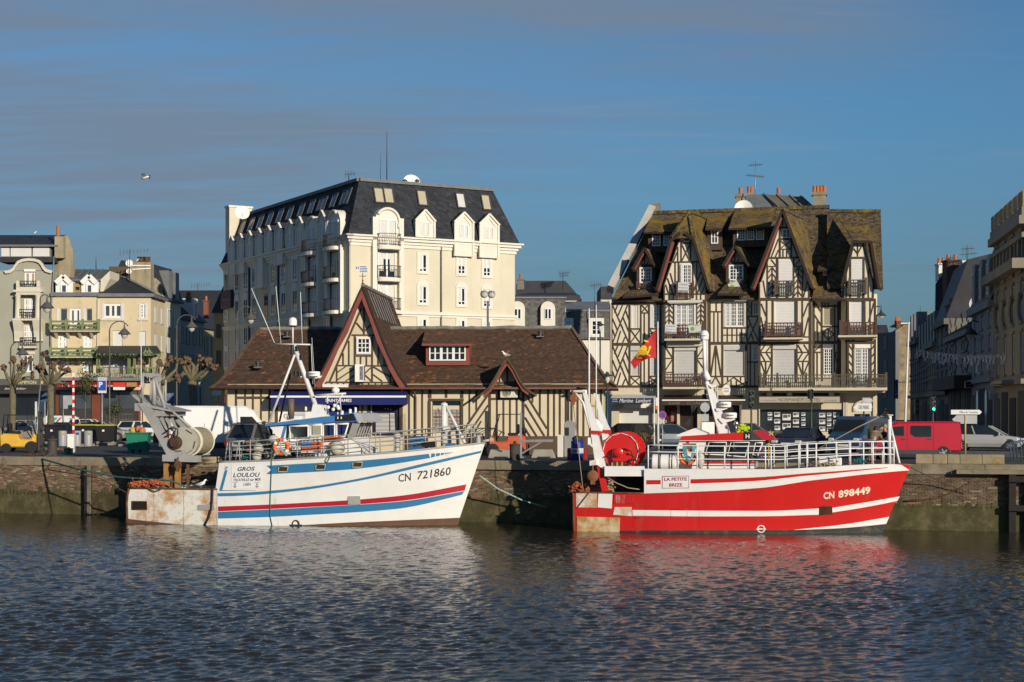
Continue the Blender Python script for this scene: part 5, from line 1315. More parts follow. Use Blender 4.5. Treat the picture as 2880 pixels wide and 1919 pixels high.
rmast(1070,430,510,152,.03,'thin whip aerial on the hotel roof left of the tall mast')
rmast(981,490,510,146,.07,'small television aerial at the left corner of the hotel roof',[(490,1.,7)],'tv_aerial','aerial')
for px,py in((1139,514),(1173,514)):
 p=pw(px,py,146);t=thing('roof_cowl','small dark cowl on the hotel roof just %s of the white dish'%('left' if px<1150 else 'right'),'vent',p);MB().lathe([(.12,-.5),(.12,.1),(.22,.1),(.22,.2),(.05,.32)],p,8).build('cowl',M_dst,t)
t=thing('hotel_sign','dark violet square sign on the shaded left end of the hotel','sign',HOL.at(Lwin(168),zr2+1,.3))
b=MB();us,zs0,ue,zs1=warea(HOL,133,1145,206,1275);HOL.slab(b,(us,zs0,ue,zs1),.1,.3);b.build('panel',mat('sign_violet',(.055,.02,.06),.5,var=.4,vs=.3),t)
letter('Mercure',t,mat('sign_lilac',(.3,.25,.33)),lambda x,y:HOL.at(us+(ue-us)*(.1+.8*x),zs0+(zs1-zs0)*(.42+.16*y),.415))
HOL.sl((uL0,GZ,0,GZ+3.2),0.,.05).build('shop_band',M_hgrey,hot)
WG=Frame(1520,150.,0.);wg=thing('mansard_house','low slate-clad mansard house with white arched dormers right of the hotel','building',WG.at(0,GZ));Zw=conv(1100,860,3.267)
r=WG.rect(1440,840,1590,1260);WG.sl((r[0],GZ,r[2],r[3]),-10,10).build('wall',mat('grey_shingle',(.12,.12,.115),.85,var=.25,vs=3,bump=.5,bs=9),wg)
WG.sl((r[0],r[3],r[2]+.1,r[3]+.15),-10,10.2).build('coping',M_zn,wg)
bt=MB()
def tone_sh(rng,p):return np.array([.125,.12,.112])*(.7+.6*rng.rand())
tiles(bt,[WG.at(r[0],r[3]-5.5,.02),WG.at(r[2],r[3]-5.5,.02),WG.at(r[2],r[3],0.),WG.at(r[0],r[3],0.)],(0,0,1),.3,.22,tone_sh,seed=3);bt.build('wall_slates',M_slate_t,wg,kind='stuff')
for x0,x1 in((1130,1195),(1408,1472)):
 q=WG.rect(*Zw(x0,30),*Zw(x1,128));b=MB();uc,rr=(q[0]+q[2])/2,(q[2]-q[0])/2+.35
 pts=[WG.at(uc-rr,q[1]-.9,.02),WG.at(uc+rr,q[1]-.9,.02),WG.at(uc+rr,q[3],.02)]+[WG.at(uc+rr*math.cos(R(a)),q[3]+rr*math.sin(R(a)),.02)for a in range(15,180,15)]+[WG.at(uc-rr,q[3],.02)]
 b.prism(pts,WG.N*.5);b.build('dormer',M_hw,wg);window(WG,wg,q,.53,M_win,M_g,2,1,.07,.06,.06)
b=MB();q=WG.rect(1560,793,1600,845);b.prism([WG.pt(1490,838,-6),WG.pt(1610,838,-6),WG.pt(1632,846,-2),WG.pt(1440,846,-2)],(0,0,.5));b.build('roof',M_sl,wg)
WH=Frame(1650,132.,0.);w2=thing('slate_house','narrow grey-slated house with white casements between hotel and timbered house','building',WH.at(0,GZ))
r=WH.rect(1592,876,1722,1260);WH.sl((r[0],GZ,r[2],r[3]),-9,9).build('wall',M_hw,w2)
bt=MB();zl=WH.uz(1650,955)[1]
tiles(bt,[WH.at(r[0],zl,.25),WH.at(r[2],zl,.25),WH.at(r[2],r[3],0.),WH.at(r[0],r[3],0.)],(0,-.05,1),.3,.2,tone_sh,seed=4);bt.build('mansard_slates',M_slate_t,w2,kind='stuff')
MB().prism([WH.at(r[0],zl,.2),WH.at(r[2],zl,.2),WH.at(r[2],r[3],-.05),WH.at(r[0],r[3],-.05)],WH.N*-.2).prism([WH.at(r[0],r[3],.1),WH.at(r[2],r[3],.1),WH.at(r[2],r[3]+.9,-3),WH.at(r[0],r[3]+.9,-3)],(0,0,.12)).build('roof',M_zn,w2)
for x0,x1,y0,y1 in((1612,1652,138,208),(1842,1932,138,270)):
 q=WH.rect(*Zw(x0,y0),*Zw(x1,y1));surround(WH,q,.3,.2)
 window(WH,w2,q,.32,M_win,M_g,2,3,.07,.05,.06)
for(pts,D,m,lab)in(([(1452,842),(1452,800),(1475,790),(1590,790),(1636,842)],175,M_sl,'dark slate roof of a far house behind the slate houses'),([(1690,842),(1690,806),(1722,806),(1722,842)],170,M_sl,'small dark roof block left of the timbered house')):
 fr=Frame(pts[0][0],D,0);t=thing('far_house',lab,'building',(fr.O.x,fr.O.y,GZ));q=[fr.pt(x,y)for x,y in pts];MB().prism(q,-fr.N*8).build('roof',m,t)
 b=MB();r_=fr.rect(min(p[0]for p in pts),842,max(p[0]for p in pts),1100);fr.slab(b,(r_[0],GZ,r_[2],r_[3]),-8,7.9);b.build('wall',M_hot,t)
def chim2(px0,py0,px1,py1,D,n,label,m,dep=.9,pots=True,parent=None):
 fr=Frame((px0+px1)/2,D,0);r=fr.rect(px0,py0,px1,py1);t=thing('chimney',label,'chimney',fr.at(0,r[1],-dep/2));fr.sl(r,-dep,dep).build('stack',m,t);fr.sl((r[0]-.08,r[3],r[2]+.08,r[3]+.15),-dep-.08,dep+.16).build('stack_cap',m,t)
 for i in range(n):
  c=fr.at(r[0]+(r[2]-r[0])*(i+.5)/n,r[3]+.15,-dep/2);MB().lathe([(.17,0),(.15,.1),(.13,.55),(.1,.56)],c,8).build('chimney_pot',M_pot,t)
chim2(1455,788,1474,815,172,1,'weathered chimney with one pot at the right edge of the hotel',M_cement)
rmast(1583,765,800,172,.05,'television aerial on the dark far roof right of the hotel',[(768,1.3,8),(776,1.,6)],'tv_aerial','aerial')
rmast(1672,800,880,131,.03,'thin aerial pole on the narrow slate house',[(802,1.,6)],'tv_aerial','aerial')
# --- houses at the left of the square
Zl=conv(0,600,3.267);Zm=conv(0,640,4.9);Zn=conv(0,960,4.6125)
M_greyhouse=mat('grey_green_render',(.33,.32,.255),.9,var=.06,vs=.4)
M_tr=mat('cream_trim',(.6,.55,.44),.85,var=.06)
M_yellowhouse=mat('peach_render',(.6,.5,.33),.9,var=.08,vs=.35,dirt=((.36,.29,.17),.58,.8,.5))
M_sidewall=mat('stained_side_wall',(.34,.29,.19),.95,var=.25,vs=.5,dirt=((.15,.125,.075),.48,.7,.8),streak=True)
M_lgreen=mat('sage_green_wood',(.17,.215,.1),.7,var=.12,vs=3)
M_zincroof=mat('standing_seam_zinc',(.13,.13,.13),.6,metal=.1,var=.2,vs=.8)
M_bw=glass_mat('dim_window',(.05,.06,.07),.08)
LA=Frame(100,165.,0.)
def za(x,y,off=0.):return LA.uz(*Zm(x,y),off)
def rm(Z,x0,y0,x1,y1,off=0.):return LA.rect(*Z(x0,y0),*Z(x1,y1),off)
def bx(parent,r,off,th,m,name,bevel=0):b=MB();LA.slab(b,r,off,th);return b.build(name,m,parent,bevel=bevel)
gh=thing('grey_house','grey-green house with curved gable and stacked cream balconies at the far left','building',LA.at(za(400,600)[0],GZ))
uL,uR=LA.uz(-60,900)[0],LA.uz(148,900)[0];zw=za(400,595)[1]
winr=[rm(Zm,335,610,490,815),rm(Zm,330,975,485,1255),rm(Zm,312,1345,475,1600),rm(Zl,205,1298,305,1460)]
b=MB();wholes(b,LA,(uL,GZ,uR,zw),winr,.25);b.quad(LA.at(uR,GZ),LA.at(uR,zw),LA.at(uR,zw,-12),LA.at(uR,GZ,-12));b.build('wall',M_greyhouse,gh)
ped=[(60,600),(130,592),(185,560),(215,510),(250,465),(310,438),(400,426),(490,432),(550,452),(585,490),(610,535),(650,575),(735,600)]
MB().prism([LA.pt(*Zm(x,y),0)-LA.N*.4 for x,y in ped],LA.N*.4).build('curved_gable',M_greyhouse,gh)
MB().prism([LA.pt(*Zm(x,y),.05)for x,y in ped]+[LA.pt(*Zm(x+(400-x)*.07,y+38),.05)for x,y in ped[::-1]],LA.N*.25).build('gable_moulding',M_tr,gh)
r=rm(Zm,20,265,700,412,-1.2);bx(gh,r,-4.2,3,M_zn,'attic')
for x0,x1 in((20,130),(148,430),(455,680)):bx(gh,rm(Zm,x0,275,x1,400,-1.1),-1.18,.1,M_sh,'attic_shutter')
bx(gh,rm(Zm,0,238,800,265,-.8),-4,3.3,M_zn,'eaves');MB().prism([LA.pt(*Zm(-60,240),-1),LA.pt(*Zm(800,240),-1),LA.pt(*Zm(930,105),-5.2),LA.pt(*Zm(-60,105),-5.2)],(0,0,-.3)).build('roof',M_sl,gh)
bx(gh,rm(Zm,0,410,755,480,-.3),-3,2.8,M_sl,'mansard');bx(gh,rm(Zm,690,265,820,430,-1.4),-4,2.5,M_sl,'mansard_side')
b=MB();q=[(760,660),(765,400),(850,280),(860,130),(880,120),(930,105),(1003,310),(1016,600),(1016,700)];b.prism([LA.pt(*Zm(x,y),-1.6)for x,y in q],-LA.N*.4);b.build('side_wall',M_sidewall,gh)
bx(gh,rm(Zm,752,122,876,420,-.8),-2,1.2,M_sidewall,'chimney_stack');p=LA.pt(*Zm(800,120),-1.2);MB().lathe([(.2,0),(.18,1.1),(.12,1.12)],p,8).build('chimney_pot',M_pot,gh)
window(LA,gh,winr[0],-.2,M_win,mat('tan_blind',(.36,.27,.16),.7),2,1,.18,.18,.08);bx(gh,(winr[0][0],winr[0][3],winr[0][2],winr[0][3]+.25),0,.15,M_w,'shutter_box')
for r in winr[1:3]:window(LA,gh,r,-.2,M_win,mat('louvre_shade',(.4,.38,.34),.7),4,3,.14,.12,.08)
window(LA,gh,winr[3],-.2,M_win,M_bw,2,1,.15,.12,.08)
def iron_rail(parent,r,off,n,m=M_k,scroll=True):
 b=MB();LA.slab(b,(r[0],r[3]-.08,r[2],r[3]),off,.05);LA.slab(b,(r[0],r[1],r[2],r[1]+.06),off,.05);LA.slab(b,(r[0],r[3]-.35,r[2],r[3]-.3),off,.04)
 for i in range(n+1):u=r[0]+(r[2]-r[0])*i/n;LA.slab(b,(u-.02,r[1],u+.02,r[3]),off,.04)
 if scroll:
  for i in range(n):b.torus(LA.at(r[0]+(r[2]-r[0])*(i+.5)/n,r[1]+(r[3]-r[1])*(.3 if i%2 else .5),off+.02),(r[2]-r[0])/n*.55,.025,LA.N,8,4)
 b.build('iron_railing',m,parent,kind='stuff')
bx(gh,rm(Zm,185,860,580,890,.9),0.,1.,M_tr,'balcony_slab');bx(gh,rm(Zm,225,820,560,862,.8),0.,.9,M_tr,'balcony_base');bx(gh,rm(Zm,225,890,560,928,.8),0.,.9,M_tr,'entablature')
for x in(248,530):bx(gh,rm(Zm,x-22,735,x+22,822,.8),.5,.4,M_tr,'balcony_pier')
iron_rail(gh,rm(Zm,268,735,510,818,.8),.75,10)
for x in(246,522):
 p0,p1=LA.pt(*Zm(x,1255),.6),LA.pt(*Zm(x,928),.6);MB().lathe([(.36,0),(.36,.12),(.3,.2),(.26,(p1-p0).z-.25),(.34,(p1-p0).z-.1),(.36,(p1-p0).z)],p0,12).build('column',M_tr,gh)
bx(gh,rm(Zm,175,1255,562,1282,.9),0.,1.,M_tr,'balcony_slab');iron_rail(gh,rm(Zm,268,1125,500,1255,.8),.75,8)
for x in(240,512):
 b=MB();q=[(0,1282),(1.,1282),(.85,1330),(.5,1430),(.35,1540),(.4,1570),(0,1570)]
 b.prism([LA.pt(*Zm(x-28,y),0)+LA.N*o for o,y in q],LA.U*.9);b.build('scroll_bracket',M_tr,gh)
iron_rail(gh,rm(Zl,188,1140,330,1222,.6),.55,8);bx(gh,rm(Zl,180,1222,335,1240,.6),0.,.7,M_tr,'balcony_slab');bx(gh,(winr[3][0]-.2,winr[3][3],winr[3][2]+.2,winr[3][3]+.3),0,.1,M_tr,'lintel')
MB().tube([LA.pt(*Zm(740,400),-.2),LA.pt(*Zm(738,600),.15),LA.pt(*Zm(700,1200),.15),LA.pt(140,1150,.15)],.09,6).build('downpipe',M_zn,gh)
bx(gh,(uL,GZ,uR,LA.uz(100,1066)[1]),0.,.25,mat('shop_charcoal',(.05,.05,.05),.6),'shop_front');bx(gh,rm(Zn,180,690,620,960),.2,.1,M_g,'shop_window')
sb=bx(gh,rm(Zn,-60,488,580,572,.5),.25,.3,mat('shop_grey',(.085,.09,.085),.6),'shop_sign')
q=rm(Zn,150,512,474,556,.5);letter('CHAMPION',sb,mat('gold_lettering',(.55,.46,.25)),lambda x,y:LA.at(q[0]+(q[2]-q[0])*x,q[1]+(q[3]-q[1])*y,.565),bold=.02)
lamp_=rm(Zn,525,515,556,555,.5);bx(sb,lamp_,.55,.03,mat('yellow_print',(.7,.5,.02)),'shop_emblem')
r=rm(Zn,-60,655,600,680,1.5);t=thing('shop_awning','charcoal shop awning with pale script lettering at the foot of the grey house','awning',LA.at((r[0]+r[2])/2,r[1],.8))
b=MB();zt=LA.uz(80,1085,.6)[1];b.prism([LA.at(r[0],zt,.5),LA.at(r[0],zt-.1,.5),LA.at(r[0],r[3],1.5),LA.at(r[0],r[3]+.1,1.5)],LA.U*(r[2]-r[0]));b.build('canopy',mat('charcoal_canvas',(.035,.033,.03),.8),t);LA.sl(r,1.5,.04).build('valance',mat('charcoal_canvas',(.035,.033,.03),.8),t)
a0,a1=LA.pt(*Zn(60,628),1.22),LA.pt(*Zn(350,602),1.);letter('Immobilier',t,M_inkw,lambda x,y:LA.at(a0.dot(LA.U)-LA.O.dot(LA.U)+(a1.x-a0.x)*x,a0.z+(a1.z-a0.z)*y,1.32-.25*y),shear=.3)
ph=thing('peach_house','peach house with slate mansard, two white dormers and two sage-green balconies','building',LA.at(LA.uz(212,900)[0],GZ))
uL2,uR2=LA.uz(145,900)[0],LA.uz(279,900)[0];zw2=LA.uz(212,834)[1]
wn2=[rm(Zl,525,876,617,990),rm(Zl,643,876,745,1030),rm(Zl,768,876,847,990),rm(Zl,532,1122,614,1240),rm(Zl,768,1120,848,1240),rm(Zl,560,1352,640,1450),rm(Zl,760,1352,850,1450)]
b=MB();wholes(b,LA,(uL2+.01,GZ,uR2,zw2),wn2,.25,.06);b.build('wall',M_yellowhouse,ph)
bx(ph,(uL2,zw2,uR2,zw2+.4),-.1,.5,M_zn,'gutter');MB().prism([LA.pt(*Zl(500,748),0),LA.pt(*Zl(918,748),0),LA.pt(*Zl(930,605),-.9),LA.pt(*Zl(505,605),-.9)],-LA.N*2).build('mansard',M_sl,ph)
b=MB();q=[LA.pt(*Zl(515,606),-.8),LA.pt(*Zl(935,604),-.8),LA.pt(*Zl(1008,518),-6),LA.pt(*Zl(600,515),-6)];b.prism(q,(0,0,-.2));b.build('zinc_roof',M_zincroof,ph)
for i in range(1,7):f=i/7;MB().bar(q[0].lerp(q[1],f)+LA.Z*.05,q[3].lerp(q[2],f)+LA.Z*.05,.1,.1).build('roof_seam',M_zn,ph)
MB().prism([LA.pt(*Zl(x,y),-.1)for x,y in((920,748),(926,610),(1008,530),(1010,600),(935,748))],-LA.N*4).build('party_wall',M_tr,ph)
for x0,x1,xa in((540,632,583),(776,865,820)):
 r=rm(Zl,x0+15,648,x1-10,740,.3);b=MB();LA.slab(b,(r[0]-.5,r[1]-.3,r[2]+.5,r[3]+.2),-1.5,1.75);pa=LA.pt(*Zl(xa,585),.25);b.prism([LA.at(r[0]-.5,r[3]+.2,.25),LA.at(r[2]+.5,r[3]+.2,.25),pa],-LA.N*1.7);b.build('dormer',M_w,ph)
 MB().bar(LA.pt(*Zl(xa,577),.4),LA.pt(*Zl(xa-68,642),.4),.5,.25,0,LA.N).bar(LA.pt(*Zl(xa,577),.4),LA.pt(*Zl(xa+64,642),.4),.5,.25,0,LA.N).build('dormer_gable',M_w,ph);window(LA,ph,r,.26,M_win,M_bw,1,1,.18,.1,.1)
window(LA,ph,rm(Zl,655,645,757,737,.2),-.3,mat('ochre_frame',(.3,.22,.09)),M_g,1,1,.35,.1,.3)
for r,k in zip(wn2,(1,2,1,2,2,2,2)):
 if k==1:window(LA,ph,(r[0]+(r[2]-r[0])*.32,r[1],r[2],r[3]),-.1,M_tr,M_bw,1,1,.06);LA.sl((r[0],r[1],r[0]+(r[2]-r[0])*.3,r[3]),-.1,.2).build('shutter',M_sh,ph)
 else:window(LA,ph,r,-.1,M_win,M_bw if r is wn2[1]else mat('louvre_shade',(.4,.38,.34),.7),2,1 if r is wn2[1]else 2,.2,.2,.1)
def green_balcony(y0,y1,ys,x0=465,x1=905,parent=ph):
 r=rm(Zl,x0,y0,x1,y1,1.2);b=MB();h=r[3]-r[1];w=r[2]-r[0]
 LA.slab(b,(r[0],r[3]-.2,r[2],r[3]),1.1,.15);LA.slab(b,(r[0],r[3]-.55,r[2],r[3]-.42),1.12,.1);LA.slab(b,(r[0],r[1],r[2],r[1]+.15),1.12,.1)
 for i in range(7):
  u=r[0]+w*i/6
  if i in(0,2,4,6):LA.slab(b,(u-.12,r[1],u+.12,r[3]+.15),1.05,.22)
 for k in range(3):
  a,e=r[0]+w*k/3,r[0]+w*(k+1)/3;c=(a+e)/2
  for j in range(4):
   for u in(a+(c-.55-a)*(j+.7)/4,e-(c-.55-a)*(j+.7)/4):LA.slab(b,(u-.06,r[1]+.1,u+.06,r[3]-.45),1.12,.08)
  b.bar(LA.at(c-.6,r[1]+.1,1.15),LA.at(c+.6,r[3]-.5,1.15),.06,.12,0,LA.N);b.bar(LA.at(c+.6,r[1]+.1,1.16),LA.at(c-.6,r[3]-.5,1.16),.06,.12,0,LA.N)
 b.build('balustrade',M_lgreen,parent);s_=rm(Zl,x0-2,y1+2,x1-5,ys,1.25);LA.sl(s_,0,1.3).build('balcony_slab',M_tr,parent)
 for i in range(4):u=s_[0]+(s_[2]-s_[0])*(i+.2)/4;MB().prism([LA.at(u,s_[1],.05),LA.at(u,s_[1],1.1),LA.at(u,s_[1]-.2,.8),LA.at(u,s_[1]-.7,.05)],LA.U*.25).build('balcony_bracket',M_tr,parent)
green_balcony(986,1078,1088);green_balcony(1236,1318,1328,462,888)
b=MB()
rg=np.random.RandomState(2)
def ivy(b,x0,x1,y,n,off,Z=Zl,spread=10,s=.16):
 for i in range(n):
  x=rg.uniform(x0,x1);p=LA.pt(*Z(x,y+rg.normal(0,spread*.5)+abs(rg.normal(0,spread*.5))),off+rg.uniform(-.1,.2));d=V3(rg.normal(0,1,3)).normalized();e=d.cross(V3((rg.rand(),rg.rand(),rg.rand()))).normalized();s_=s*rg.uniform(.6,1.3)
  b.add([p-d*s_,p+e*s_*.6,p+d*s_,p-e*s_*.6],[(0,1,2,3)])
ivy(b,470,885,1340,420,1.25);M_leaf=mat('dark_leaf',(.035,.05,.016),.7,var=.5,vs=6);M_dryleaf=mat('dry_leaf',(.12,.085,.035),.8,var=.5,vs=6)
tag(b.build('climbing_plant',M_leaf),'strip of dark creeper hanging under the lower green balcony of the peach house','creeper')
MB().tube([LA.pt(*Zm(1352,990),.15),LA.pt(*Zm(1348,1568),.15),LA.pt(274,1080,.15)],.1,6).build('downpipe',M_tr,ph)
ch=thing('brasserie_house','peach corner house with black hipped roof over the brasserie terrace','building',LA.at(LA.uz(350,900)[0],GZ))
LR=Frame(425,165.,90.)
uL3,uR3=LA.uz(279,900)[0]+.01,LA.uz(425,900)[0];zw3=LA.uz(350,836)[1]
wn3=[rm(Zl,950,830,1130,966),rm(Zl,1288,832,1350,966),rm(Zl,1040,1078,1128,1220),rm(Zl,1282,1086,1342,1222),rm(Zl,960,1320,1170,1440)]
b=MB();wholes(b,LA,(uL3,GZ,uR3,zw3),wn3,.25,.12);uB=LR.uz(463,900)[0]
b.quad(LR.at(-.12,GZ),LR.at(uB,GZ),LR.at(uB,zw3),LR.at(-.12,zw3));b.build('wall',M_yellowhouse,ch)
bx(ch,(uL3,zw3,uR3+.3,zw3+.35),-.2,.7,M_zn,'gutter');LR.sl((-.4,zw3,uB,zw3+.35),-.2,.6).build('gutter',M_zn,ch)
zr_=LA.uz(350,781,-4)[1];zz=zw3+.35;A0,A1,A2=LA.at(uL3,zz,.5),LA.at(uR3+.5,zz,.5),LR.at(uB,zz,.5);T0,T1=LA.pt(309,781,-4.5),LA.pt(347,781,-4.5);T2=LR.at(uB,zr_-.5,-4)
MB().poly([A0,A1,T1,T0]).poly([A1,A2,T2,T1]).poly([A0,T0,T0-LA.N*6,A0-LA.N*8]).build('hipped_roof',M_sl,ch)
MB().tube([T0+LA.Z*.1,T1+LA.Z*.1,A1+LA.Z*.1],.12,5).build('hip_flashing',M_zn,ch)
window(LA,ch,wn3[0],-.05,M_win,M_bw,3,1,.25,.25,.1);window(LA,ch,wn3[1],-.05,M_win,M_bw,2,4,.16,.1,.1)
for r in wn3[2:5]:bx(ch,r,-.08,.08,M_sh,'shutter')
for r in wn3[:2]:
 for s_ in(0,1):u=r[0]-.1 if s_==0 else r[2]-.15;bx(ch,(u,r[1]-.1,u+.25,r[3]),.12,.05,M_sh,'shutter')
 bx(ch,(r[0]-.2,r[1]-.25,r[2]+.2,r[1]-.08),.12,.15,M_tr,'sill')
for i in range(3):
 for z0,z1 in((LA.uz(430,905)[1],LA.uz(430,862)[1]),(LA.uz(430,985)[1],LA.uz(430,940)[1])):b=MB();u=1.5+i*3;LR.slab(b,(u,z0,u+1.3,z1),.02,.06);b.build('shutter',M_sh,ch)
bx(ch,rm(Zl,1196,448,1385,745,-5),-6.5,1.5,M_sidewall,'chimney_stack')
for x in(1293,1352):p=LA.pt(*Zl(x,446),-5.7);MB().lathe([(.35,0),(.35,.45),(.4,.5)],p,8).build('chimney_pot',M_ru,ch)
for y0,y1 in((480,482),(516,506)):MB().bar(LA.pt(*Zl(1215,y0),-4.95),LA.pt(*Zl(1385,y1),-4.95),.05,.12).build('strap',M_w,ch)
MB().prism([LA.pt(*Zl(x,y),-9)for x,y in((1000,490),(1180,490),(1185,560),(1015,600))],-LA.N*1).build('far_roof',mat('brown_far_roof',(.12,.085,.05),.9,var=.3,vs=4),ch)
dish(LA.pt(*Zm(1782,492),-3.5),.38,(.15,-1,.1),'larger upper satellite dish on the pole beside the brown chimney wall',None,1.);dish(LA.pt(*Zm(1778,603),-3.4),.29,(.1,-1,.1),'smaller lower satellite dish on the pole beside the brown chimney wall',None,3)
rmast(364,700,780,168,.05,'television aerial above the two satellite dishes on the left',[(708,3.2,9)],'tv_aerial','aerial');rmast(270,724,756,172,.06,'short dark pole on the peach house roof',[],'roof_pole','pole')
r=rm(Zl,885,1292,1480,1302,2.2);cp_=thing('terrace_canopy','dark pitched canopy on sage-green posts along the brasserie front','canopy',LA.at((r[0]+r[2])/2,GZ,2))
MB().prism([LA.at(r[0],r[3],2.3),LA.at(r[2],r[3],2.3),LA.pt(*Zl(1440,1236),.2),LA.pt(*Zl(905,1236),.2)],(0,0,.2)).build('canopy_roof',M_sl,cp_);LA.sl((r[0],r[1]-.2,r[2],r[3]),2.15,.15).build('fascia',M_lgreen,cp_)
g0,g1,ga=LA.pt(*Zl(1315,1300),2.5),LA.pt(*Zl(1400,1300),2.5),LA.pt(*Zl(1355,1240),2.5)
for a_,e_ in((g0,ga),(ga,g1),(g0,g1),((g0+g1)/2,ga)):MB().bar(a_,e_,.2,.25,0,LA.N).build('gablet_beam',M_lgreen,cp_)
for x in(893,915,1180,1195,1232,1245,1280,1375,1395,1462):q=rm(Zl,x-5,1300,x+5,1500,2.1);bx(cp_,(q[0],q[1],q[2],q[3]),2.05,.18,M_lgreen,'post')
for x0,x1,m in((890,940,M_lgreen),(1185,1290,M_lgreen),(1300,1460,M_lgreen)):
 q=rm(Zl,x0,1415,x1,1500,2.2);b=MB();LA.slab(b,(q[0],q[3]-.15,q[2],q[3]),2.15,.1);LA.slab(b,(q[0],q[1],q[2],q[1]+.15),2.15,.1)
 for i in range(8):u=q[0]+(q[2]-q[0])*i/7;LA.slab(b,(u-.06,q[1],u+.06,q[3]),2.15,.08)
 b.build('balustrade',m,cp_)
q=rm(Zl,940,1410,1175,1500,2.2);b=MB();LA.slab(b,(q[0],q[3]-.1,q[2],q[3]),2.15,.06)
for i in range(22):u=q[0]+(q[2]-q[0])*i/21;LA.slab(b,(u-.03,q[1],u+.03,q[3]),2.15,.04)
b.build('iron_railing',M_gi,cp_)
b=MB();ivy(b,890,1440,1306,420,2.3,spread=16);tag(b.build('climbing_plant',M_leaf),'creeper with small leaves hanging from the brasserie canopy','creeper')
sb=bx(ch,LA.rect(160,1062,402,1071,2.4),.3,2.1,M_zn,'shop_cornice');q=LA.rect(182,1045,308,1061,2.2);q2=LA.rect(312,1049,382,1060,2.2);M_sign_cream=mat('sign_letters',(.38,.36,.29),.6)
def lett3(t,q,parent,m,off,th=.12,**kw):
 o=letter(t,parent,m,lambda x,y:LA.at(q[0]+(q[2]-q[0])*x,q[1]+(q[3]-q[1])*y,off),**kw);return o
lett3('La Coupole',q,sb,M_sign_cream,2.42,shear=.3,bold=.02);lett3('Brasserie',q2,sb,M_sign_cream,2.42,shear=.3,bold=.015)
r=LA.rect(160,1082,392,1089,3.);t=thing('brasserie_awning','red brasserie awning with cream lettering at the foot of the peach houses','awning',LA.at((r[0]+r[2])/2,r[1],2))
b=MB();M_redcanvas=mat('red_canvas',(.3,.015,.02),.8);b.prism([LA.at(r[0],r[3]+.45,1.6),LA.at(r[0],r[3]+.3,1.6),LA.at(r[0],r[3]-.05,3.),LA.at(r[0],r[3],3.)],LA.U*(r[2]-r[0]));b.build('canopy',M_redcanvas,t);LA.sl(r,3.,.05).build('valance',M_redcanvas,t)
for s_,x0,x1 in(('CAFE',176,196),('LA COUPOLE',222,272),('BAR',305,318)):lett3(s_,LA.rect(x0,1083.5,x1,1088,3.),t,M_inkw,3.06)
bx(ch,LA.rect(318,1076,353,1088,3.1),3.08,.06,mat('scarlet',(.6,.03,.02)),'sign_panel');bx(ch,LA.rect(319,1089,352,1097,3.1),3.08,.06,M_w,'sign_panel');bx(ch,LA.rect(356,1076,385,1088,3.1),3.08,.06,mat('tan_sign',(.36,.2,.08)),'sign_panel')
M_redwood=mat('red_brown_wood',(.16,.04,.022),.6,var=.2)
bx(ch,LA.rect(162,1097,400,1230,.5),.1,.4,mat('dark_shopfront',(.045,.04,.036),.4),'shop_front')
for x0,x1 in((157,165),(258,282),(388,400)):bx(ch,LA.rect(x0,1097,x1,1230,.6),.45,.2,M_redwood,'pilaster')
for x0,x1 in((168,210),(212,255),(286,330),(336,384)):bx(ch,LA.rect(x0,1102,x1,1150,.55),.5,.06,M_bw,'shop_window')
# ---- shaded houses in the side street left of the hotel
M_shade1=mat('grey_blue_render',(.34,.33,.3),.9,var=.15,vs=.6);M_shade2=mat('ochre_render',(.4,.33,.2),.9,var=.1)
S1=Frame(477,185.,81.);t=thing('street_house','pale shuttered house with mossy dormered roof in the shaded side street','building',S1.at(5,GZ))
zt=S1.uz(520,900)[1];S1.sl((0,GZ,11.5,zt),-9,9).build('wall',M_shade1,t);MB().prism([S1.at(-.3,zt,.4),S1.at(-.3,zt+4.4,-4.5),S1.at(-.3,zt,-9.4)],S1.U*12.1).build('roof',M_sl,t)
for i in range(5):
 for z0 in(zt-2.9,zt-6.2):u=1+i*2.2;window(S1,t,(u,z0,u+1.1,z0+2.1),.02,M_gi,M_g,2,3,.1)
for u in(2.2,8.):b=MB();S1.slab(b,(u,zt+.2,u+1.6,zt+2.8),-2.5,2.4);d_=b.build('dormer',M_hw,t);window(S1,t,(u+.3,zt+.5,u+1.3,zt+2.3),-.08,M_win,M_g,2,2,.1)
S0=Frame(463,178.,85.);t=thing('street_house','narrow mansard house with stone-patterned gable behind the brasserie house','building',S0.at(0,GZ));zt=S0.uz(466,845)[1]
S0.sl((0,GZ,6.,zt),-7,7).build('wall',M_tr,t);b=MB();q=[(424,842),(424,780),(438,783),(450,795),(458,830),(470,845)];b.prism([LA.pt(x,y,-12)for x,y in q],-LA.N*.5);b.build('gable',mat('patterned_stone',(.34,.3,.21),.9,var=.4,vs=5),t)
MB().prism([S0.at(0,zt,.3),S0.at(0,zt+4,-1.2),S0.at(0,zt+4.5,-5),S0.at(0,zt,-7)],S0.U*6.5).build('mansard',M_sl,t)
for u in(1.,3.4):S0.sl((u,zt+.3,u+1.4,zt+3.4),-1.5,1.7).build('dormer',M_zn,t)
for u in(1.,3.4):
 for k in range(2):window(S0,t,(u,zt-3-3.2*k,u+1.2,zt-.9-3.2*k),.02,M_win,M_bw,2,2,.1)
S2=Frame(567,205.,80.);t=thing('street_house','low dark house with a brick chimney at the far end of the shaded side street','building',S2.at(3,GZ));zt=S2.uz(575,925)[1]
S2.sl((0,GZ,12,zt),-9,9).build('wall',M_shade2,t);MB().prism([S2.at(-.3,zt,.4),S2.at(-.3,zt+4.6,-4.5),S2.at(-.3,zt,-9.4)],S2.U*13).build('roof',M_sl,t)
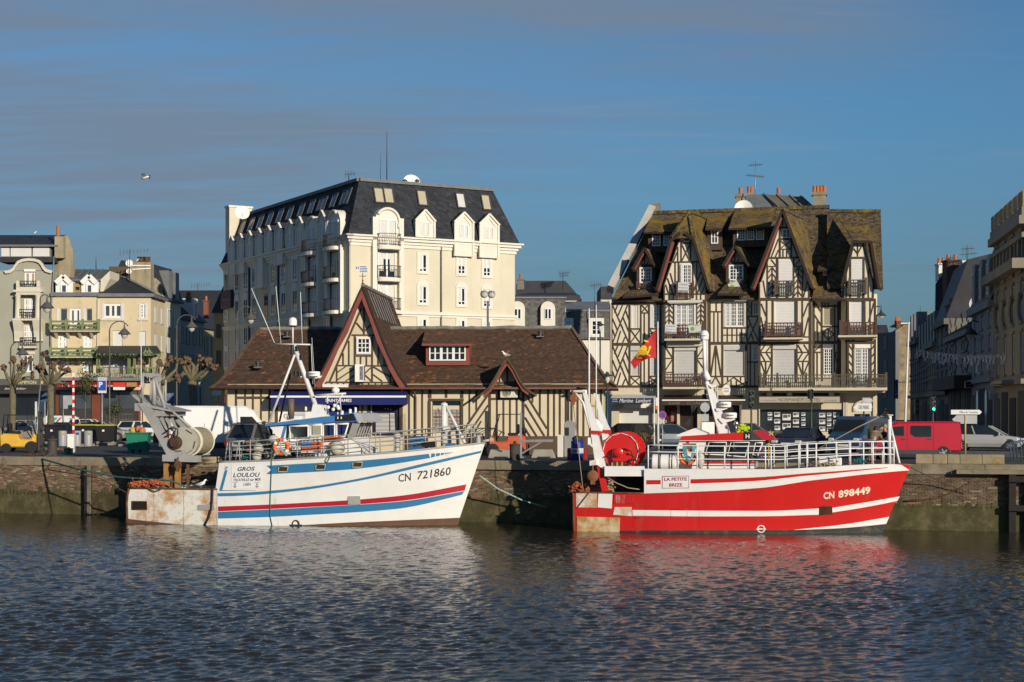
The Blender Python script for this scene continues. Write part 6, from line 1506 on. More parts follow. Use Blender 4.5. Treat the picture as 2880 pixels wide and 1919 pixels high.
for i in range(3):window(S2,t,(1+i*2.4,zt-3.4,2.2+i*2.4,zt-1),.02,M_gi,M_g,2,3,.1)
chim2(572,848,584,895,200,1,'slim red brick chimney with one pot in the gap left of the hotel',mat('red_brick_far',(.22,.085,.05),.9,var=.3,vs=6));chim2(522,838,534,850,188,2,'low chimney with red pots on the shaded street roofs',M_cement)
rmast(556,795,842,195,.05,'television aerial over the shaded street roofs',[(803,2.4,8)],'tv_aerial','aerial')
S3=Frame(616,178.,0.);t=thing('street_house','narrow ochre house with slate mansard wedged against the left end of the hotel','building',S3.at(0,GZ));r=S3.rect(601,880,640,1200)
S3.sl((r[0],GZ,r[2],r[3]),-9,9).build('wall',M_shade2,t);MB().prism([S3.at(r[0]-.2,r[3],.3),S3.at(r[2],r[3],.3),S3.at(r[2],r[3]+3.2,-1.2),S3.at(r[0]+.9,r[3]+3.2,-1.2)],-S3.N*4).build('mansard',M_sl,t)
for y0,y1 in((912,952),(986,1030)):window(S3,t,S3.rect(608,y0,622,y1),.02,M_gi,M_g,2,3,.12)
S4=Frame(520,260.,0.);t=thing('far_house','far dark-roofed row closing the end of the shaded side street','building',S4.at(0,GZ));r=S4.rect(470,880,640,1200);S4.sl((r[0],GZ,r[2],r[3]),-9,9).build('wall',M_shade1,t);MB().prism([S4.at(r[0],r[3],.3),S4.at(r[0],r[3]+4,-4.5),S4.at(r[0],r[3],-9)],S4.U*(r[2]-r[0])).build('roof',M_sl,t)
# --- the shaded street on the right
RS=Frame(2880,95.,-99.3)
Zr=conv(2400,580,2.375)
M_st1=mat('sooty_stone',(.27,.24,.185),.9,var=.2,vs=.5,bump=.2);M_st2=mat('pale_blue_render',(.25,.265,.28),.9,var=.1,vs=.5);M_st3=mat('grey_render',(.16,.155,.145),.9,var=.15,vs=.5);M_redbr=mat('dark_red_brick',(.17,.07,.045),.9,var=.3,vs=5)
def ru(px):return RS.uz(px,1000)[0]
def street_house(px0,px1,ytop,label,m,cols,rows,gz=3.4,h=2.,w=1.,roof=0.,dep=10,wm_=None,mg=None,shop=True,frame=True,name='street_house'):
 u0,u1=ru(px0),ru(px1);zt=RS.uz((px0+px1)/2,ytop)[1];t=thing(name,label,'building',RS.at((u0+u1)/2,GZ))
 holes=[]
 L=u1-u0;st=(zt-GZ-gz-.6)/rows
 for i in range(cols):
  for j in range(rows):
   uc=u0+L*(i+.5)/cols;z=GZ+gz+.5+st*j;holes.append((uc-w/2,z,uc+w/2,z+min(h,st-.7)))
 b=MB();wholes(b,RS,(u0,GZ,u1,zt),holes,.2)
 for u in(u0,u1):b.quad(RS.at(u,GZ),RS.at(u,zt),RS.at(u,zt,-dep),RS.at(u,GZ,-dep))
 b.quad(RS.at(u0,zt),RS.at(u1,zt),RS.at(u1,zt,-dep),RS.at(u0,zt,-dep));b.build('wall',m,t)
 for r in holes:
  window(RS,t,r,-.15,wm_ or M_win,mg or M_g,2,2,.07)
  if frame:b=MB();RS.slab(b,(r[0]-.15,r[1]-.2,r[2]+.15,r[1]-.02),0,.15);RS.slab(b,(r[0]-.15,r[3]+.02,r[2]+.15,r[3]+.2),0,.12);b.build('window_trim',m,t,kind='stuff')
 b=MB();RS.slab(b,(u0,zt-.5,u1,zt),-.1,.5);RS.slab(b,(u0,GZ+gz-.3,u1,GZ+gz),-.1,.4);b.build('cornice',m,t,kind='stuff')
 if shop:
  n=max(1,int(L/3.2))
  for i in range(n):a=u0+L*(i+.12)/n;e=u0+L*(i+.88)/n;RS.sl((a,GZ+.3,e,GZ+gz-(.7 if i%2 else 1.1)),-.05,.09).build('shop_window' if i%3 else 'shop_door',mat('dim_shop',(.03,.03,.034),.7,spec=.15)if i%3 else mat('dull_door',(.06,.05,.045),.7),t)
 if roof:MB().prism([RS.at(u0,zt,.2),RS.at(u0,zt+roof,-1.6),RS.at(u0,zt+roof+.8,-dep*.5),RS.at(u0,zt,-dep)],RS.U*L).build('mansard',M_sl,t)
 return t,u0,u1,zt
t,u0,u1,zt=street_house(2795,2886,640,'tall pale stone building with battlements at the right edge of the picture',M_st1,4,3,gz=4.2,h=2.6,w=1.1,name='stone_building')
zc_=RS.uz(2830,770)[1]
b=MB();RS.slab(b,(u0,zc_-.35,u1,zc_+.25),-.1,.9);RS.slab(b,(u0,zt,u1,zt+.5),-.3,.55);RS.slab(b,(u0,zt-1.3,u1,zt-1.),-.1,.35);b.build('great_cornice',M_st1,t,kind='stuff')
n=7
for i in range(n):a=u0+(u1-u0)*i/n;RS.sl((a,zt+.5,a+(u1-u0)/n*.62,zt+1.6),-.5,.7).build('merlon',M_parapet,t,bevel=.12)
for i in range(9):a=u0+(u1-u0)*(i+.3)/9;RS.sl((a,zc_+.3,a+.35,zt-1.3),0,.12).build('pilaster',M_st1,t)
for i in range(4):
 c=RS.at(u0+(u1-u0)*(i+.5)/4,zc_-2.6,.06);MB().torus(c,.85,.14,RS.N,12,5,0,0,180).build('arch_hood',M_st1,t)
b=MB();ub=ru(2845);RS.slab(b,(ub-2,RS.uz(2840,1082)[1],ub+3,RS.uz(2840,1072)[1]),0,1.);b.build('balcony_slab',M_st1,t)
E=RS.at(u1,0);EW=Frame(CX+E.x/E.y*F,E.y,-9.3)
for i in range(3):
 for j in range(3):window(EW,t,(1.6+i*2.8,GZ+4.6+j*3.6,2.7+i*2.8,GZ+7+j*3.6),.01,M_hw,M_g,2,2,.14)
t,u0,u1,zt=street_house(2733,2794,858,'blue-grey rendered house with steep slate roof and dormers beside the stone building',M_st2,3,3,gz=4.6,h=2.6,w=1.,roof=4.6)
for i in range(3):u=u0+(u1-u0)*(i+.5)/3;RS.sl((u-.8,zt+.3,u+.8,zt+3.2),-1.6,1.7).build('dormer',M_zn,t);window(RS,t,(u-.5,zt+.5,u+.5,zt+2.6),.12,M_win,M_g,2,3,.08)
for i in range(2):
 c=u0+(u1-u0)*(.3+.4*i);RS.sl((c-.6,GZ+.2,c+.6,GZ+3.2),-.05,.1).prism([RS.at(c+.6*math.cos(R(a)),GZ+3.2+.6*math.sin(R(a)),-.05)for a in range(0,181,20)],RS.N*.1).build('arched_door',M_g,t)
t,u0,u1,zt=street_house(2667,2732,935,'narrow half-timbered house with red and white chimney in the shaded street',mat('pale_panels',(.26,.25,.23),.9),2,2,gz=5.2,h=2.6,w=1.5)
for i in range(2):
 uc=u0+(u1-u0)*(i+.5)/2
 for s in(-1,1):
  for k in range(6):z=GZ+5.3+k*.8;a=RS.at(uc+s*1.2,z,.03);e=RS.at(uc+s*2.4,z+.7,.03);d=(e-a);x=d.normalized();piece('timber',M_nt,(a+e)/2,(d.length,.06,.18),Matrix((x,-RS.N,x.cross(-RS.N))).transposed(),t)
b=MB();uc=(u0+u1)/2;zr_=RS.uz(2705,892)[1]
b.prism([RS.at(u0-.3,zt,.5),RS.at(uc-2,zr_,-1.5),RS.at(uc+2,zr_,-1.5),RS.at(u1+.3,zt,.5)],-RS.N*6);b.build('roof',mat('brown_far_roof',(.12,.085,.05),.9,var=.3,vs=4),t)
RS.sl((u0-.2,GZ+4.,u1+.2,GZ+5.),0,1.3).build('jetty',M_nt,t)
chim2(2668,862,2686,925,137,1,'slender red and white chequered chimney above the narrow half-timbered house',M_redbr,1.)
t,u0,u1,zt=street_house(2632,2668,905,'dark tall house with slate upper storeys in the middle of the shaded street',M_st3,3,3,gz=4,roof=5.)
BK=Frame(2680,150.,-20.);t=thing('street_block','big dark slate-hung block with brick and white chimneys rising over the street','building',BK.at(0,GZ));M_slatehung=mat('slate_hung_wall',(.055,.06,.068),.8,var=.2)
MB().prism([BK.pt(*Zr(x,y))for x,y in((545,760),(548,520),(625,420),(700,440),(770,560),(770,760))],-BK.N*9).build('gable_wall',M_slatehung,t)
r=BK.rect(*Zr(545,760),*Zr(770,1000));BK.sl((r[0],GZ,r[2],r[3]),-9,8.99).build('wall',M_st3,t)
chim2(2663,735,2703,840,148,2,'broad dark brick chimney stack at the top of the slate-hung block',mat('dark_brown_brick',(.11,.06,.045),.9,var=.3,vs=5),1.6)
chim2(2640,745,2663,790,152,2,'white painted chimney left of the dark brick stack',M_hw,1.2);chim2(2708,738,2738,800,146,0,'tall white painted chimney right of the dark brick stack',M_hw,1.3)
RO=Frame(2740,150.,-10.);t=thing('roof_terrace','slate roof with a tilted skylight behind the white chimney','roof',RO.at(0,GZ));b=MB();r=RO.rect(2700,750,2800,900);RO.slab(b,(r[0],GZ,r[2],r[3]),-8,8);b.build('roof_block',M_slatehung,t)
MB().prism([RO.pt(*Zr(x,y),.15)for x,y in((805,430),(890,430),(880,500),(830,490))],RO.N*.1).build('skylight',M_skyglass,t)
MB().prism([RO.pt(*Zr(x,y),.6)for x,y in((675,625),(765,625),(765,680),(675,675))],-RO.N*1).build('brick_parapet',M_redbr,t)
rmast(2720,690,745,146,.05,'white panel aerials on the tall white chimney',[(700,1.2,5),(715,1.6,5)],'tv_aerial','aerial');rmast(2672,720,740,150,.04,'small dark aerial on the brick stack',[(726,1.2,6)],'tv_aerial','aerial')
dish(pw(2748,819,138),.75,(-.8,-1,.1),'upper satellite dish on the slate roofs of the shaded street');dish(pw(2746,854,132),.62,(-.8,-1,.1),'lower satellite dish on the slate roofs of the shaded street')
for(a,e,y,lab,m,rf)in((2608,2633,965,'cream corniced house third from the end of the shaded street',M_st1,3.6),(2584,2609,990,'grey house with dormers second from the end of the shaded street',M_st3,3.6),(2560,2585,958,'dark house at the far end of the shaded street',M_st3,1.2)):
 t,u0,u1,zt=street_house(a,e,y,lab,m,4,3,gz=4,w=1.1,roof=rf)
 for i in range(3):u=u0+(u1-u0)*(i+.5)/3;RS.sl((u-.7,zt+.2,u+.7,zt+2.8),-1.6,1.7).build('dormer',M_zn,t)
chim2(2575,905,2596,935,185,3,'dark chimney block with pots over the end of the shaded street',M_redbr,1.2)
E1=Frame(2522,205.,-8.);t=thing('stone_house','old stone house with its sunlit side wall closing the far end of the street','building',E1.at(0,GZ));r=E1.rect(2519,912,2630,1200)
MB().prism([E1.pt(2519,1200),E1.pt(2519,930),E1.pt(2551,908),E1.pt(2640,902),E1.pt(2640,1200)],-E1.N*9).build('wall',mat('warm_rubble',(.33,.25,.15),.95,var=.5,vs=.9,bump=.6,bs=5),t)
EL=Frame(2519,204.5,-75.);b=MB();z=EL.uz(2500,935)[1];EL.slab(b,(-14,GZ,-.02,z),-.5,.5);lw=b.build('side_facade',M_st3,t)
for i in range(4):
 for j in range(3):window(EL,t,(-13+i*3.2,GZ+4+3.1*j,-11.8+i*3.2,GZ+6+3.1*j),.02,M_gi,M_g,2,2,.1)
E1.sl(E1.rect(2519,912,2640,908),-8,8.3).build('coping',M_hw,t)
chim2(2522,906,2534,922,204,3,'small red chimney pots on the sunlit stone house',M_redbr,1.)
rmast(2588,860,905,208,.06,'thin aerial mast behind the sunlit stone house',[(885,3,8)],'tv_aerial','aerial')
CS=Frame(2500,300.,0.);t=thing('far_house','distant pale house seen past the corner of the timbered house','building',CS.at(0,GZ));r=CS.rect(2470,985,2510,1200);CS.sl((r[0],GZ,r[2],r[3]),-9,9).build('wall',M_hw,t);MB().prism([CS.at(r[0],r[3],.4),CS.at(r[0],r[3]+5,-4.5),CS.at(r[0],r[3],-9)],CS.U*(r[2]-r[0])).build('roof',M_sl,t)
def street_sign(px0,py0,px1,py1,D,label,m,txts=(),name='shop_sign',ang=0):
 fr=Frame((px0+px1)/2,D,ang);r=fr.rect(px0,py0,px1,py1);t=thing(name,label,'sign',fr.at(0,r[1]));fr.sl(r,-.15,.15).build('panel',m,t)
 for(s,q,mm)in txts:q=fr.rect(*q);letter(s,t,mm,lambda x,y:fr.at(q[0]+(q[2]-q[0])*x,q[1]+(q[3]-q[1])*y,.006))
 MB().bar(fr.at(r[2]-.1,r[3]-.2,-.08),fr.at(r[2]+1.2,r[3]-.2,-.6),.05,.05).build('bracket',M_k,t);return fr,t
fr,t=street_sign(2514,1068,2526,1122,128,'tall blue vertical shop sign with white letters in the dim street',mat('night_blue',(.01,.015,.06),.5))
for i,c in enumerate('GALERIE'):q=fr.rect(2517.5,1070+i*7.3,2522.5,1075+i*7.3);letter(c,t,mat('sign_paleblue',(.4,.45,.6)),lambda x,y:fr.at(q[0]+(q[2]-q[0])*x,q[1]+(q[3]-q[1])*y,.006))
fr,t=street_sign(2714,1072,2738,1092,118,'square black and red sign framed in pale grey on the half-timbered house',mat('pale_frame',(.4,.39,.38),.6));b=MB();fr.slab(b,fr.rect(2716,1074,2736,1090),0,.02);bp_=b.build('dark_field',M_k,t);fr.sl(fr.rect(2720,1081,2733,1083),.021,.01).build('red_stripe',M_red,t)
fr,t=street_sign(2783,1102,2820,1124,106,'white boutique sign with dark arched print on the right',mat('pale_panel',(.36,.38,.4),.6),[('BERTHEAU',(2787,1109,2816,1114),M_ink),('Confiserie',(2786,1116,2812,1122),M_ink)])
fr,t=street_sign(2831,1128,2856,1150,102,'white square sign with a small dark emblem at the right edge',mat('pale_panel',(.36,.38,.4),.6),[('GZ',(2839,1134,2848,1141),M_ink)])
gl=thing('light_garland','string of white icicle lights with three snowflake stars across the street','garland',pw(2720,1000,100))
M_bulb=mat('bulb_white',(.75,.75,.78),.4,var=.02)
def gpos(f):px=2562+(2900-2562)*f;py=981+15*math.sin(math.pi*f)+9*f;return pw(px,py,118-20*f)
MB().tube([gpos(i/30)for i in range(31)],.02,4).build('cable',M_k,gl)
b=MB();rg=np.random.RandomState(8)
for i in range(62):
 f=.05+.95*i/62;p=gpos(f);L=rg.uniform(.25,1.15)*(1.2 if i%6==3 else .75);k=int(L/.09)
 for j in range(k):b.box(p+V3((rg.normal(0,.03)+.1*math.sin(j*.5)*(i%2),0,-.09*j)),(.07,.06,.08))
b.build('icicle_lights',M_bulb,gl,kind='stuff')
for px,py in((2650,1019),(2733,1024),(2823,1019)):
 p=pw(px,py,118-20*(px-2562)/338);b=MB()
 for k in range(4):a=k*math.pi/4;d=V3((math.cos(a),0,math.sin(a)))*.16;b.bar(p-d,p+d,.03,.03)
 b.build('star',M_bulb,gl);MB().tube([p,p+V3((0,0,.7))],.012,3).build('star_wire',M_bulb,gl)
 # --- trawlers
class Hull:
 def __init__(s,fr,px_stern,px_bow_deck,px_bow_wl,B,Bw,zdeck):
  s.fr=fr;s.B,s.Bw,s.zdeck=B,Bw,zdeck
  s.xs=fr.uz(px_stern,1420,B*.8)[0];s.xb1=fr.uz(px_bow_deck[0],px_bow_deck[1],0)[0];s.zb1=fr.uz(*px_bow_deck,0)[1];s.xb0=fr.uz(px_bow_wl,1480,0)[0]
 def xbow(s,z):return s.xb0+(s.xb1-s.xb0)*(z/s.zb1)
 def half(s,x,z):
  z=max(z,-.8);u=(x-s.xs)/(s.xbow(max(0,z))-s.xs);u=min(max(u,0),1)
  bd=s.B*((.9+.1*u/.4)if u<.4 else 1-((u-.4)/.6)**2.9)
  bw=s.Bw*((.84+.16*u/.3)if u<.3 else 1-((u-.3)/.7)**2.)
  t=min(max(z/s.zdeck,0),1.15)
  return max(.015,bw+(bd-bw)*t**1.15)
 def at(s,x,z,extra=0.,side=1):return s.fr.at(x,z,side*(s.half(x,z)+extra))
 def xz(s,px,py,extra=0.):
  off=s.B
  for _ in range(8):
   x,z=s.fr.uz(px,py,off);off=off*.3+.7*(s.half(x,z)+extra)
  return x,z
 def on(s,px,py,extra=0.):
  x,z=s.xz(px,py,extra);return s.at(x,z,extra)
 def band(s,b,top,bot,extra,n=40,m=0):
  def ev(poly,px):
   for(x0,y0),(x1,y1)in zip(poly,poly[1:]):
    if x0<=px<=x1:return y0+(y1-y0)*(px-x0)/(x1-x0)
   return poly[0][1]if px<poly[0][0]else poly[-1][1]
  e0=ev
  def ev(poly,px):w=min(45,px-poly[0][0],poly[-1][0]-px);return(e0(poly,px-w)+e0(poly,px-w/2)+e0(poly,px)+e0(poly,px+w/2)+e0(poly,px+w))/5 if w>0 else e0(poly,px)
  rows=[]
  for i in range(n+1):
   f=i/n;pt_,pb=top[0][0]+(top[-1][0]-top[0][0])*f,bot[0][0]+(bot[-1][0]-bot[0][0])*f
   a,c=s.xz(pt_,ev(top,pt_),extra),s.xz(pb,ev(bot,pb),extra)
   rows.append([s.at(a[0]+(c[0]-a[0])*k/4,a[1]+(c[1]-a[1])*k/4,extra)for k in range(5)])
  for i in range(n):
   for k in range(4):b.add([rows[i][k+1],rows[i+1][k+1],rows[i+1][k],rows[i][k]],[(0,1,2,3)],m,True)
 def text(s,txt,px0,py0,px1,py1,h,parent,m,bold=0.,shear=0.,extra=.012,name='lettering'):
  d=V3((px1-px0,py1-py0));
  return letter(txt,parent,m,lambda x,y:s.on(px0+d.x*x,py0+d.y*x-h*y,extra),bold,shear,name)
 def shell(s,b,xa,xb,ztop,zbot=-.7,n=48,k=12,sides=(1,-1),m=0):
  for sd in sides:
   g=[]
   for i in range(n+1):
    col=[]
    for j in range(k+1):
     f=i/n;z=0.
     for _ in range(4):
      x=xa(z)+(xb(z)-xa(z))*f;z=ztop(x)*(j-1)/(k-1)if j else zbot
     col.append(s.at(x,z,0,sd))
    g.append(col)
   for i in range(n):
    for j in range(k):
     q=[g[i][j],g[i+1][j],g[i+1][j+1],g[i][j+1]]
     b.add(q if sd>0 else q[::-1],[(0,1,2,3)],m,True)
def interp(pts):
 def f(x):
  if x<=pts[0][0]:return pts[0][1]
  for(a,c),(d,e)in zip(pts,pts[1:]):
   if x<=d:return c+(e-c)*(x-a)/(d-a)
  return pts[-1][1]
 return f
def boat_mat(name,col,rough=.35,rust=.62,rs=.9,rustcol=(.22,.1,.03),coat=.25,streak=True,amount=1.):
 return mat(name,col,rough,var=.07,vs=.8,spec=.5,dirt=(rustcol,rust,rust+.16,rs),streak=streak,coat=coat,bump=.05,bs=1.2)
M_hullw=boat_mat('hull_white',(.75,.74,.71),.35,.6,1.2,(.4,.25,.09))
M_rustyw=boat_mat('rusty_white_plate',(.72,.7,.64),.6,.455,.8,(.42,.2,.045),0.,False)
M_bst=boat_mat('stripe_blue',(.035,.18,.36),.4,.72,1.2,(.08,.25,.26));M_rst=boat_mat('stripe_red',(.42,.012,.03),.4,.75)
M_boot=mat('brown_boot_top',(.12,.06,.035),.7,var=.2,vs=1.5)
M_hr=boat_mat('hull_red',(.55,.016,.014),.3,.6,1.5,(.4,.06,.035));M_blackboot=mat('black_boot_top',(.035,.036,.035),.6,var=.4,vs=2,dirt=((.16,.14,.09),.55,.75,2.2))
M_deck=mat('grey_deck',(.18,.17,.155),.85,var=.25,vs=2);M_gv=mat('gantry_grey',(.36,.355,.34),.6,metal=.15,var=.15,vs=1.2,dirt=((.2,.13,.07),.64,.8,1.4));M_ochre=mat('rust_ochre',(.36,.18,.05),.8,var=.25,vs=1.4,dirt=((.12,.06,.025),.55,.75,1.5))
M_wglass=clear_glass('wheelhouse_glass');M_drum=mat('drum_grey',(.4,.385,.33),.6,var=.12,vs=1.2,dirt=((.26,.19,.09),.55,.75,1.3));M_net=mat('pale_net',(.34,.29,.18),.95,var=.35,vs=9,bump=.8,bs=30);M_orangenet=mat('orange_net',(.42,.11,.04),.95,var=.45,vs=7,bump=.9,bs=25)
M_bluepaint=mat('machine_blue',(.03,.14,.32),.45,var=.1);M_bluehouse=boat_mat('wheelhouse_blue',(.05,.19,.42),.4,.8)
WF=Frame(860,72.2,-11.)
wb=thing('fishing_boat','white trawler with blue and red stripes, grey net drum and rusty low stern','boat',WF.at(0,0))
WH_=Hull(WF,352,(1364,1249),1287,2.5,2.3,3.)
sheer_px=[(616,1299.5),(700,1297.5),(760,1295.5),(900,1287),(1010,1280),(1122,1271.5),(1240,1259),(1357,1245.5)]
sh_pts=[WH_.xz(*p)for p in sheer_px];sh_pts[-1]=(WH_.xb1,WH_.zb1+.05);zsheer=interp(sh_pts)
x0=WH_.xz(612,1430)[0];x0m=WH_.xz(605,1384)[0];x0t=WH_.xz(617,1299)[0]
za_=interp([WH_.xz(352,1440),(WH_.xz(372,1374)[0]+.02,WH_.xz(372,1374)[1]),WH_.xz(500,1371),WH_.xz(615,1385)])
zaft=lambda x:WH_.xz(560,1376)[1]
zmid=WH_.xz(606,1385)[1]
fx=lambda z:x0 if z<zmid else x0m+(x0t-x0m)*(z-zmid)/(zsheer(x0)-zmid)
b=MB();WH_.shell(b,lambda z:fx(z),lambda z:WH_.xbow(max(0,z))-.01,zsheer);b.build('hull',M_hullw,wb)
xst=lambda z:WH_.xs+(0. if z>.9 else .08)+max(0,z-.9)*.35
b=MB();WH_.shell(b,xst,lambda z:x0,lambda x:zaft(x),n=16)
for j in range(8):
 z0,z1=-.7+(zaft(0)+.7)*j/8,-.7+(zaft(0)+.7)*(j+1)/8;b.quad(WH_.at(xst(z0),z0),WH_.at(xst(z0),z0,0,-1),WH_.at(xst(z1),z1,0,-1),WH_.at(xst(z1),z1))
b.build('stern_plating',M_rustyw,wb)
def decking(H,xa,xb,zf,name,inset,parent,m,n=24):
 b=MB();xs_=[xa+(xb-xa)*i/n for i in range(n+1)]
 L=[H.fr.at(x,zf(x),max(.01,H.half(x,zf(x))-inset))for x in xs_];Rr=[H.fr.at(x,zf(x),-max(.01,H.half(x,zf(x))-inset))for x in xs_]
 for i in range(n):b.quad(L[i],L[i+1],Rr[i+1],Rr[i])
 return b.build(name,m,parent)
decking(WH_,x0t,WH_.xb1-.1,lambda x:zsheer(x)-.06,'foredeck',0.,wb,M_deck);decking(WH_,xst(.8),x0,lambda x:.95,'aft_deck',.02,wb,M_deck)
b=MB()
xs_=[x0t+(WH_.xb1-x0t)*i/40 for i in range(41)]
for sd in(1,-1):b.tube([WH_.at(x,zsheer(x),0.,sd)for x in xs_],.045,5)
b.build('gunwale',M_gv,wb)
b=MB()
for sd in(1,-1):b.tube([WH_.at(xst(zaft(0))+(x0-xst(zaft(0)))*i/10,zaft(0),0,sd)for i in range(11)],.05,5)
b.tube([WH_.at(xst(z),z)for z in(-.1,.5,.9,1.3,zaft(0))],.06,5);b.build('stern_rail',M_ru,wb)
b=MB();zt_=zsheer(x0t);hb=WH_.half(x0,2)
b.quad(WH_.fr.at(x0+.05,.9,hb-.05),WH_.fr.at(x0+.05,.9,-hb+.05),WH_.fr.at(x0t,zt_-.05,-hb),WH_.fr.at(x0t,zt_-.05,hb));b.build('bulkhead',mat('bulkhead_dark',(.1,.09,.075),.8,var=.3),wb)
b=MB();WH_.band(b,[(613,1425),(760,1419.5),(978,1408),(1015,1405),(1150,1393),(1312,1362.5)],[(613,1438.7),(760,1432),(978,1421),(1015,1418.5),(1150,1408),(1307,1380)],.006);b.build('red_band',M_rst,wb)
b=MB();WH_.band(b,[(613,1440),(760,1433.5),(1015,1419.5),(1150,1409.5),(1307,1381.5)],[(613,1459),(760,1454.6),(1015,1440.5),(1150,1429),(1299,1392)],.006);b.build('lower_blue_band',M_bst,wb)
b=MB();WH_.band(b,[(612,1387.5),(690,1386),(760,1381),(880,1369),(1030,1343),(1200,1301.5),(1355,1267.5)],[(612,1396.5),(690,1395),(760,1389),(880,1376),(1030,1349.5),(1200,1310.5),(1352,1274.5)],.006);b.build('middle_blue_line',M_bst,wb)
b=MB();WH_.band(b,[(749,1310),(760,1309.5),(900,1302),(1015,1296),(1120,1287),(1206,1276.5)],[(749,1334),(760,1334),(900,1327),(1015,1318.5),(1120,1304),(1210,1288.5)],.006);b.build('upper_blue_band',M_bst,wb)
for a,e in((1213,1224),(1227,1238),(1240.5,1249),(1251.5,1256)):
 ya=lambda p:1276.5+(1272.5-1276.5)*(p-1206)/69;yb=lambda p:1288.5+(1273-1288.5)*(p-1210)/65
 b=MB();WH_.band(b,[(a,ya(a)),(e,ya(e))],[(a-1.5,yb(a)),(e-1,yb(e))],.006,3);b.build('blue_chevron',M_bst,wb)
b=MB();WH_.band(b,[(1258,1273.6),(1275,1272.4)],[(1257,1277.5),(1275,1272.8)],.006,4);b.build('blue_arrow_tip',M_bst,wb)
MB().add([WH_.on(748,1309.6,.01),WH_.on(748,1334.2,.01),WH_.on(763,1322,.01)],[(0,1,2)]).build('white_arrow',M_hullw,wb)
b=MB();WH_.band(b,[(632,1323),(640,1323)],[(617,1379),(625,1379)],.006,2);b.build('blue_bracket',M_bst,wb)
b=MB();WH_.band(b,[(618,1379),(720,1379.5)],[(616,1381.5),(720,1380.3)],.006,8);b.build('blue_bracket',M_bst,wb)
for y in(1313,1318):b=MB();WH_.band(b,[(633-(y-1313)*.3,y),(641-(y-1313)*.3,y)],[(632-(y-1313)*.3,y+3),(640-(y-1313)*.3,y+3)],.006,2);b.build('blue_bracket',M_bst,wb)
b=MB();WH_.band(b,[(820,1479),(956,1471),(1120,1464),(1294,1456.5)],[(820,1500),(956,1500),(1120,1500),(1284,1500)],.03);b.build('boot_top',M_boot,wb)
b=MB();WH_.band(b,[(353,1459),(470,1472),(540,1478)],[(353,1500),(470,1500),(540,1500)],.03,10);b.build('boot_top',M_boot,wb)
bd=MB();WH_.band(bd,[(651,1309.5),(738,1308)],[(652,1375.5),(738,1374)],.012,6);board=bd.build('name_board',mat('board_gloss_white',(.76,.76,.75),.35,var=.02),wb)
M_navytext=mat('navy_lettering',(.02,.025,.07),.6)
WH_.text('GROS',668,1325.5,717,1324,11.5,board,M_navytext,.02,.25,.02);WH_.text('LOULOU',655.5,1343,731,1341.5,12.5,board,M_navytext,.02,.25,.02);WH_.text('TROUVILLE sur MER',656,1354.5,733.5,1352.5,8,board,M_ink,.012,.2,.02);WH_.text('CAEN',684,1367,705,1366,8,board,M_ink,.012,.1,.02)
for px in(661,723):
 b=MB();P=lambda x,y:WH_.on(px+x,1366+y,.022)
 b.tube([P(0,-6),P(0,4)],.012,4);b.tube([P(-4,1),P(-2.5,4),P(0,5),P(2.5,4),P(4,1)],.012,4);b.tube([P(-2.5,-4),P(2.5,-4)],.012,4);b.build('anchor_print',M_ink,board)
 WH_.text('Trouville',px-7,1358.8,px+7,1358.3,3,board,mat('mid_grey_print',(.2,.2,.22)),0,.3,.022)
WH_.text('CN',1120.5,1356.5,1155.5,1352.5,22.5,wb,M_ink,.01,0.,.012,'registration_letters');WH_.text('721860',1174,1349.5,1268,1336.5,23.5,wb,M_ink,.01,.12,.012,'registration_number')
for px,py in((796,1320.5),(901,1314.5),(1005,1308)):
 b=MB();P=lambda x,y,e=.02:WH_.on(px+x+(-.15*y),py+y,e)
 ring=[P(-13,-7),P(13,-7.6),P(13,6.4),P(-13,7)];b.tube(ring+[ring[0]],.035,5);o=b.build('porthole',M_gv,wb);MB().poly([P(-13,7,.016),P(13,6.4,.016),P(13,-7.6,.016),P(-13,-7,.016)]).build('pane',glass_mat('porthole_glass',(.05,.035,.012),.1),o)
for(xa,xb,ya,yb,m)in((979,1014,1395.5,1419,M_gv),(558,603,1419.5,1435,M_gv)):
 b=MB();q=[WH_.on(x,y,0.)for x,y in((xa,yb),(xb,yb-.6),(xb-1,ya),(xa+1,ya+.5))];b.prism(q,WF.N*.05);b.build('fairlead_plate',m,wb)
b=MB();q=[(371,1433),(413,1433),(413,1411),(371,1411)];ring=[WH_.on(x,y,.02)for x,y in q];b.tube(ring+[ring[0]],.03,4);b.build('scupper_frame',M_ru,wb);MB().poly([WH_.on(x,y,.008)for x,y in q]).build('scupper',mat('scupper_dark',(.012,.01,.008),.9),wb)
b=MB();rg=np.random.RandomState(4)
for x in range(385,610,12):
 for y in range(1385,1476,10):
  if(x//12+y//10)%3==0 or x in(385,433,445,517,601):p=WH_.on(x+rg.uniform(-2,2),y+rg.uniform(-2,2),.004);b.box(p,(.024,.02,.024),WF.rot)
b.build('rivets',M_ru,wb,kind='stuff')
for xv in(433,517,610.5):MB().tube([WH_.on(xv,1380+12*i,.002)for i in range(9)],.012,4).build('weld_seam',M_gv,wb)
b=MB();c=WH_.on(832,1474,.05);b.torus(c,.155,.03,WF.N,16,5);b.bar(c-WF.U*.28-WF.Z*.05,c+WF.U*.28-WF.Z*.05,.04,.05);b.build('load_line_ring',M_dst,wb)
MB().tube([WH_.on(x,y,.05)for x,y in((598,1372),(597,1400),(594,1430),(586,1458),(574,1480))],.05,6).build('hose',M_rubber,wb)
MB().tube([WH_.on(x,y,.03)for x,y in((764,1262),(763,1330),(760,1400),(759,1450),(765,1478))],.022,5).build('hanging_rope',M_rope_green,wb)
MB().tube([WH_.on(x,y,.04)for x,y in((930,1262),(926,1290),(918,1303),(914,1296),(922,1284))],.022,5).build('hanging_rope',M_rope_green,wb)
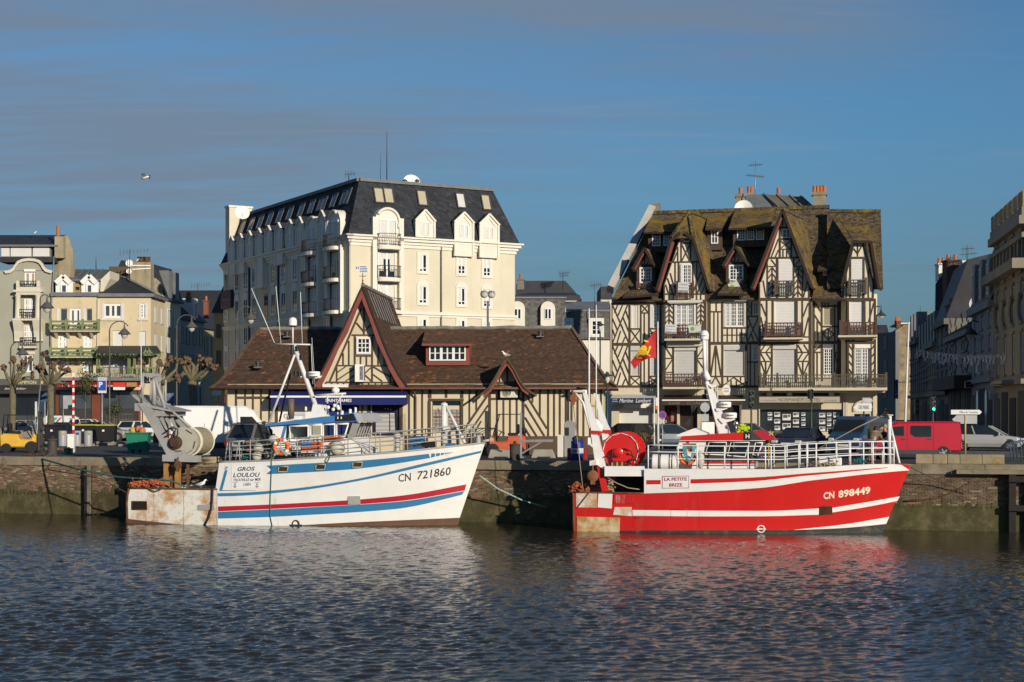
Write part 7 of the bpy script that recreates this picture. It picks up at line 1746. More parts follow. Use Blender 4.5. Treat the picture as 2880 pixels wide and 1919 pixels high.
def rails(H,parent,top_px,zs,posts,m,r=.022,n_r=4,inset=.12,far=True,lowest=.18):
 pts=[H.xz(*p)for p in top_px];ztop=interp(pts);xa,xb=pts[0][0],pts[-1][0]
 xs_=[xa+(xb-xa)*i/24 for i in range(25)]
 for sd in((1,-1)if far else(1,)):
  for k in range(n_r):
   f=1-k/n_r*.86
   MB().tube([H.fr.at(x,zs(x)+(ztop(x)-zs(x))*f,sd*max(.03,H.half(x,zs(x))-inset))for x in xs_],r,5).build('handrail',m,parent)
  for px in posts:
   x=H.xz(px,1260)[0];p=H.fr.at(x,zs(x)-.06,sd*max(.03,H.half(x,zs(x))-inset));MB().tube([p,p+V3((0,0,ztop(x)-zs(x)+.06))],r*1.15,5).build('rail_post',m,parent)
rails(WH_,wb,[(640,1245),(760,1237),(1007,1222),(1200,1206),(1335,1193)],zsheer,(642,670,700,764,832,905,975,1036,1066,1143,1223,1290,1324),M_gv)
Zk=conv(740,860,3.564);WO=1.45
def wp(x,y,off=WO):return WF.pt(*Zk(x,y),off)
wh=MB();wh.prism([wp(*p)for p in((100,1345),(880,1325),(885,1450),(90,1450))],-WF.N*2*WO);wh.build('wheelhouse_base',M_w,wb)
MB().prism([wp(*p)for p in((60,1208),(235,1203),(225,1348),(100,1350),(95,1250))],-WF.N*2*WO).build('wheelhouse_side',M_w,wb)
MB().prism([wp(*p,WO+.012)for p in((212,1205),(240,1204),(205,1330),(176,1332))],WF.N*.012).build('blue_slash',M_bluehouse,wb)
pill=[((238,1200),(262,1200),(250,1350),(228,1350)),((452,1195),(468,1195),(468,1345),(452,1345)),((586,1190),(602,1190),(602,1340),(586,1340)),((720,1185),(736,1185),(736,1335),(720,1335)),((850,1180),(905,1180),(855,1330),(800,1330)),((240,1196),(905,1176),(905,1187),(240,1208)),((228,1356),(810,1326),(810,1342),(228,1364))]
for off in(WO,-WO+.06):
 b=MB()
 for q in pill:b.prism([wp(x,y,WO)+WF.N*(off-WO)for x,y in q],-WF.N*.06)
 b.build('window_surround',M_k,wb)
wins=[((264,1208),(452,1202),(452,1350),(274,1358)),((468,1198),(586,1193),(586,1335),(468,1340)),((602,1191),(718,1187),(718,1328),(602,1333)),((736,1186),(855,1183),(818,1312),(736,1322))]
for q in wins:
 b=MB();ring=[wp(x,y,WO+.03)for x,y in q];b.tube(ring+[ring[0],ring[1]],.045,6);o=b.build('wheelhouse_window',M_chrome if False else M_w,wb);MB().poly([wp(x,y,WO-.03)for x,y in q]).build('pane',M_wglass,o)
 MB().poly([wp(x,y,WO)-WF.N*(2*WO-.02)for x,y in q]).build('far_pane',M_wglass,wb)
b=MB();fq=[wp(905,1180),wp(855,1330)];fn=[p-WF.N*2*WO for p in fq]
b.quad(fq[0],fq[1],fn[1],fn[0]);b.build('front_pane',M_wglass,wb)
b=MB()
for i in range(8):f=i/7;b.bar(fq[0].lerp(fn[0],f),fq[1].lerp(fn[1],f),.05,.08)
for i in range(7):off=WO-i*.05;b.bar(wp(915+i*9,1182,WO),wp(850+i*7,1332,WO),.025,.035)
b.build('front_mullions',M_gv,wb)
roofq=[(20,1187),(600,1112),(728,1104),(905,1072),(945,1160),(300,1188),(15,1210)]
MB().prism([wp(*p,WO+.18)for p in roofq],-WF.N*(2*WO+.36)).build('wheelhouse_roof',M_bluehouse,wb)
b=MB();b.prism([wp(*p,WO+.2)for p in((728,1106),(902,1080),(934,1150),(728,1157))],WF.N*.03);ep=b.build('black_panel',M_k,wb)
b=MB();q0=wp(738,1152,WO+.235)
for dx in(0,.16):
 for dz in(.12,.32):b.box(q0+WF.U*(.05+dx)+WF.Z*dz,(.05,.01,.1),WF.rot)
b.build('panel_marks',M_inkw,ep,kind='stuff')
MB().prism([wp(*p,WO+.1)for p in((905,1072),(968,1080),(1008,1150),(1005,1170),(945,1165))],-WF.N*(2*WO+.2)).build('front_visor',mat('visor_grey',(.42,.43,.44),.3,var=.1),wb)
MB().prism([wp(*p,WO+.02)for p in((820,1350),(880,1345),(1000,1440),(985,1500),(820,1500))],-WF.N*2.4).build('deck_casing',M_w,wb)
MB().tube([wp(280,1130,.5),wp(280,935,.5)],.15,10).build('exhaust_pipe',mat('sooty_pipe',(.16,.12,.09),.7,metal=.3,var=.3),wb)
MB().tube([wp(x,y,.9)for x,y in((225,1130),(210,1110),(215,1092),(235,1090),(248,1105),(250,1135))],.03,6).build('vent_pipe',M_gv,wb)
def wt(pts,r,name,m,off=0.,n=7):b=MB();b.tube([WF.pt(px,py,off)for px,py in pts],r,n);return b.build(name,m,wb)
M_ms=mat('mast_white',(.66,.65,.62),.45,var=.08)
wt([(887,1140),(826,970)],.11,'mast',M_ms);wt([(829,998),(756,1190)],.055,'mast_stay',M_ms,.9);MB().tube([WF.pt(829,998,0),WF.pt(786,1186,-.9)],.05,6).build('mast_stay',M_k,wb)
wt([(775,968),(872,969.5)],.035,'crossbar',M_ms,0.);wt([(823.5,968),(823.5,912)],.04,'dome_pole',M_ms);b=MB();c=WF.pt(823.5,905,0);b.lathe([(.1,-.22),(.19,-.17),(.19,-.02),(.187,.06),(.15,.14),(.08,.19),(0,.205)],c,14);b.build('radio_dome',M_w,wb)
b=MB();c=WF.pt(823.5,918,0);b.lathe([(.06,-.04),(.17,0.),(.17,.06)],c,12);b.build('dome_base',M_k,wb)
for a,e,r in(((772,965),(707,811),.022),((790,966),(776,805),.018),((850,967),(845,822),.018),((875,968),(880,1080),.016),((877,950),(886,1090),.01)):wt([a,e],r,'whip_aerial',M_ms,0,5)
for px,py in((822,977),(836,980),(822,992),(849,1004),(831,1051),(842,1052)):
 b=MB();c=WF.pt(px,py,.12);b.lathe([(.09,-.1),(.09,-.06),(.075,-.06),(.075,.06),(.09,.06),(.09,.1)],c,9);b.build('navigation_lamp',M_k,wb)
wt([(826,1060),(858,1060)],.03,'lamp_arm',M_ms);
def radome(px,py,w,h,parent,fr,off,txt,D_):
 b=MB();c=fr.pt(px,py,off);r=w/2*c.y/F;hh=h*c.y/F
 b.lathe([(r*.8,-hh/2),(r*.97,-hh*.4),(r,-hh*.2),(r,hh*.35),(r*.93,hh/2),(0,hh*.52)],c,18);o=b.build('radar_dome',M_w,parent)
 letter(txt,o,M_ink,lambda x,y:c+fr.U*(math.sin((x-.5)*1.25)*(r+.008))+fr.N*(math.cos((x-.5)*1.25)*(r+.008))+fr.Z*(-hh*.12+hh*.3*y),bold=.02);return o
radome(883,1052.5,35,14,wb,WF,.1,'FURUNO',0);wt([(866,1061),(902,1061)],.05,'radar_bracket',M_ms,.1);wt([(880,1068),(905,1058)],.03,'radar_bracket',M_ms,.1)
b=MB();a_,e_=WF.pt(908,1085,.2),WF.pt(979,1085.5,.2);b.bar(a_,e_,.12,.13);b.build('radar_scanner',M_w,wb);b=MB();c=WF.pt(944,1096,.2);b.lathe([(.1,-.16),(.17,-.1),(.18,0.),(.14,.06),(.05,.12)],c,12);b.build('radar_motor',M_w,wb)
wt([(888,1112),(973,1107)],.045,'spar',M_ms,.3);wt([(944,1100),(944,1108)],.05,'radar_post',M_ms,.2);wt([(921,1110),(921,1135)],.04,'spar_post',M_ms,.3);wt([(965,1108),(938,1150)],.03,'spar_post',M_ms,.3);wt([(956,1115),(960,1165)],.02,'spar_post',M_ms,.3)
for px,py in((923,1146),(937,1152),(941,1141),(950,1144),(952,1149)):MB().ball(WF.pt(px,py,.3),.085,10).build('deck_floodlight',M_w,wb)
b=MB();q=[(872,1178),(880,1137),(886,1137),(902,1140),(914,1176)];b.prism([WF.pt(x,y,.45)for x,y in q],-WF.N*.9);b.build('mast_pedestal',M_w,wb)
for px,py,s_ in((830,1176,(.7,.4,.2)),(985,1160,(.12,.12,.3)),(963,1163,(.1,.1,.25)),(1000,1155,(.1,.1,.3)),(860,1150,(.1,.1,.2))):MB().box(WF.pt(px,py,.3),s_,WF.rot).build('roof_fitting',M_w,wb,bevel=.03)
Zg=conv(350,1040,5.6)
def gp(x,y,off):return WF.pt(*Zg(x,y),off)
for off in(1.55,-1.35):
 d=WF.N*(off-1.55)
 MB().prism([gp(*p,1.55)+d for p in((215,545),(380,600),(440,640),(770,1295),(940,1290),(940,1375),(680,1372),(290,660))],-WF.N*.22).build('gantry_leg',M_gv,wb)
MB().bar(gp(240,590,1.5),gp(240,590,1.5)-WF.N*2.9,.5,.35).build('gantry_crossbeam',M_gv,wb);MB().bar(gp(520,690,1.5),gp(520,690,1.5)-WF.N*2.9,.3,.25).build('gantry_crossbeam',M_gv,wb)
MB().prism([gp(*p,1.2)for p in((118,388),(135,430),(330,590),(730,660),(735,640),(400,560),(150,395))],-WF.N*2.4).build('gantry_platform',M_gv,wb)
for a,e,r,off in(((285,510),(290,60),.05,1.3),((410,480),(415,170),.04,1.),((470,545),(460,90),.11,.9),((480,130),(640,610),.09,.9),((345,70),(255,420),.07,.6),((545,640),(560,130),.035,-.6),((645,540),(650,160),.05,-1.2),((640,560),(1040,905),.06,.9),((790,660),(1000,900),.05,-.8)):
 MB().tube([gp(*a,off),gp(*e,off)],r,7).build('gantry_strut',M_gv,wb)
MB().prism([gp(*p,1.3)for p in((275,55),(430,55),(450,100),(430,130),(300,100),(275,110))],-WF.N*1.).build('gantry_head',M_gv,wb)
MB().prism([gp(*p,.7)for p in((545,85),(600,150),(550,210),(500,150))],-WF.N*.05).build('day_shape',M_gv,wb)
for(x,y,k)in((470,690,0),(560,700,1),(640,720,2)):MB().prism([gp(*p,1.1-k*.7)for p in((x,y-60),(x+90,y-40),(x+210,y+260),(x+180,y+260))],-WF.N*.06).build('gantry_web',M_gv,wb)
dc=gp(935,1135,1.25);ax=-WF.N;rr=43*70.5/F
MB().lathe([(0,0),(rr,0),(rr,.06),(rr*.93,.06),(rr*.93,.1)],dc,32,axis=ax).build('drum_flange',M_drum,wb)
MB().lathe([(rr*.84,.06),(rr*.92,.3),(rr*.95,.75),(rr*.93,1.2),(rr*.96,1.6),(rr*.95,2.)],dc,28,axis=ax).build('net_on_drum',M_net,wb)
for z in(.45,.56):MB().lathe([(rr*.86,z),(rr,z),(rr,z+.05),(rr*.86,z+.05)],dc,32,axis=ax).build('drum_hoop',M_hw,wb)
MB().lathe([(0,2.),(rr,2.),(rr,2.06),(0,2.06)],dc,32,axis=ax).build('drum_flange',M_w,wb)
for a in(60,300,345):c=dc+(WF.U*math.cos(R(a))+WF.Z*math.sin(R(a)))*rr*.78-ax*.01;MB().bar(c-(WF.U*-math.sin(R(a))+WF.Z*math.cos(R(a)))*.17,c+(WF.U*-math.sin(R(a))+WF.Z*math.cos(R(a)))*.17,.02,.09,0,ax).build('flange_slot',mat('slot_dark',(.1,.08,.04)),wb)
b=MB();hc=gp(815,1150,1.5);b.lathe([(.3,-0.),(.3,.18),(.2,.22),(.2,.3),(0,.3)],hc,16,axis=WF.N);b.build('drum_motor',mat('rusty_motor',(.075,.035,.022),.8,var=.3),wb)
MB().prism([gp(*p,1.45)for p in((700,1130),(760,1070),(860,1070),(910,1130),(910,1270),(760,1280),(700,1200))],-WF.N*.08).build('motor_bracket',M_drum,wb)
for k,q in enumerate((((620,1000),(700,940),(760,930),(780,1010),(790,1100)),((740,960),(780,920),(835,930),(840,1000),(810,1100)),((640,1060),(720,1020),(760,1040),(775,1110)),((800,1110),(790,1010),(800,930),(770,900),(700,930)))):MB().tube([gp(*p,1.7-.03*k)for p in q],.035,6).build('hydraulic_hose',mat('hose_brown',(.035,.025,.02),.7),wb)
MB().bar(gp(620,1390,1.5),gp(1190,1405,1.5),.35,.3).build('gantry_sill',M_gv,wb);MB().bar(gp(620,1390,-1.3),gp(1190,1405,-1.3),.35,.3).build('gantry_sill',M_gv,wb)
for(x0_,x1_,off)in((615,690,1.4),(790,865,1.4),(615,690,-1.2)):
 p0,p1=gp(x0_,1400,off),gp(x1_,1400,off);MB().prism([p0,p1,V3((p1.x,p1.y,.95)),V3((p0.x,p0.y,.95))],-WF.N*.2).build('gantry_post',M_ochre,wb)
p0=gp(740,1400,1.2);p1=gp(790,1400,1.2);MB().prism([p0,p1,V3((p1.x,p1.y,.95)),V3((p0.x,p0.y,.95))],-WF.N*.1).build('inner_plate',mat('ochre_dark',(.22,.11,.035),.85,var=.3),wb)
for a,e,off in(((1190,1400),(1500,1400),1.2),((1240,1470),(1500,1440),1.2),((1020,1520),(1240,1440),1.2),((1010,1400),(990,1568),1.3)):MB().tube([gp(*a,off),gp(*e,off)],.09,7).build('net_boom',M_net if a[0]>1100 else M_ru,wb)
pb_=gp(1000,1420,1.35);MB().bar(pb_,V3((pb_.x,pb_.y,.95)),.12,.1).build('deck_post',M_ru,wb)
b=MB();c=WF.pt(500,1308,1.9);b.lathe([(0,-.06),(.16,-.06),(.2,0),(.16,.06),(0,.06)],c,14,axis=WF.N);b.bar(c+WF.Z*.35,c,.06,.08);b.bar(c-WF.Z*0.,c-WF.Z*.3,.1,.2);b.build('pulley_block',M_ru,wb)
def heap(fr,parent,pts,m,name,n=60,r=(.05,.13),seed=1,label=None):
 n,r=int(n*2.6),(r[0]*.55,r[1]*.62);rg=np.random.RandomState(seed);b=MB()
 for i in range(n):
  f=rg.rand()*(len(pts)-1);k=int(f);p=pts[k].lerp(pts[k+1],f-k)+V3(rg.normal(0,.07,3));b.ball(p,rg.uniform(*r),6,0,(1.5,1,.8),.3)
 o=b.build(name,m,parent)
 if label:tag(o,label,'net')
 return o
heap(WF,None,[WH_.at(WH_.xs+.25,1.75)-WF.N*.1,WH_.at(WH_.xs+.9,1.83)-WF.N*.3,WH_.at(WH_.xs+1.7,1.83)-WF.N*.3],M_orangenet,'orange_net',70,label='orange trawl net bundled over the stern of the white boat')
MB().tube([WH_.on(x,y,.05)for x,y in((395,1368),(415,1372),(425,1380),(435,1383),(450,1378),(460,1362))],.04,5).build('chain',M_ru,wb)
# ---- loose gear on the white boat's deck
def wpos(px,py,off=1.2):return WF.pt(px,py,off)
lb=thing('lifebuoy','orange lifebuoy with white bands hung on the white boat rail','lifebuoy',wpos(791,1257,2.5))
c=wpos(791,1257,2.52);MB().torus(c,.31,.085,WF.N,28,9).build('ring',M_orange,lb)
for a in(45,135,225,315):MB().torus(c,.31,.09,WF.N,4,9,0,a-12,a+12).build('reflective_band',M_w,lb)
MB().bar(c+WF.Z*.35+WF.N*.1,c-WF.Z*.1+WF.N*.1,.03,.09).bar(c-WF.Z*.1+WF.N*.1,c-WF.Z*.38+WF.U*.3+WF.N*.1,.03,.09).bar(c-WF.Z*.1+WF.N*.1,c-WF.Z*.38-WF.U*.3+WF.N*.1,.03,.09).build('buoy_bracket',M_gv,lb)
M_crate_w=mat('crate_white',(.68,.67,.63),.55,var=.08);M_crate_g=mat('crate_grey',(.12,.12,.125),.6,var=.1);M_crate_b=mat('crate_blue',(.05,.22,.55),.5,var=.08);M_crate_o=mat('crate_orange',(.66,.12,.035),.5,var=.08)
def crate(px,py,m,label,off=1.9,w=.42,h=.2,rx=0.):
 p=wpos(px,py,off);t=thing('fish_crate',label,'crate',p,0,'fish crates stacked on the white boat');b=MB();u0=-w/2;hh=h
 f0=Frame(px,p.y,-11);
 def P(x,z,d=0.):return p+WF.U*x+WF.Z*z+WF.N*d
 b.prism([P(-w*.47,0),P(w*.47,0),P(w*.5,h*.86),P(-w*.5,h*.86)],-WF.N*.32);b.build('tub',m,t)
 MB().box(P(0,h*.9,-.16),(w+.05,.38,.035),WF.rot).build('rim',m,t)
 for s in(-1,1):MB().box(P(s*w*.2,h*.45,.012),(w*.18,.03,h*.3),WF.rot).build('hand_hold',M_crate_g if m is not M_crate_g else M_k,t)
 return t
cr=[(845,1287,M_crate_g,'dark grey crate at the foot of the crates beside the lifebuoy'),(874,1287,M_crate_g,'dark grey crate under the orange and blue crates'),(832,1267,M_crate_w,'white crate on the dark grey crate nearest the lifebuoy'),(861,1269,M_crate_o,'orange crate below the single blue crate'),(861,1257,M_crate_b,'single blue fish crate in the middle stack'),(861,1247,M_crate_w,'white crate lying on the blue crate'),(888,1284,M_crate_w,'white crate at the bottom of the tallest crate stack'),(888,1268,M_crate_o,'lower orange crate in the tallest crate stack'),(888,1256,M_crate_o,'upper orange crate in the tallest crate stack'),(888,1245,M_crate_w,'white crate in the upper half of the tallest stack'),(888,1236,M_crate_w,'topmost white crate of the tallest stack')]
for px,py,m,lab in cr:crate(px,py,m,lab)
crate(912,1284,M_crate_w,'tilted white crate leaning between the tall stack and the round buoy',1.8,.3,.42)
b=MB();p=wpos(937,1232,1.7);b.box(p,(.85,.35,.1),WF.rot);tag(b.build('orange_tray',M_crate_o,None,bevel=.02),'long flat orange tray in front of the white boat wheelhouse windows','tray')
def buoy(px,py,r,m,label,off=1.9,grp='round fenders and buoys on the white boat'):
 p=wpos(px,py,off);t=thing('fender_buoy',label,'buoy',p,0,grp);MB().ball(p,r,20).build('float',m,t);MB().lathe([(r*.28,r*.9),(r*.22,r*1.15),(0.,r*1.2)],p,10).build('eyelet',M_k,t)
M_buoyw=mat('buoy_white',(.5,.48,.41),.7,var=.15,vs=3,dirt=((.22,.18,.11),.55,.75,3))
buoy(948,1261,.335,M_buoyw,'big round dirty white buoy beside the crates on the white boat');buoy(770,1240,.26,M_buoyw,'round white buoy above and left of the lifebuoy');buoy(727,1262,.25,M_buoyw,'round white buoy among the nets behind the lifebuoy');buoy(722,1284,.22,M_buoyw,'small white buoy low on the deck at the after end of the rail');buoy(760,1278,.27,mat('buoy_tan',(.3,.25,.17),.8,var=.2),'tan weathered buoy low beside the lifebuoy')
heap(WF,None,[wpos(700,1262,1.3),wpos(720,1256,1.3),wpos(745,1262,1.4)],M_net,'fishing_net',60,(.06,.14),3,'pale fishing net piled behind the after rail of the white boat')
heap(WF,None,[wpos(680,1290,1.5),wpos(700,1289,1.6),wpos(715,1290,1.6)],mat('teal_rope',(.03,.19,.19),.9,var=.4,vs=8),'teal_rope',45,(.03,.07),4,'coil of teal rope on the after deck edge of the white boat')
heap(WF,None,[wpos(752,1240,2.),wpos(756,1262,2.),wpos(752,1286,2.)],mat('olive_net',(.1,.105,.03),.95,var=.5,vs=8),'olive_net',45,(.03,.08),5,'olive green netting hanging left of the lifebuoy')
rk=thing('net_rack','grey lattice rack standing on the after end of the white boat upper deck','rack',wpos(660,1296,1.6))
for a,e in(((633,1297),(640,1243)),((648,1297),(655,1242)),((662,1296),(672,1242)),((676,1296),(686,1241)),((636,1243),(688,1240)),((634,1265),(686,1263)),((632,1284),(684,1282))):MB().tube([wpos(*a,1.7),wpos(*e,1.7)],.03,5).build('bar',M_gv,rk)
for k,y in enumerate((1247,1266)):b=MB();a_,e_=wpos(693,y,1.9),wpos(718,y-2,1.9);b.bar(a_,e_,.15,.14);tag(b.build('rope_fender',mat('fender_brown',(.16,.1,.06),.9,var=.3)),('upper' if k==0 else 'lower')+' brown roll fender lashed with pale rope on the after rail','fender')
wn_=thing('deck_winch','blue deck winch behind the forward rail of the white boat','winch',wpos(1171,1262,.8))
c=wpos(1168,1240,.8);MB().lathe([(0,-.3),(.2,-.3),(.2,-.24),(.12,-.24),(.12,.2),(.2,.2),(.2,.26),(0,.26)],c,18,axis=WF.N).build('drum',M_bluepaint,wn_);MB().box(c+WF.U*.25,(.3,.45,.42),WF.rot).build('motor',M_bluepaint,wn_,bevel=.04);MB().box(c-WF.Z*.32+WF.U*.1,(.8,.6,.1),WF.rot).build('bed',M_bluepaint,wn_)
for s in(-.15,.35):MB().bar(c-WF.Z*.3+WF.U*s,c-WF.Z*.75+WF.U*s,.08,.08).build('leg',M_gv,wn_)
b=MB();p=wpos(1208,1250,.9);b.box(p,(.55,.4,.28),WF.rot);tag(b.build('tool_box',M_k,None,bevel=.02),'black box on the foredeck of the white boat beside the blue winch','box')
b=MB();p=wpos(1267,1249,.7);b.lathe([(0,-.2),(.14,-.2),(.16,-.1),(.1,.02),(0,.05)],p,10);b.box(p-WF.Z*.05,(.4,.3,.16),WF.rot);tag(b.build('anchor_winch',M_bluepaint),'small blue anchor winch at the foot of the bow davit','winch')
b=MB();p=wpos(1117,1256,1.2);b.lathe([(.1,-.45),(.1,.35),(.15,.38),(.17,.5),(.12,.6),(0,.62)],p,12);tag(b.build('ventilator',M_buoyw),'cream mushroom ventilator on the foredeck of the white boat','ventilator')
dv=thing('davit_crane','white davit crane with winch disc on the white boat bow','crane',wpos(1249,1250,0.))
MB().tube([wpos(1249,1255,0),wpos(1249,1140,0)],[.15,.12],10).build('post',M_ms,dv);MB().tube([wpos(1250,1133,0),wpos(1308,1247,.3)],.07,8).build('jib',M_ms,dv);MB().lathe([(0,-.05),(.16,-.05),(.16,.05),(0,.05)],wpos(1256,1207,.25),18,axis=WF.N).build('winch_disc',M_ms,dv);MB().lathe([(.16,0),(.16,.08),(.05,.14)],wpos(1249,1141,0),10).build('post_cap',M_ms,dv)
MB().tube([wpos(1232,1136+12,.1),wpos(1234,1160,.1)],.02,4).build('hook',M_ru,dv)
b=MB();p=WF.at(WH_.xb1-.05,WH_.zb1+.12,0);b.tube([p-WF.U*.1,p+WF.U*.35+WF.Z*.06],.06,8);b.lathe([(0,-.08),(.09,-.08),(.09,.08),(0,.08)],p+WF.U*.35+WF.Z*.06,12,axis=WF.N);b.build('bow_roller',M_buoyw,wb)
b=MB();p=wpos(1345,1242,.15);b.lathe([(.13,0),(.1,.38),(.12,.4)],p-WF.Z*.1,8);b.build('bow_bollard',M_gv,wb)
def gull(p,s,face,label,fly=False):
 t=thing('gull',label,'bird',p);f=V3(face).normalized();up=V3((0,0,1));b=MB()
 if not fly:
  b.tube([p+f*-.24*s+up*.14*s,p+f*-.1*s+up*.17*s,p+f*.02*s+up*.2*s,p+f*.12*s+up*.24*s,p+f*.16*s+up*.33*s,p+f*.2*s+up*.37*s,p+f*.25*s+up*.36*s],[.015*s,.06*s,.085*s,.075*s,.045*s,.045*s,.02*s],8);b.build('body',M_w,t)
  b=MB();side=f.cross(up)
  for sd in(1,-1):b.tube([p+f*-.3*s+up*.15*s+side*.04*sd*s,p+f*-.1*s+up*.2*s+side*.075*sd*s,p+f*.08*s+up*.23*s+side*.06*sd*s],[.01*s,.045*s,.02*s],6)
  b.build('wings',mat('gull_grey',(.33,.33,.34),.8),t);b=MB()
  for sd in(1,-1):b.tube([p+side*.03*sd*s,p+side*.03*sd*s+up*.14*s],.008*s,4)
  b.tube([p+f*.25*s+up*.36*s,p+f*.31*s+up*.345*s],[.012*s,.004*s],5);b.build('legs_and_bill',mat('gull_yellow',(.5,.28,.05)),t)
 else:
  side=f.cross(up);b.tube([p-f*.25*s,p-f*.05*s,p+f*.15*s,p+f*.25*s],[.02*s,.07*s,.06*s,.015*s],7);b.build('body',M_w,t)
  for sd in(1,-1):
   b=MB();q=[p,p+side*.28*sd*s+up*.16*s+f*.05*s,p+side*.62*sd*s+up*.05*s-f*.12*s];w=[.12*s,.1*s,.02*s]
   b.add([q[0]+f*w[0],q[0]-f*w[0],q[1]-f*w[1],q[1]+f*w[1],q[2]-f*w[2],q[2]+f*w[2]],[(0,1,2,3),(3,2,4,5)]);b.build('wing',mat('gull_grey',(.33,.33,.34),.8),t)
 return t
gull(WH_.at(WH_.xz(565,1376)[0],zaft(0)+.04,-.02),1.,(1,.1,0),'gull standing on the low stern rail of the white boat')
gull(pw(408,500,75),.9,(.8,-.3,.2),'gull flying in the open sky at the upper left',True)
# --- red trawler
RF=Frame(2090,67.4,-11.)
rb=thing('fishing_boat','red and white trawler with red net drum and white railings','boat',RF.at(0,0))
RH=Hull(RF,1613,(2562,1309),2482,2.2,2.05,2.7)
Y2=conv(1560,1000,2.903);Y3=conv(2100,1000,2.904)
rs_px=[Y2(730,925),Y2(1300,928),Y2(1858,930),Y3(300,928),Y3(560,914),Y3(900,893),Y3(1150,884),Y3(1290,896)]
rs=[RH.xz(*p)for p in rs_px];rs[-1]=(RH.xb1,RH.zb1);zsr=interp(rs)
xq=RH.xz(*Y2(730,1000))[0];zlow=RH.xz(*Y2(640,1125))[1]
rxs=lambda z:RH.xs+.02
b=MB();RH.shell(b,lambda z:xq,lambda z:RH.xbow(max(0,z))-.01,zsr,n=44);b.build('hull',M_hr,rb)
b=MB();RH.shell(b,rxs,lambda z:xq,lambda x:zlow,n=12)
b.quad(RH.at(RH.xs,-.7),RH.at(RH.xs,-.7,0,-1),RH.at(RH.xs,zlow,0,-1),RH.at(RH.xs,zlow));b.build('stern_plating',M_hr,rb)
decking(RH,xq,RH.xb1-.1,lambda x:zsr(x)-.05,'foredeck',0,rb,M_deck);decking(RH,RH.xs,xq,lambda x:.7,'aft_deck',.02,rb,M_deck)
M_rd=boat_mat('topside_white',(.76,.75,.73),.35,.8)
b=MB();RH.band(b,rs_px[:-1]+[Y3(1262,893)],[Y2(730,1127),Y2(1180,1112),Y2(1500,1096),Y2(1858,1066),Y3(400,1035),Y3(720,1000),Y3(1000,966),Y3(1330,938)],.006,50);b.build('white_topside',M_rd,rb)
b=MB();RH.band(b,[Y2(748,1018),Y2(866,1017)],[Y2(748,1053),Y2(866,1052)],.012,4);b.build('red_block',M_hr,rb)
b=MB();RH.band(b,[Y2(1110,1011),Y2(1500,1002),Y2(1858,984),Y3(300,977),Y3(700,948),Y3(1150,914)],[Y2(1110,1046),Y2(1500,1034),Y2(1858,1010),Y3(300,998),Y3(700,964),Y3(1150,919)],.012,40);b.build('red_band',M_hr,rb)
b=MB();RH.band(b,[Y2(635,1262),Y2(1200,1268),Y2(1858,1270),Y3(300,1268),Y3(590,1249)],[Y2(635,1309),Y2(1200,1315),Y2(1858,1313),Y3(300,1310),Y3(590,1301)],.006,30);b.build('white_band',M_rd,rb)
b=MB();RH.band(b,[Y3(698,1245),Y3(1000,1196),Y3(1250,1151)],[Y3(698,1283),Y3(1000,1236),Y3(1232,1188)],.006,16);b.build('white_band',M_rd,rb)
b=MB();RH.band(b,[Y3(390,1424),Y3(800,1382),Y3(1165,1318)],[Y3(390,1426),Y3(800,1412),Y3(1140,1376)],.006,20);b.build('bow_wedge',M_rd,rb)
b=MB();RH.band(b,[Y2(180,1436),Y2(700,1428),Y2(1858,1428),Y3(500,1423),Y3(800,1412),Y3(1138,1377)],[(1617,1520),(1800,1520),(2200,1520),(2272,1520),(2376,1520),(2476,1520)],.03,40);b.build('boot_top',M_blackboot,rb)
for q,m,nm in((((175,1120),(346,1122),(346,1244),(175,1240)),M_rustyw,'stern_panel'),(((358,1128),(472,1130),(466,1250),(352,1240)),M_rd,'stern_panel'),(((182,1315),(532,1325),(530,1446),(182,1440)),boat_mat('ochre_panel',(.62,.52,.33),.5,.44,1.2,(.4,.18,.04),.2,False),'lower_panel'),(((490,1238),(630,1238),(628,1312),(478,1300)),M_rustyw,'patch_plate'),(((484,1140),(634,1140),(634,1212),(484,1208)),boat_mat('gloss_red',(.5,.02,.02),.15,.56,2.5,(.5,.42,.4),.5),'patch_plate')):
 MB().prism([RH.on(*Y2(*p))for p in q],RF.N*.03).build(nm,m,rb)
MB().bar(RH.on(*Y2(190,1238),.04),RH.on(*Y2(280,1124),.04),.03,.13,0,RF.N).build('stern_brace',M_ru,rb)
MB().tube([RH.at(RH.xs+(xq-RH.xs)*i/8,zlow,0)for i in range(9)],.045,5).tube([RH.at(RH.xs,z)for z in(-.1,.6,1.2,zlow)],.05,5).tube([RH.at(RH.xs,zlow),RH.at(RH.xs,zlow,0,-1)],.05,5).build('stern_rail',M_ru,rb)
bd=MB();RH.band(bd,[Y2(876,984),Y2(1100,980)],[Y2(876,1088),Y2(1100,1086)],.014,6);board=bd.build('name_board',M_rd,rb)
b=MB();ring=[RH.on(*Y2(*p),.02)for p in((880,988),(1096,984),(1096,1082),(880,1084))];b.tube(ring+[ring[0]],.012,4);b.build('board_border',M_rst,board)
M_darkred=mat('dark_red_lettering',(.32,.02,.03),.6)
RH.text('LA PETITE',*Y2(894,1025),*Y2(1080,1023),9.3,board,M_darkred,.025,0,.022);RH.text('BRIZE',*Y2(936,1072),*Y2(1042,1070),9.5,board,M_darkred,.025,0,.022)
M_creamtext=mat('cream_lettering',(.7,.64,.5),.6);RH.text('CN',*Y3(627,1177),*Y3(716,1167),20,rb,M_creamtext,.035,0,.012,'registration_letters');RH.text('898449',*Y3(748,1166),*Y3(1011,1130),21,rb,M_creamtext,.035,0,.012,'registration_number')
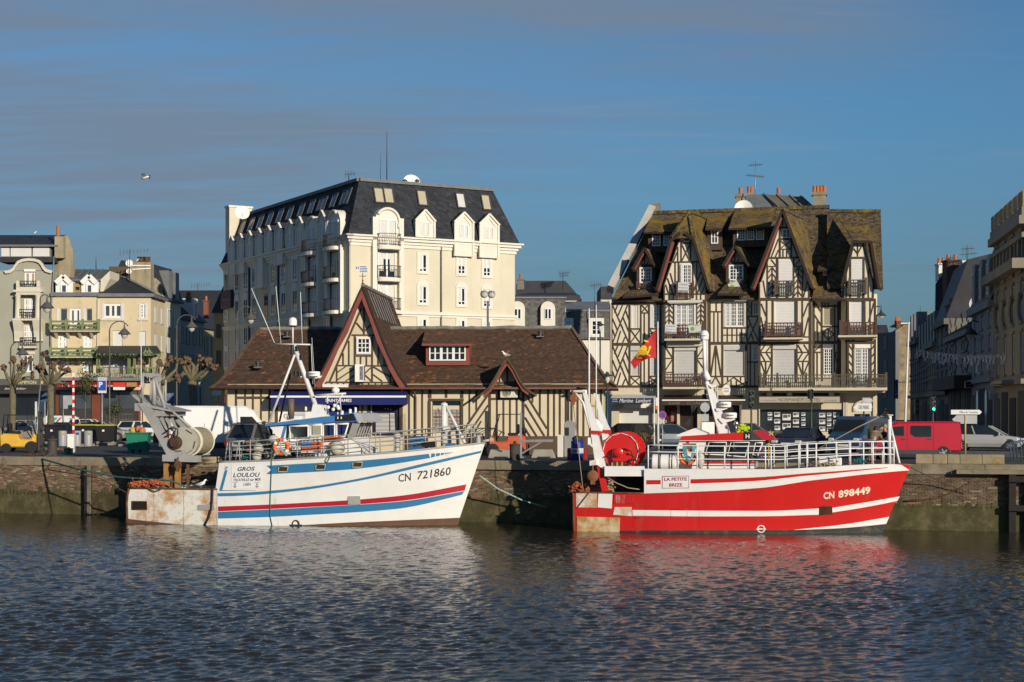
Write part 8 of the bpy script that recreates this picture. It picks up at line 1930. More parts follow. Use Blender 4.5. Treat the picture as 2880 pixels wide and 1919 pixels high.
q=[Y3(596,1300),Y3(697,1297),Y3(697,1232),Y3(596,1236)];b=MB();ring=[RH.on(*p,.02)for p in q];b.tube(ring+[ring[0]],.025,4);b.build('scupper_frame',M_ru,rb);MB().poly([RH.on(*p,.014)for p in q]).build('scupper',mat('rusty_scupper',(.07,.025,.012),.9,var=.6,vs=3),rb)
c=RH.on(*Y3(117,1418),.02);MB().torus(c,.14,.03,RF.N,20,5).bar(c-RF.U*.2,c+RF.U*.2,.03,.05).build('load_line_mark',M_rd,rb)
for x in(640,1180):MB().tube([RH.on(*Y2(x,y),.002)for y in range(1150,1425,40)],.008,4).build('weld_seam',M_hr,rb)
b=MB();ring=[RH.on(*Y2(*p),.004)for p in((947,1255),(1083,1257),(1080,1325),(950,1322))];b.tube(ring+[ring[0]],.012,4);b.tube([RH.on(*Y2(640,1328),.01),RH.on(*Y2(1300,1332),.01),RH.on(*Y2(1845,1332),.01)],.015,4);b.build('weld_seam',M_hr,rb)
b=MB();xe=xq+.03;hb=RH.half(xq,2)-.04;b.quad(RF.at(xe,.7,hb),RF.at(xe,.7,-hb),RF.at(xe,zsr(xq)-.06,-hb),RF.at(xe,zsr(xq)-.06,hb));b.build('bulkhead',M_k,rb)
p0,p1=Y2(410,945),Y2(735,945);b=MB();
for off in(1.85,-1.7):b.bar(RF.pt(*p0,1.85)+RF.N*(off-1.85),RF.pt(*p1,1.85)+RF.N*(off-1.85),.2,.42)
b.build('drum_beam',M_rd,rb,kind='stuff')
b=MB();pa,pb=RF.pt(*p0,1.7),RF.pt(*p1,1.7);pa.z=pb.z=zsr(xq)-.18;b.prism([pa,pb,pb-RF.N*3.4,pa-RF.N*3.4],(0,0,.08));b.build('shelter_deck',M_dst,rb)
MB().quad(V3((pa.x,pa.y,.7))-RF.N*3.3,V3((pb.x,pb.y,.7))-RF.N*3.3,pb-RF.N*3.3,pa-RF.N*3.3).build('far_bulwark',M_k,rb)
dc=RF.pt(*Y2(540,782),1.5);rr=54*dc.y/F;ax=-RF.N
MB().lathe([(0,0),(rr,0),(rr,.07),(rr*.92,.07)],dc,36,axis=ax).build('drum_flange',M_hr,rb);MB().lathe([(rr*.6,.07),(rr*.66,1.),(rr*.6,2.2)],dc,24,axis=ax).build('net_on_drum',M_orangenet,rb);MB().lathe([(rr*.92,2.2),(rr,2.2),(rr,2.27),(0,2.27)],dc,36,axis=ax).build('drum_flange',M_hr,rb)
for k in range(12):
 a=R(15+30*k);c=dc+(RF.U*math.cos(a)+RF.Z*math.sin(a))*rr*.91+RF.N*.012;tdir=RF.U*-math.sin(a)+RF.Z*math.cos(a)
 b=MB();b.bar(c-tdir*.17,c+tdir*.17,.02,.085,0,RF.N);o=b.build('flange_slot',M_w,rb);MB().bar(c-tdir*.16+RF.N*.012,c+tdir*.16+RF.N*.012,.01,.045,0,RF.N).build('slot_hole',M_k,o)
MB().prism([RF.pt(*Y2(*p),1.75)for p in((470,762),(600,758),(598,870),(470,870))],-RF.N*.3).build('drum_motor_box',M_hr,rb,bevel=.03);MB().lathe([(.2,0),(.2,.12),(.12,.16),(0,.16)],RF.pt(*Y2(520,790),1.76),16,axis=RF.N).build('drum_motor',M_hr,rb)
for q in(((560,760),(620,780),(640,830),(600,880),(560,910)),((590,800),(650,830),(640,890),(600,930)),((480,870),(440,820),(400,830)),((600,860),(650,850),(680,880))):MB().tube([RF.pt(*Y2(*p),1.8)for p in q],.028,5).build('hydraulic_hose',M_rubber,rb)
for i in range(6):x=470+i*20;b=MB();a_,e_=RF.pt(*Y2(x,870),1.7),RF.pt(*Y2(x,925),1.7);b.bar(a_,e_,.08,.12);b.build('drum_foot_bar',M_ochre if i%2==0 else M_k,rb)
for off in(1.75,-1.55):
 d=RF.N*(off-1.75)
 MB().prism([RF.pt(*Y2(*p),1.75)+d for p in((296,640),(352,640),(418,920),(395,930),(330,880))],-RF.N*.25).build('gantry_leg',M_rd,rb)
 MB().prism([RF.pt(*Y2(*p),1.75)+d for p in((292,612),(372,618),(372,655),(296,645))],-RF.N*.3).build('red_collar',M_hr,rb)
 MB().prism([RF.pt(*Y2(*p),1.7)+d for p in((338,880),(415,920),(412,990),(440,1110),(385,1112),(362,1000))],-RF.N*.2).build('gantry_foot',M_hr,rb)
 MB().prism([RF.pt(*Y2(*p),1.75)+d for p in((228,300),(262,310),(345,560),(372,615),(300,615))],-RF.N*.12).build('gantry_upper_leg',M_rd,rb)
MB().bar(RF.pt(*Y2(300,700),1.7),RF.pt(*Y2(300,700),-1.55),.3,.3).build('gantry_crossbeam',M_rd,rb);MB().bar(RF.pt(*Y2(245,300),1.7),RF.pt(*Y2(245,300),-1.55),.2,.2).build('gantry_crossbeam',M_rd,rb)
MB().prism([RF.pt(*Y2(*p),1.8)for p in((128,283),(250,283),(250,302),(128,300))],-RF.N*.25).build('gantry_arm',boat_mat('rusty_arm',(.62,.58,.5),.5,.5),rb);MB().tube([RF.pt(*Y2(165,300),1.7),RF.pt(*Y2(235,390),1.7),RF.pt(*Y2(285,590),1.7)],.05,7).build('gantry_brace',M_rd,rb);MB().tube([RF.pt(*Y2(340,420),-1),RF.pt(*Y2(215,380),-1)],.04,6).build('gantry_brace',M_ochre,rb)
MB().prism([RF.pt(*Y2(*p),1.95)for p in((285,862),(335,850),(340,895),(285,900))],-RF.N*.4).build('gantry_lug',M_rustyw,rb)
MB().prism([RF.pt(*Y2(*p),1.9)for p in((272,720),(310,725),(320,760))],-RF.N*.05).build('gantry_gusset',M_rd,rb)
for px,y0,y1,r in((1657,868,1205,.045),(1677,858,1175,.035)):MB().tube([RF.pt(px,y1,.3),RF.pt(px,y0,.3)],[r,r*.6],6).build('whip_aerial',M_rd,rb)
for(x,y,sz)in((345,560,.16),(365,590,.18),(330,540,.12)):MB().ball(RF.pt(*Y2(x,y),1.2),sz,10,0,(1,1,1.2)).build('floodlight',M_w,rb)
for(x,y,s_)in((150,350,1.),(312,985,1.3)):
 c=RF.pt(*Y2(x,y),1.85);MB().lathe([(0,-.07),(.13*s_,-.07),(.19*s_,0),(.13*s_,.07),(0,.07)],c,14,axis=RF.N).box(c-RF.Z*.12*s_,(.14*s_,.12,.3*s_),RF.rot).bar(c+RF.Z*.35*s_,c,.05,.06).build('pulley_block',mat('rusty_block',(.26,.09,.04),.8,var=.4,vs=4),rb)
MB().tube([RF.pt(*Y2(150,380),1.85),RF.pt(*Y2(180,640),1.85),RF.pt(*Y2(205,870),1.85),RF.pt(*Y2(230,1090),1.85)],.02,4).build('hoist_rope',M_rope_tan,rb)
MB().tube([RF.pt(*Y2(415,985),1.8),RF.pt(*Y2(500,1040),1.8),RF.pt(*Y2(600,1082),1.8),RF.pt(*Y2(705,1096),1.8)],.025,5).build('mooring_line',M_rope_tan,rb)
heap(RF,None,[RF.pt(*Y2(135,1090),1.3),RF.pt(*Y2(190,1068),1.3),RF.pt(*Y2(265,1090),1.3)],M_orangenet,'orange_net',70,(.05,.12),6,label='orange trawl net heaped on the stern corner of the red boat');heap(RF,None,[RF.pt(*Y2(450,1040),1.4),RF.pt(*Y2(458,1075),1.4),RF.pt(*Y2(465,1105),1.4)],M_net,'fishing_net',30,(.05,.1),8,label='tan net bundle beside the red gantry foot of the red boat')
RO_=1.3
def rp_(x,y,off=RO_):return RF.pt(*Y2(x,y),off)
MB().prism([rp_(*p)for p in((1025,692),(1240,692),(1195,880),(1640,880),(1640,925),(945,925),(960,840))],-RF.N*2*RO_).build('wheelhouse_side',M_rd,rb)
MB().prism([rp_(*p,RO_+.01)for p in((1072,692),(1095,692),(1100,726),(1080,726))],RF.N*.012).build('red_slash',M_hr,rb);MB().prism([rp_(*p,RO_+.005)for p in((1195,868),(1640,868),(1640,884),(1192,884))],RF.N*.012).build('red_line',M_hr,rb)
M_charcoal=mat('charcoal_panel',(.05,.048,.046),.5,var=.15)
pil=[((1240,694),(1262,694),(1230,860),(1198,860)),((1392,694),(1436,694),(1415,860),(1385,860)),((1584,694),(1640,694),(1612,860),(1560,860)),((1692,694),(1722,694),(1650,860),(1625,860)),((1240,692),(1722,692),(1718,708),(1238,708)),((1200,815),(1660,830),(1650,862),(1196,862))]
for off in(RO_,-RO_+.06):
 b=MB()
 for q in pil:b.prism([rp_(*p)+RF.N*(off-RO_)for p in q],-RF.N*.06)
 b.build('window_surround',M_charcoal,rb)
for q in(((1262,708),(1402,708),(1392,812),(1226,808)),((1440,708),(1590,708),(1556,828),(1410,818)),((1640,712),(1698,712),(1660,815),(1616,812))):
 b=MB();ring=[rp_(*p,RO_+.03)for p in q];b.tube(ring+[ring[0],ring[1]],.03,6);o=b.build('wheelhouse_window',M_w,rb);MB().poly([rp_(*p,RO_-.03)for p in q]).build('pane',M_wglass,o);MB().poly([rp_(*p)-RF.N*(2*RO_-.02)for p in q]).build('far_pane',M_wglass,rb)
fq=[rp_(1722,694),rp_(1650,860)];fn=[p-RF.N*2*RO_ for p in fq];MB().quad(fq[0],fq[1],fn[1],fn[0]).build('front_pane',M_wglass,rb)
b=MB()
for f in(0,.33,.66,1):b.bar(fq[0].lerp(fn[0],f),fq[1].lerp(fn[1],f),.06,.08)
b.build('front_mullions',M_charcoal,rb)
MB().prism([rp_(*p,RO_+.2)for p in((1018,693),(1036,660),(1548,628),(1545,693))],-RF.N*(2*RO_+.4)).build('wheelhouse_roof',M_hr,rb);b=MB();b.prism([rp_(*p,RO_+.2)for p in((1548,628),(1615,616),(1700,690),(1545,693))],-RF.N*(2*RO_+.4));cp2=b.build('charcoal_brow',M_charcoal,rb)
MB().prism([rp_(*p,RO_+.2)for p in((1615,616),(1700,612),(1805,694),(1700,692))],-RF.N*(2*RO_+.4)).build('front_visor',M_rst,rb)
b=MB();q0=rp_(1575,660,RO_+.22);b.box(q0,(.28,.03,.32),RF.rot);mk=b.build('brow_plate',M_k,rb);b=MB()
for dx in(-.06,.06):b.box(q0+RF.U*dx+RF.N*.02,(.035,.01,.17),RF.rot)
b.box(q0+RF.N*.02,(.1,.01,.03),RF.rot);b.build('plate_mark',M_inkw,mk,kind='stuff')
MB().prism([rp_(*p,.9)for p in((1000,662),(1000,648),(1140,595),(1240,636),(1240,650))],-RF.N*1.8).build('roof_hood',M_rd,rb)
MB().prism([rp_(*p,RO_+.18)for p in((1018,693),(1720,693),(1720,698),(1018,698))],-RF.N*(2*RO_+.36)).build('roof_edge',M_rd,rb)
def rtube(pts,r,name,m=None,off=0.,n=7,conv_=None):b=MB();b.tube([RF.pt(*(conv_ or N5)(*p),off)for p in pts],r,n);return b.build(name,m or M_rd,rb)
MB().prism([RF.pt(*N5(*p),.22)for p in((1690,0),(1762,0),(2080,812),(1885,822))],-RF.N*.44).build('mast',M_rd,rb)
rtube([(1690,10),(1895,820)],.05,'mast_stay',None,.6);rtube([(1700,-40),(1690,40)],.1,'mast_collar')
rtube([(1576,640),(1580,1150)],.085,'upper_mast',None,0,8,N3);rtube([(1560,630),(1580,1190)],.045,'upper_mast',None,.12,7,N3);rtube([(1620,600),(1622,1170)],.03,'upper_mast',None,-.15,6,N3);rtube([(1570,1140),(1640,1290)],.14,'mast_collar',None,0,8,N3)
c=RF.pt(*N3(1573,575),0);b=MB();r_=.195;b.lathe([(r_*.55,-.24),(r_*.95,-.18),(r_,-.02),(r_*.97,.05),(r_*.8,.14),(r_*.45,.19),(0,.21)],c,16);dm_=b.build('radio_dome',M_w,rb)
letter('intellian',dm_,M_ink,lambda x,y:c+RF.U*(math.sin((x-.5)*1.3)*(r_+.006))+RF.N*(math.cos((x-.5)*1.3)*(r_+.006))+RF.Z*(-.06+.05*y))
radome(2038,1138.5,37,16,rb,RF,.2,'FURUNO',0);radome(2053.5,1169,38,16,rb,RF,.2,'FURUNO',0)
MB().prism([RF.pt(*N5(*p),.3)for p in((1840,405),(2030,400),(2030,412),(1900,455),(1855,452))],-RF.N*.3).build('radar_bracket',M_rd,rb);MB().prism([RF.pt(*N5(*p),.3)for p in((1890,570),(2150,565),(2158,595),(2010,640),(1960,660),(1900,600))],-RF.N*.35).build('radar_bracket',M_rd,rb)
for(x,y)in((1685,130),(1690,220),(1650,210)):MB().lathe([(.09,-.1),(.09,.1)],RF.pt(*N5(x,y),.3),9).build('navigation_lamp',M_k,rb)
MB().prism([RF.pt(*N5(*p),.3)for p in((1715,20),(1862,18),(1855,40),(1780,75))],-RF.N*.3).build('lamp_bracket',M_rd,rb)
for x in(1842,1872):rtube([(x,40),(x+2,400)],.018,'whip_aerial',None,.2,5)
for a,e in(((1560,0),(1515,230)),((1500,270),(1430,560))):rtube([a,e],.012,'signal_line',M_dst,.3,4)
for q in(((1420,305),(1470,320),(1448,490)),((1500,325),(1556,335),(1465,470)),((1432,560),(1415,700),(1300,670))):MB().prism([RF.pt(*N5(*p),.3)for p in q],-RF.N*.03).build('day_shape',mat('day_black',(.03,.03,.03),.6),rb)
c=RF.pt(*N5(2180,655),.6);MB().ball(c,.11,12).tube([c,c-RF.Z*.4],.02,5).build('searchlight',M_chrome,rb)
c0,c1=RF.pt(*Y2(792,872),1.75),RF.pt(*Y2(1000,874),1.75);d=(c1-c0).normalized();L=(c1-c0).length;lr=thing('life_raft','white life raft canister strapped to the red boat deck','life raft',(c0+c1)/2)
r_=.34;MB().lathe([(0,0),(r_*.8,0.),(r_,.06),(r_,L-.06),(r_*.8,L),(0,L)],c0,20,axis=d).build('canister',M_w,lr)
for f in(.28,.34,.7,.8):MB().lathe([(r_+.004,L*f),(r_+.012,L*f),(r_+.012,L*f+.04),(r_+.004,L*f+.04)],c0,20,axis=d).build('strap',M_rubber,lr)
MB().box((c0+c1)/2-RF.Z*.36,(L*.8,.5,.08),RF.rot).build('cradle',M_rd,lr)
rails(RH,rb,[Y2(765,732),Y2(1300,741),Y2(1858,744),Y3(400,728),Y3(850,707),Y3(1205,704)],zsr,[1822,1906,1960,2037,2103,2152,2168,2207,2246,2269,2295,2353,2392,2429,2456,2486,2515],M_rd,.026,3,.1)
MB().tube([RF.pt(*Y3(1170,885),0.),RF.pt(*Y3(1166,490),0.)],[.11,.09],9).box(RF.pt(*Y3(1165,487),0),(.3,.25,.04),RF.rot).build('bow_post',M_rd,rb)
for s in(.35,-.35):MB().tube([RF.pt(*Y3(1172,560),0),RF.pt(*Y3(1245,880),0)+RF.N*s],.05,7).build('bow_post_leg',M_rd,rb)
MB().tube([RF.pt(*Y3(*p),.1)for p in((1125,482),(900,590),(700,700),(560,772))],.022,5).build('stay_rope',M_rope_tan,rb)
heap(RF,None,[RF.pt(*Y3(1120,480),.15),RF.pt(*Y3(1150,500),.12)],M_rope_dark,'rope_knot',16,(.03,.06),9,'dark rope knotted at the head of the red boat bow post')
lb=thing('lifebuoy','red lifebuoy under a hung coil of turquoise rope on the red boat','lifebuoy',RF.pt(*Y2(1085,825),1.6));c=RF.pt(*Y2(1082,825),1.9);MB().torus(c,.3,.08,RF.N,24,8).build('ring',M_orange,lb);MB().torus(c,.3,.085,RF.N,4,8,0,75,105).build('reflective_band',M_w,lb)
b=MB()
for k in range(7):b.tube([RF.pt(*Y2(1048+4*k,735),2.05),RF.pt(*Y2(1050+5*k,800+10*(k%3)),2.08),RF.pt(*Y2(1090+2*k,865+4*k),2.08),RF.pt(*Y2(1138-3*k,810),2.08),RF.pt(*Y2(1150-4*k,740),2.05)],.022,5)
tag(b.build('rope_coil',mat('turquoise_rope',(.1,.33,.36),.9,var=.3,vs=14)),'turquoise rope coil hung over the red boat rail','rope')
b=MB();b.box(RF.pt(*Y2(1100,740),2.),(.55,.12,.22),RF.rot);tag(b.build('rail_board',M_greywood),'short weathered board lashed to the red boat rail above the rope','board')
b=MB();b.ball(RF.pt(*Y2(1190,850),1.95),.17,10,0,(1,1,2.3));tag(b.build('sausage_fender',M_buoyw),'long dirty fender hanging beside the turquoise rope','fender')
MB().box(RF.pt(*Y3(680,865),.9),(.95,.6,.35),RF.rot).build('hatch',M_rd,rb,bevel=.04)
heap(RF,None,[RF.pt(*Y3(880,862),1.1),RF.pt(*Y3(960,858),1.1)],mat('teal_rope',(.03,.19,.19),.9),'teal_rope',40,(.02,.05),12,'teal rope flaked on the red boat foredeck');heap(RF,None,[RF.pt(*Y3(540,890),1.5),RF.pt(*Y3(640,893),1.5),RF.pt(*Y3(730,890),1.5)],M_net,'fishing_net',40,(.04,.07),13,'tan net laid along the red boat rail')
for i,(x,col)in enumerate(((22,(.16,.09,.3)),(55,(.16,.09,.3)),(130,(.16,.09,.3)),(178,(.55,.38,.05)))):
 b=MB();p=RF.pt(*Y3(x,850),1.);b.tube([p,p+RF.Z*.9,p+RF.Z*1.1+RF.U*.08,p+RF.Z*1.+RF.U*.2],.035,6);tag(b.build('pipe_hook',mat('hook_%d'%(i//3),col,.5)),('violet bent pipe nearest the red boat wheelhouse','second violet bent pipe from the red boat wheelhouse','third violet bent pipe on the red boat foredeck','yellow bent pipe on the red boat foredeck')[i],'pipe')
heap(RF,None,[RF.pt(*N5(2230,790),.3),RF.pt(*N5(2290,720),.3),RF.pt(*N5(2340,780),.3)],mat('hi_vis',(.42,.55,.02),.7,var=.3,vs=4),'yellow_oilskin',40,(.06,.13),15,'bright yellow-green oilskin thrown on the red boat wheelhouse roof')
def rope(pts,r,m,label,name='mooring_rope'):
 b=MB();full=[]
 for i in range(len(pts)-1):
  for k in range(5):f=k/5;p=pts[i].lerp(pts[i+1],f);full.append(p)
 full.append(pts[-1]);b.tube(full,r,6);return tag(b.build(name,m),label,'rope')
bol1,bol2=quay(QW.uz(124,1285)[0],GZ+.2,-.75),quay(QW.uz(1439,1290)[0],GZ+.15,-.6)
rope([bol1,quay(QW.uz(122,1297)[0],2.7,.12),WF.pt(220,1320,0.),WF.pt(330,1342,.8),WH_.at(WH_.xs+2.2,zaft(0)+.35)-WF.N*.2,WH_.at(WH_.xs+3.,zaft(0)+.05)-WF.N*.3],.04,M_rope_green,'thick blue-green mooring rope from the left bollard to the white boat stern')
rope([bol1+V3((.1,0,.1)),quay(QW.uz(150,1320)[0],2.2,.5),WF.pt(280,1345,2.),WH_.at(WH_.xs+.1,1.4,.05)],.022,M_rope_dark,'thin dark mooring rope slanting to the rusty stern corner')
pe=quay(QW.uz(1540,1430)[0],QW.uz(1540,1428)[1],.1);rope([WH_.at(WH_.xb1-.25,2.2,.02),WF.pt(1400,1375,-.4),WF.pt(1470,1408,-.9),pe],.035,M_rope_pale,'pale green bow rope slanting down from the white boat to the wall')
rope([RH.at(RH.xs+.1,1.55),quay(QW.uz(1560,1390)[0],QW.uz(1560,1378)[1],.3),quay(QW.uz(1500,1340)[0],2.4,.1),bol2],.025,M_rope_dark,'dark stern rope of the red boat curving up to the quay bollard')
rope([RF.at(RH.xb1,RH.zb1-.1,.02),quay(QW.uz(2640,1355)[0],QW.uz(2640,1352)[1],.5),quay(QW.uz(2720,1390)[0],QW.uz(2720,1385)[1],.15)],.02,M_rope_dark,'thin bow rope of the red boat running to the wall on the right')
# --- vehicles
M_tyre=mat('tyre',(.018,.018,.018),.85);M_rim=mat('alloy_rim',(.45,.45,.46),.35,metal=.6);M_tail=mat('tail_light',(.3,.01,.012),.2);M_lamp=mat('headlight',(.55,.56,.58),.15);M_cglass=glass_mat('car_glass',(.016,.02,.022),.04);M_plast=mat('bumper_plastic',(.04,.04,.042),.7)
def paint(n,c,r=.3):return mat(n,c,r,var=.04,coat=.5)
def mirror(q):return[(x,-y,z)for x,y,z in q][::-1]
def wheels(t,xs,W,r):
 for x in xs:
  for s in(1,-1):
   o=MB().lathe([(r*.6,-.1),(r*.96,-.1),(r,-.05),(r,.05),(r*.96,.1),(r*.6,.1)],(x,s*(W/2-.09),r),16,axis=(0,s,0)).build('wheel',M_tyre,t,True)
   b=MB();c=V3((x,s*(W/2-.02),r));b.lathe([(0,0),(r*.62,0),(r*.66,.03)],c,14,axis=(0,s,0))
   for k in range(5):a=k*1.2566;d=V3((math.cos(a),0,math.sin(a)));b.bar(c+V3((0,s*.03,0)),c+V3((0,s*.03,0))+d*r*.6,.03,.07,0,(0,1,0))
   b.build('rim',M_rim,o,True)
   MB().lathe([(0,0),(r*1.16,0),(r*1.16,.004)],(x,s*(W/2+.003-.02),r*1.02),16,axis=(0,s,0)).build('wheel_arch',M_plast,t,True)
def loft(sec,m,name,t,k=None):
 b=MB();n=len(sec[0]);b.add([p for s in sec for p in s],[(i*n+j,(i+1)*n+j,(i+1)*n+(j+1)%n,i*n+(j+1)%n)for i in range(len(sec)-1)for j in range(n)]+[tuple(range(n)),tuple(range(len(sec)*n-1,len(sec)*n-n-1,-1))]);return b.build(name,m,t,True,bevel=.04)
def veh(name,label,p,rz,m,st,gh,L,W,cat='car',r=.32,wx=None,roofm=None,rails_=False):
 t=thing(name,label,cat,p,rz)
 loft([[(x,-w*.88,zb),(x,-w,zb+.2),(x,-w*1.,(zb+zs)/2+.05),(x,-w*.93,zs),(x,w*.93,zs),(x,w,(zb+zs)/2+.05),(x,w,zb+.2),(x,w*.88,zb)]for x,zb,zs,w in st],m,'body',t)
 a,c,d,e,zr,zf=gh;wf,wr=W*.455,W*.38
 q=[(a,wf,zf),(c,wr,zr),(d,wr,zr),(e,wf,zf)]
 b=MB();v=q+mirror(q)[::-1];b.add(v,[(0,1,2,3),(7,6,5,4),(0,4,5,1),(1,5,6,2),(2,6,7,3)]);b.build('glasshouse',M_cglass,t,True)
 MB().prism([(c-.08,wr+.01,zr-.02),(d+.06,wr+.01,zr-.02),(d+.06,-wr-.01,zr-.02),(c-.08,-wr-.01,zr-.02)],(0,0,.06)).build('roof',roofm or m,t,True,bevel=.025)
 for s in(1,-1):
  for(x0_,x1_,w_)in((a,c,.16),(e,d,.08),((a+e)/2-.1,(c+d)/2-.05,.07)):MB().bar((x0_,s*(wf+.01),zf-.03),(x1_,s*(wr+.012),zr),w_,.05,0,(0,1,0)).build('pillar',m,t,True)
  MB().ball((e-.35,s*(W/2+.08),zf+.06),.1,8,0,(.7,1,.8)).build('wing_mirror',m,t,True);x=st[-1][0]
  MB().box((x-.1,s*W*.36,st[-2][2]-.14),(.26,.34,.15)).build('headlight',M_lamp,t,True,bevel=.04);MB().box((st[0][0]+.05,s*W*.41,st[0][2]-.14),(.16,.26,.24)).build('tail_light',M_tail,t,True,bevel=.03)
 for x,s in((st[0][0]-.02,-1),(st[-1][0]+.02,1)):MB().box((x,0,.58),(.03,.5,.11)).build('number_plate',M_w,t,True);MB().box((x-s*.05,0,.36),(.14,W*.84,.14)).build('bumper',M_plast,t,True,bevel=.03)
 if rails_:
  for s in(1,-1):MB().tube([(c,s*wr*.9,zr+.03),(c+.15,s*wr*.9,zr+.1),(d-.15,s*wr*.9,zr+.1),(d,s*wr*.9,zr+.03)],.02,5).build('roof_rail',M_dst,t,True)
 wheels(t,wx or(-L*.31,L*.31),W,r);return t
def car(label,p,rz,m,L=4.2,W=1.76,H=1.47,kind='hatch',**kw):
 h=L/2;zb=.24
 if kind=='hatch':st=[(-h,.4,.86,W*.44),(-h+.15,zb,.96,W*.49),(0,zb,.93,W*.5),(h*.45,zb,.9,W*.5),(h*.8,zb,.8,W*.48),(h,.34,.62,W*.4)];gh=(-h+.12,-h+.55,h*.08,h*.52,H-.03,.9)
 else:st=[(-h,.4,.84,W*.44),(-h+.2,zb,.98,W*.48),(-h*.4,zb,.94,W*.5),(h*.4,zb,.9,W*.5),(h*.8,zb,.82,W*.48),(h,.34,.64,W*.42)];gh=(-h+.6,-h*.42,h*.05,h*.48,H-.03,.9)
 return veh('parked_car',label,p,R(rz),m,st,gh,L,W,**kw)
def van(name,label,p,rz,m,prof,W,wins,wx,r=.34,sill=None,extra=None):
 t=thing(name,label,'van',p,R(rz));MB().prism([(x,-W/2,z)for x,z in prof],(0,W,0)).build('body',m,t,True,bevel=.09)
 for s in(1,-1):
  for q in wins:MB().prism([(x,s*(W/2-.01),z)for x,z in q],(0,s*.016,0)).build('side_window',M_cglass,t,True)
  MB().box((sill[0],s*(W/2+.002),sill[1]),(sill[2],.03,sill[3])).build('side_trim',M_plast,t,True);MB().box((sill[4],s*(W/2+.16),sill[5]),(.14,.16,.32)).build('wing_mirror',M_plast,t,True,bevel=.03)
  MB().box((prof[0][0]-0.,s*W*.43,1.05),(.06,.15,.5)).build('tail_light',M_tail,t,True);MB().box((prof[-1][0]-.06,s*W*.36,.78),(.2,.3,.2)).build('headlight',M_lamp,t,True,bevel=.04)
 for s in(1,-1):
  for x in(-.85,.35):MB().box((x,s*W/2,1.05),(.02,.012,1.2)).build('door_seam',M_k,t,True);MB().box((x+.16,s*(W/2+.01),.95),(.2,.03,.07)).build('door_handle',M_plast,t,True)
 (xa,za),(xb,zb)=extra;d=V3((xb-xa,0,zb-za)).normalized();n=V3((-d.z,0,d.x))*-1;n=n if n.x>0 else-n
 MB().prism([V3((x,y,z))+n*.004 for x,y,z in((xa,W*.4,za),(xa,-W*.4,za),(xb,-W*.45,zb),(xb,W*.45,zb))],n*.012).build('windscreen',M_cglass,t,True)
 MB().box((prof[0][0]-.012,0,1.5),(.02,W*.72,.5)).build('rear_window',M_cglass,t,True);MB().box((prof[-1][0]+.02,0,.5),(.05,.52,.11)).build('number_plate',M_w,t,True)
 wheels(t,wx,W,r);return t
def G(px,D):return V3(((px-CX)*D/F,D,GZ))
P_white=paint('car_white',(.66,.66,.65));P_silver=paint('car_silver',(.36,.36,.36));P_grey=paint('car_grey',(.12,.12,.13));P_black=paint('car_black',(.015,.015,.018));P_beige=paint('car_beige',(.24,.21,.19));P_blue=paint('car_blue',(.012,.03,.075));P_bluegrey=paint('car_bluegrey',(.06,.085,.11));P_red=paint('van_red',(.42,.01,.028));P_midnight=paint('car_midnight',(.018,.022,.045))
van('panel_van','white panel van parked in front of the market hall behind the net drum',G(604,80.2),28,P_white,[(-2.6,.4),(-2.62,2.35),(-2.4,2.52),(1.3,2.52),(1.75,2.3),(2.45,1.35),(2.95,1.05),(3.,.4)],2.,[[(1.,1.35),(1.,1.98),(1.62,1.98),(2.15,1.4)]],(-1.6,2.),.35,(-.3,.55,4.2,.3,2.2,1.6),((1.8,2.24),(2.42,1.42)))
van('red_van','bright red van with dark side windows behind the parapet on the right',G(2563,75),176,P_red,[(-2.12,.35),(-2.16,1.),(-2.08,1.72),(-1.95,1.78),(.8,1.76),(1.1,1.64),(1.6,1.13),(2.05,.92),(2.15,.35)],1.85,[[(-.75,1.05),(-.75,1.58),(.2,1.58),(.22,1.2),(.02,1.05)],[(.5,1.1),(.5,1.56),(1.02,1.52),(1.35,1.12)]],(-1.3,1.3),.32,(0,.36,2.9,.2,1.35,1.15),((1.12,1.61),(1.57,1.18)))
van('blue_van','dark blue high-roofed van facing the quay behind the men on the right',G(2416,84),-122,paint('van_blue',(.02,.05,.1)),[(-2.2,.35),(-2.25,1.85),(-2.,2.),(.7,2.),(1.1,1.85),(1.75,1.15),(2.3,.95),(2.35,.35)],1.85,[[(-1.9,1.15),(-1.9,1.7),(-.5,1.7),(-.5,1.15)],[(-.35,1.15),(-.35,1.7),(.85,1.7),(1.4,1.15)]],(-1.4,1.4),.32,(0,.4,3.4,.2,1.4,1.2),((1.14,1.8),(1.7,1.2)))
t=van('livery_van','white van with teal and red livery standing before the shops on the left',G(192,142),8,P_white,[(-2.,.35),(-2.05,1.75),(-1.8,1.9),(.5,1.9),(.9,1.75),(1.5,1.15),(2.,.95),(2.1,.35)],1.8,[[(.2,1.2),(.2,1.65),(.7,1.65),(1.15,1.2)]],(-1.3,1.3),.31,(0,.4,3,.15,1.2,1.2),((.95,1.7),(1.45,1.2)))
letter('PONT',t,M_ink,lambda x,y:(-1.75+1.1*x,-.912,.98+.26*y),bold=.02,local=True)
for q,c in((((-1.5,1.3),(-1.1,1.75),(-.75,1.75),(-1.15,1.3)),(.05,.32,.3)),(((-1.,1.3),(-.62,1.75),(-.4,1.75),(-.8,1.3)),(.45,.05,.06))):MB().prism([(x,-.905,z)for x,z in q],(0,-.008,0)).build('livery_stripe',mat('livery%.2f'%c[0],c,.5),t,True)
car('taupe hatchback with silver wheels parked behind the black bins',G(292,122),-3,P_beige,4.3);car('white estate car in the second row behind the taupe hatchback',G(255,138),-2,P_white,4.4,H=1.6);car('black low car half hidden behind the black bins',G(190,116),2,P_black,4.5,kind='sedan')
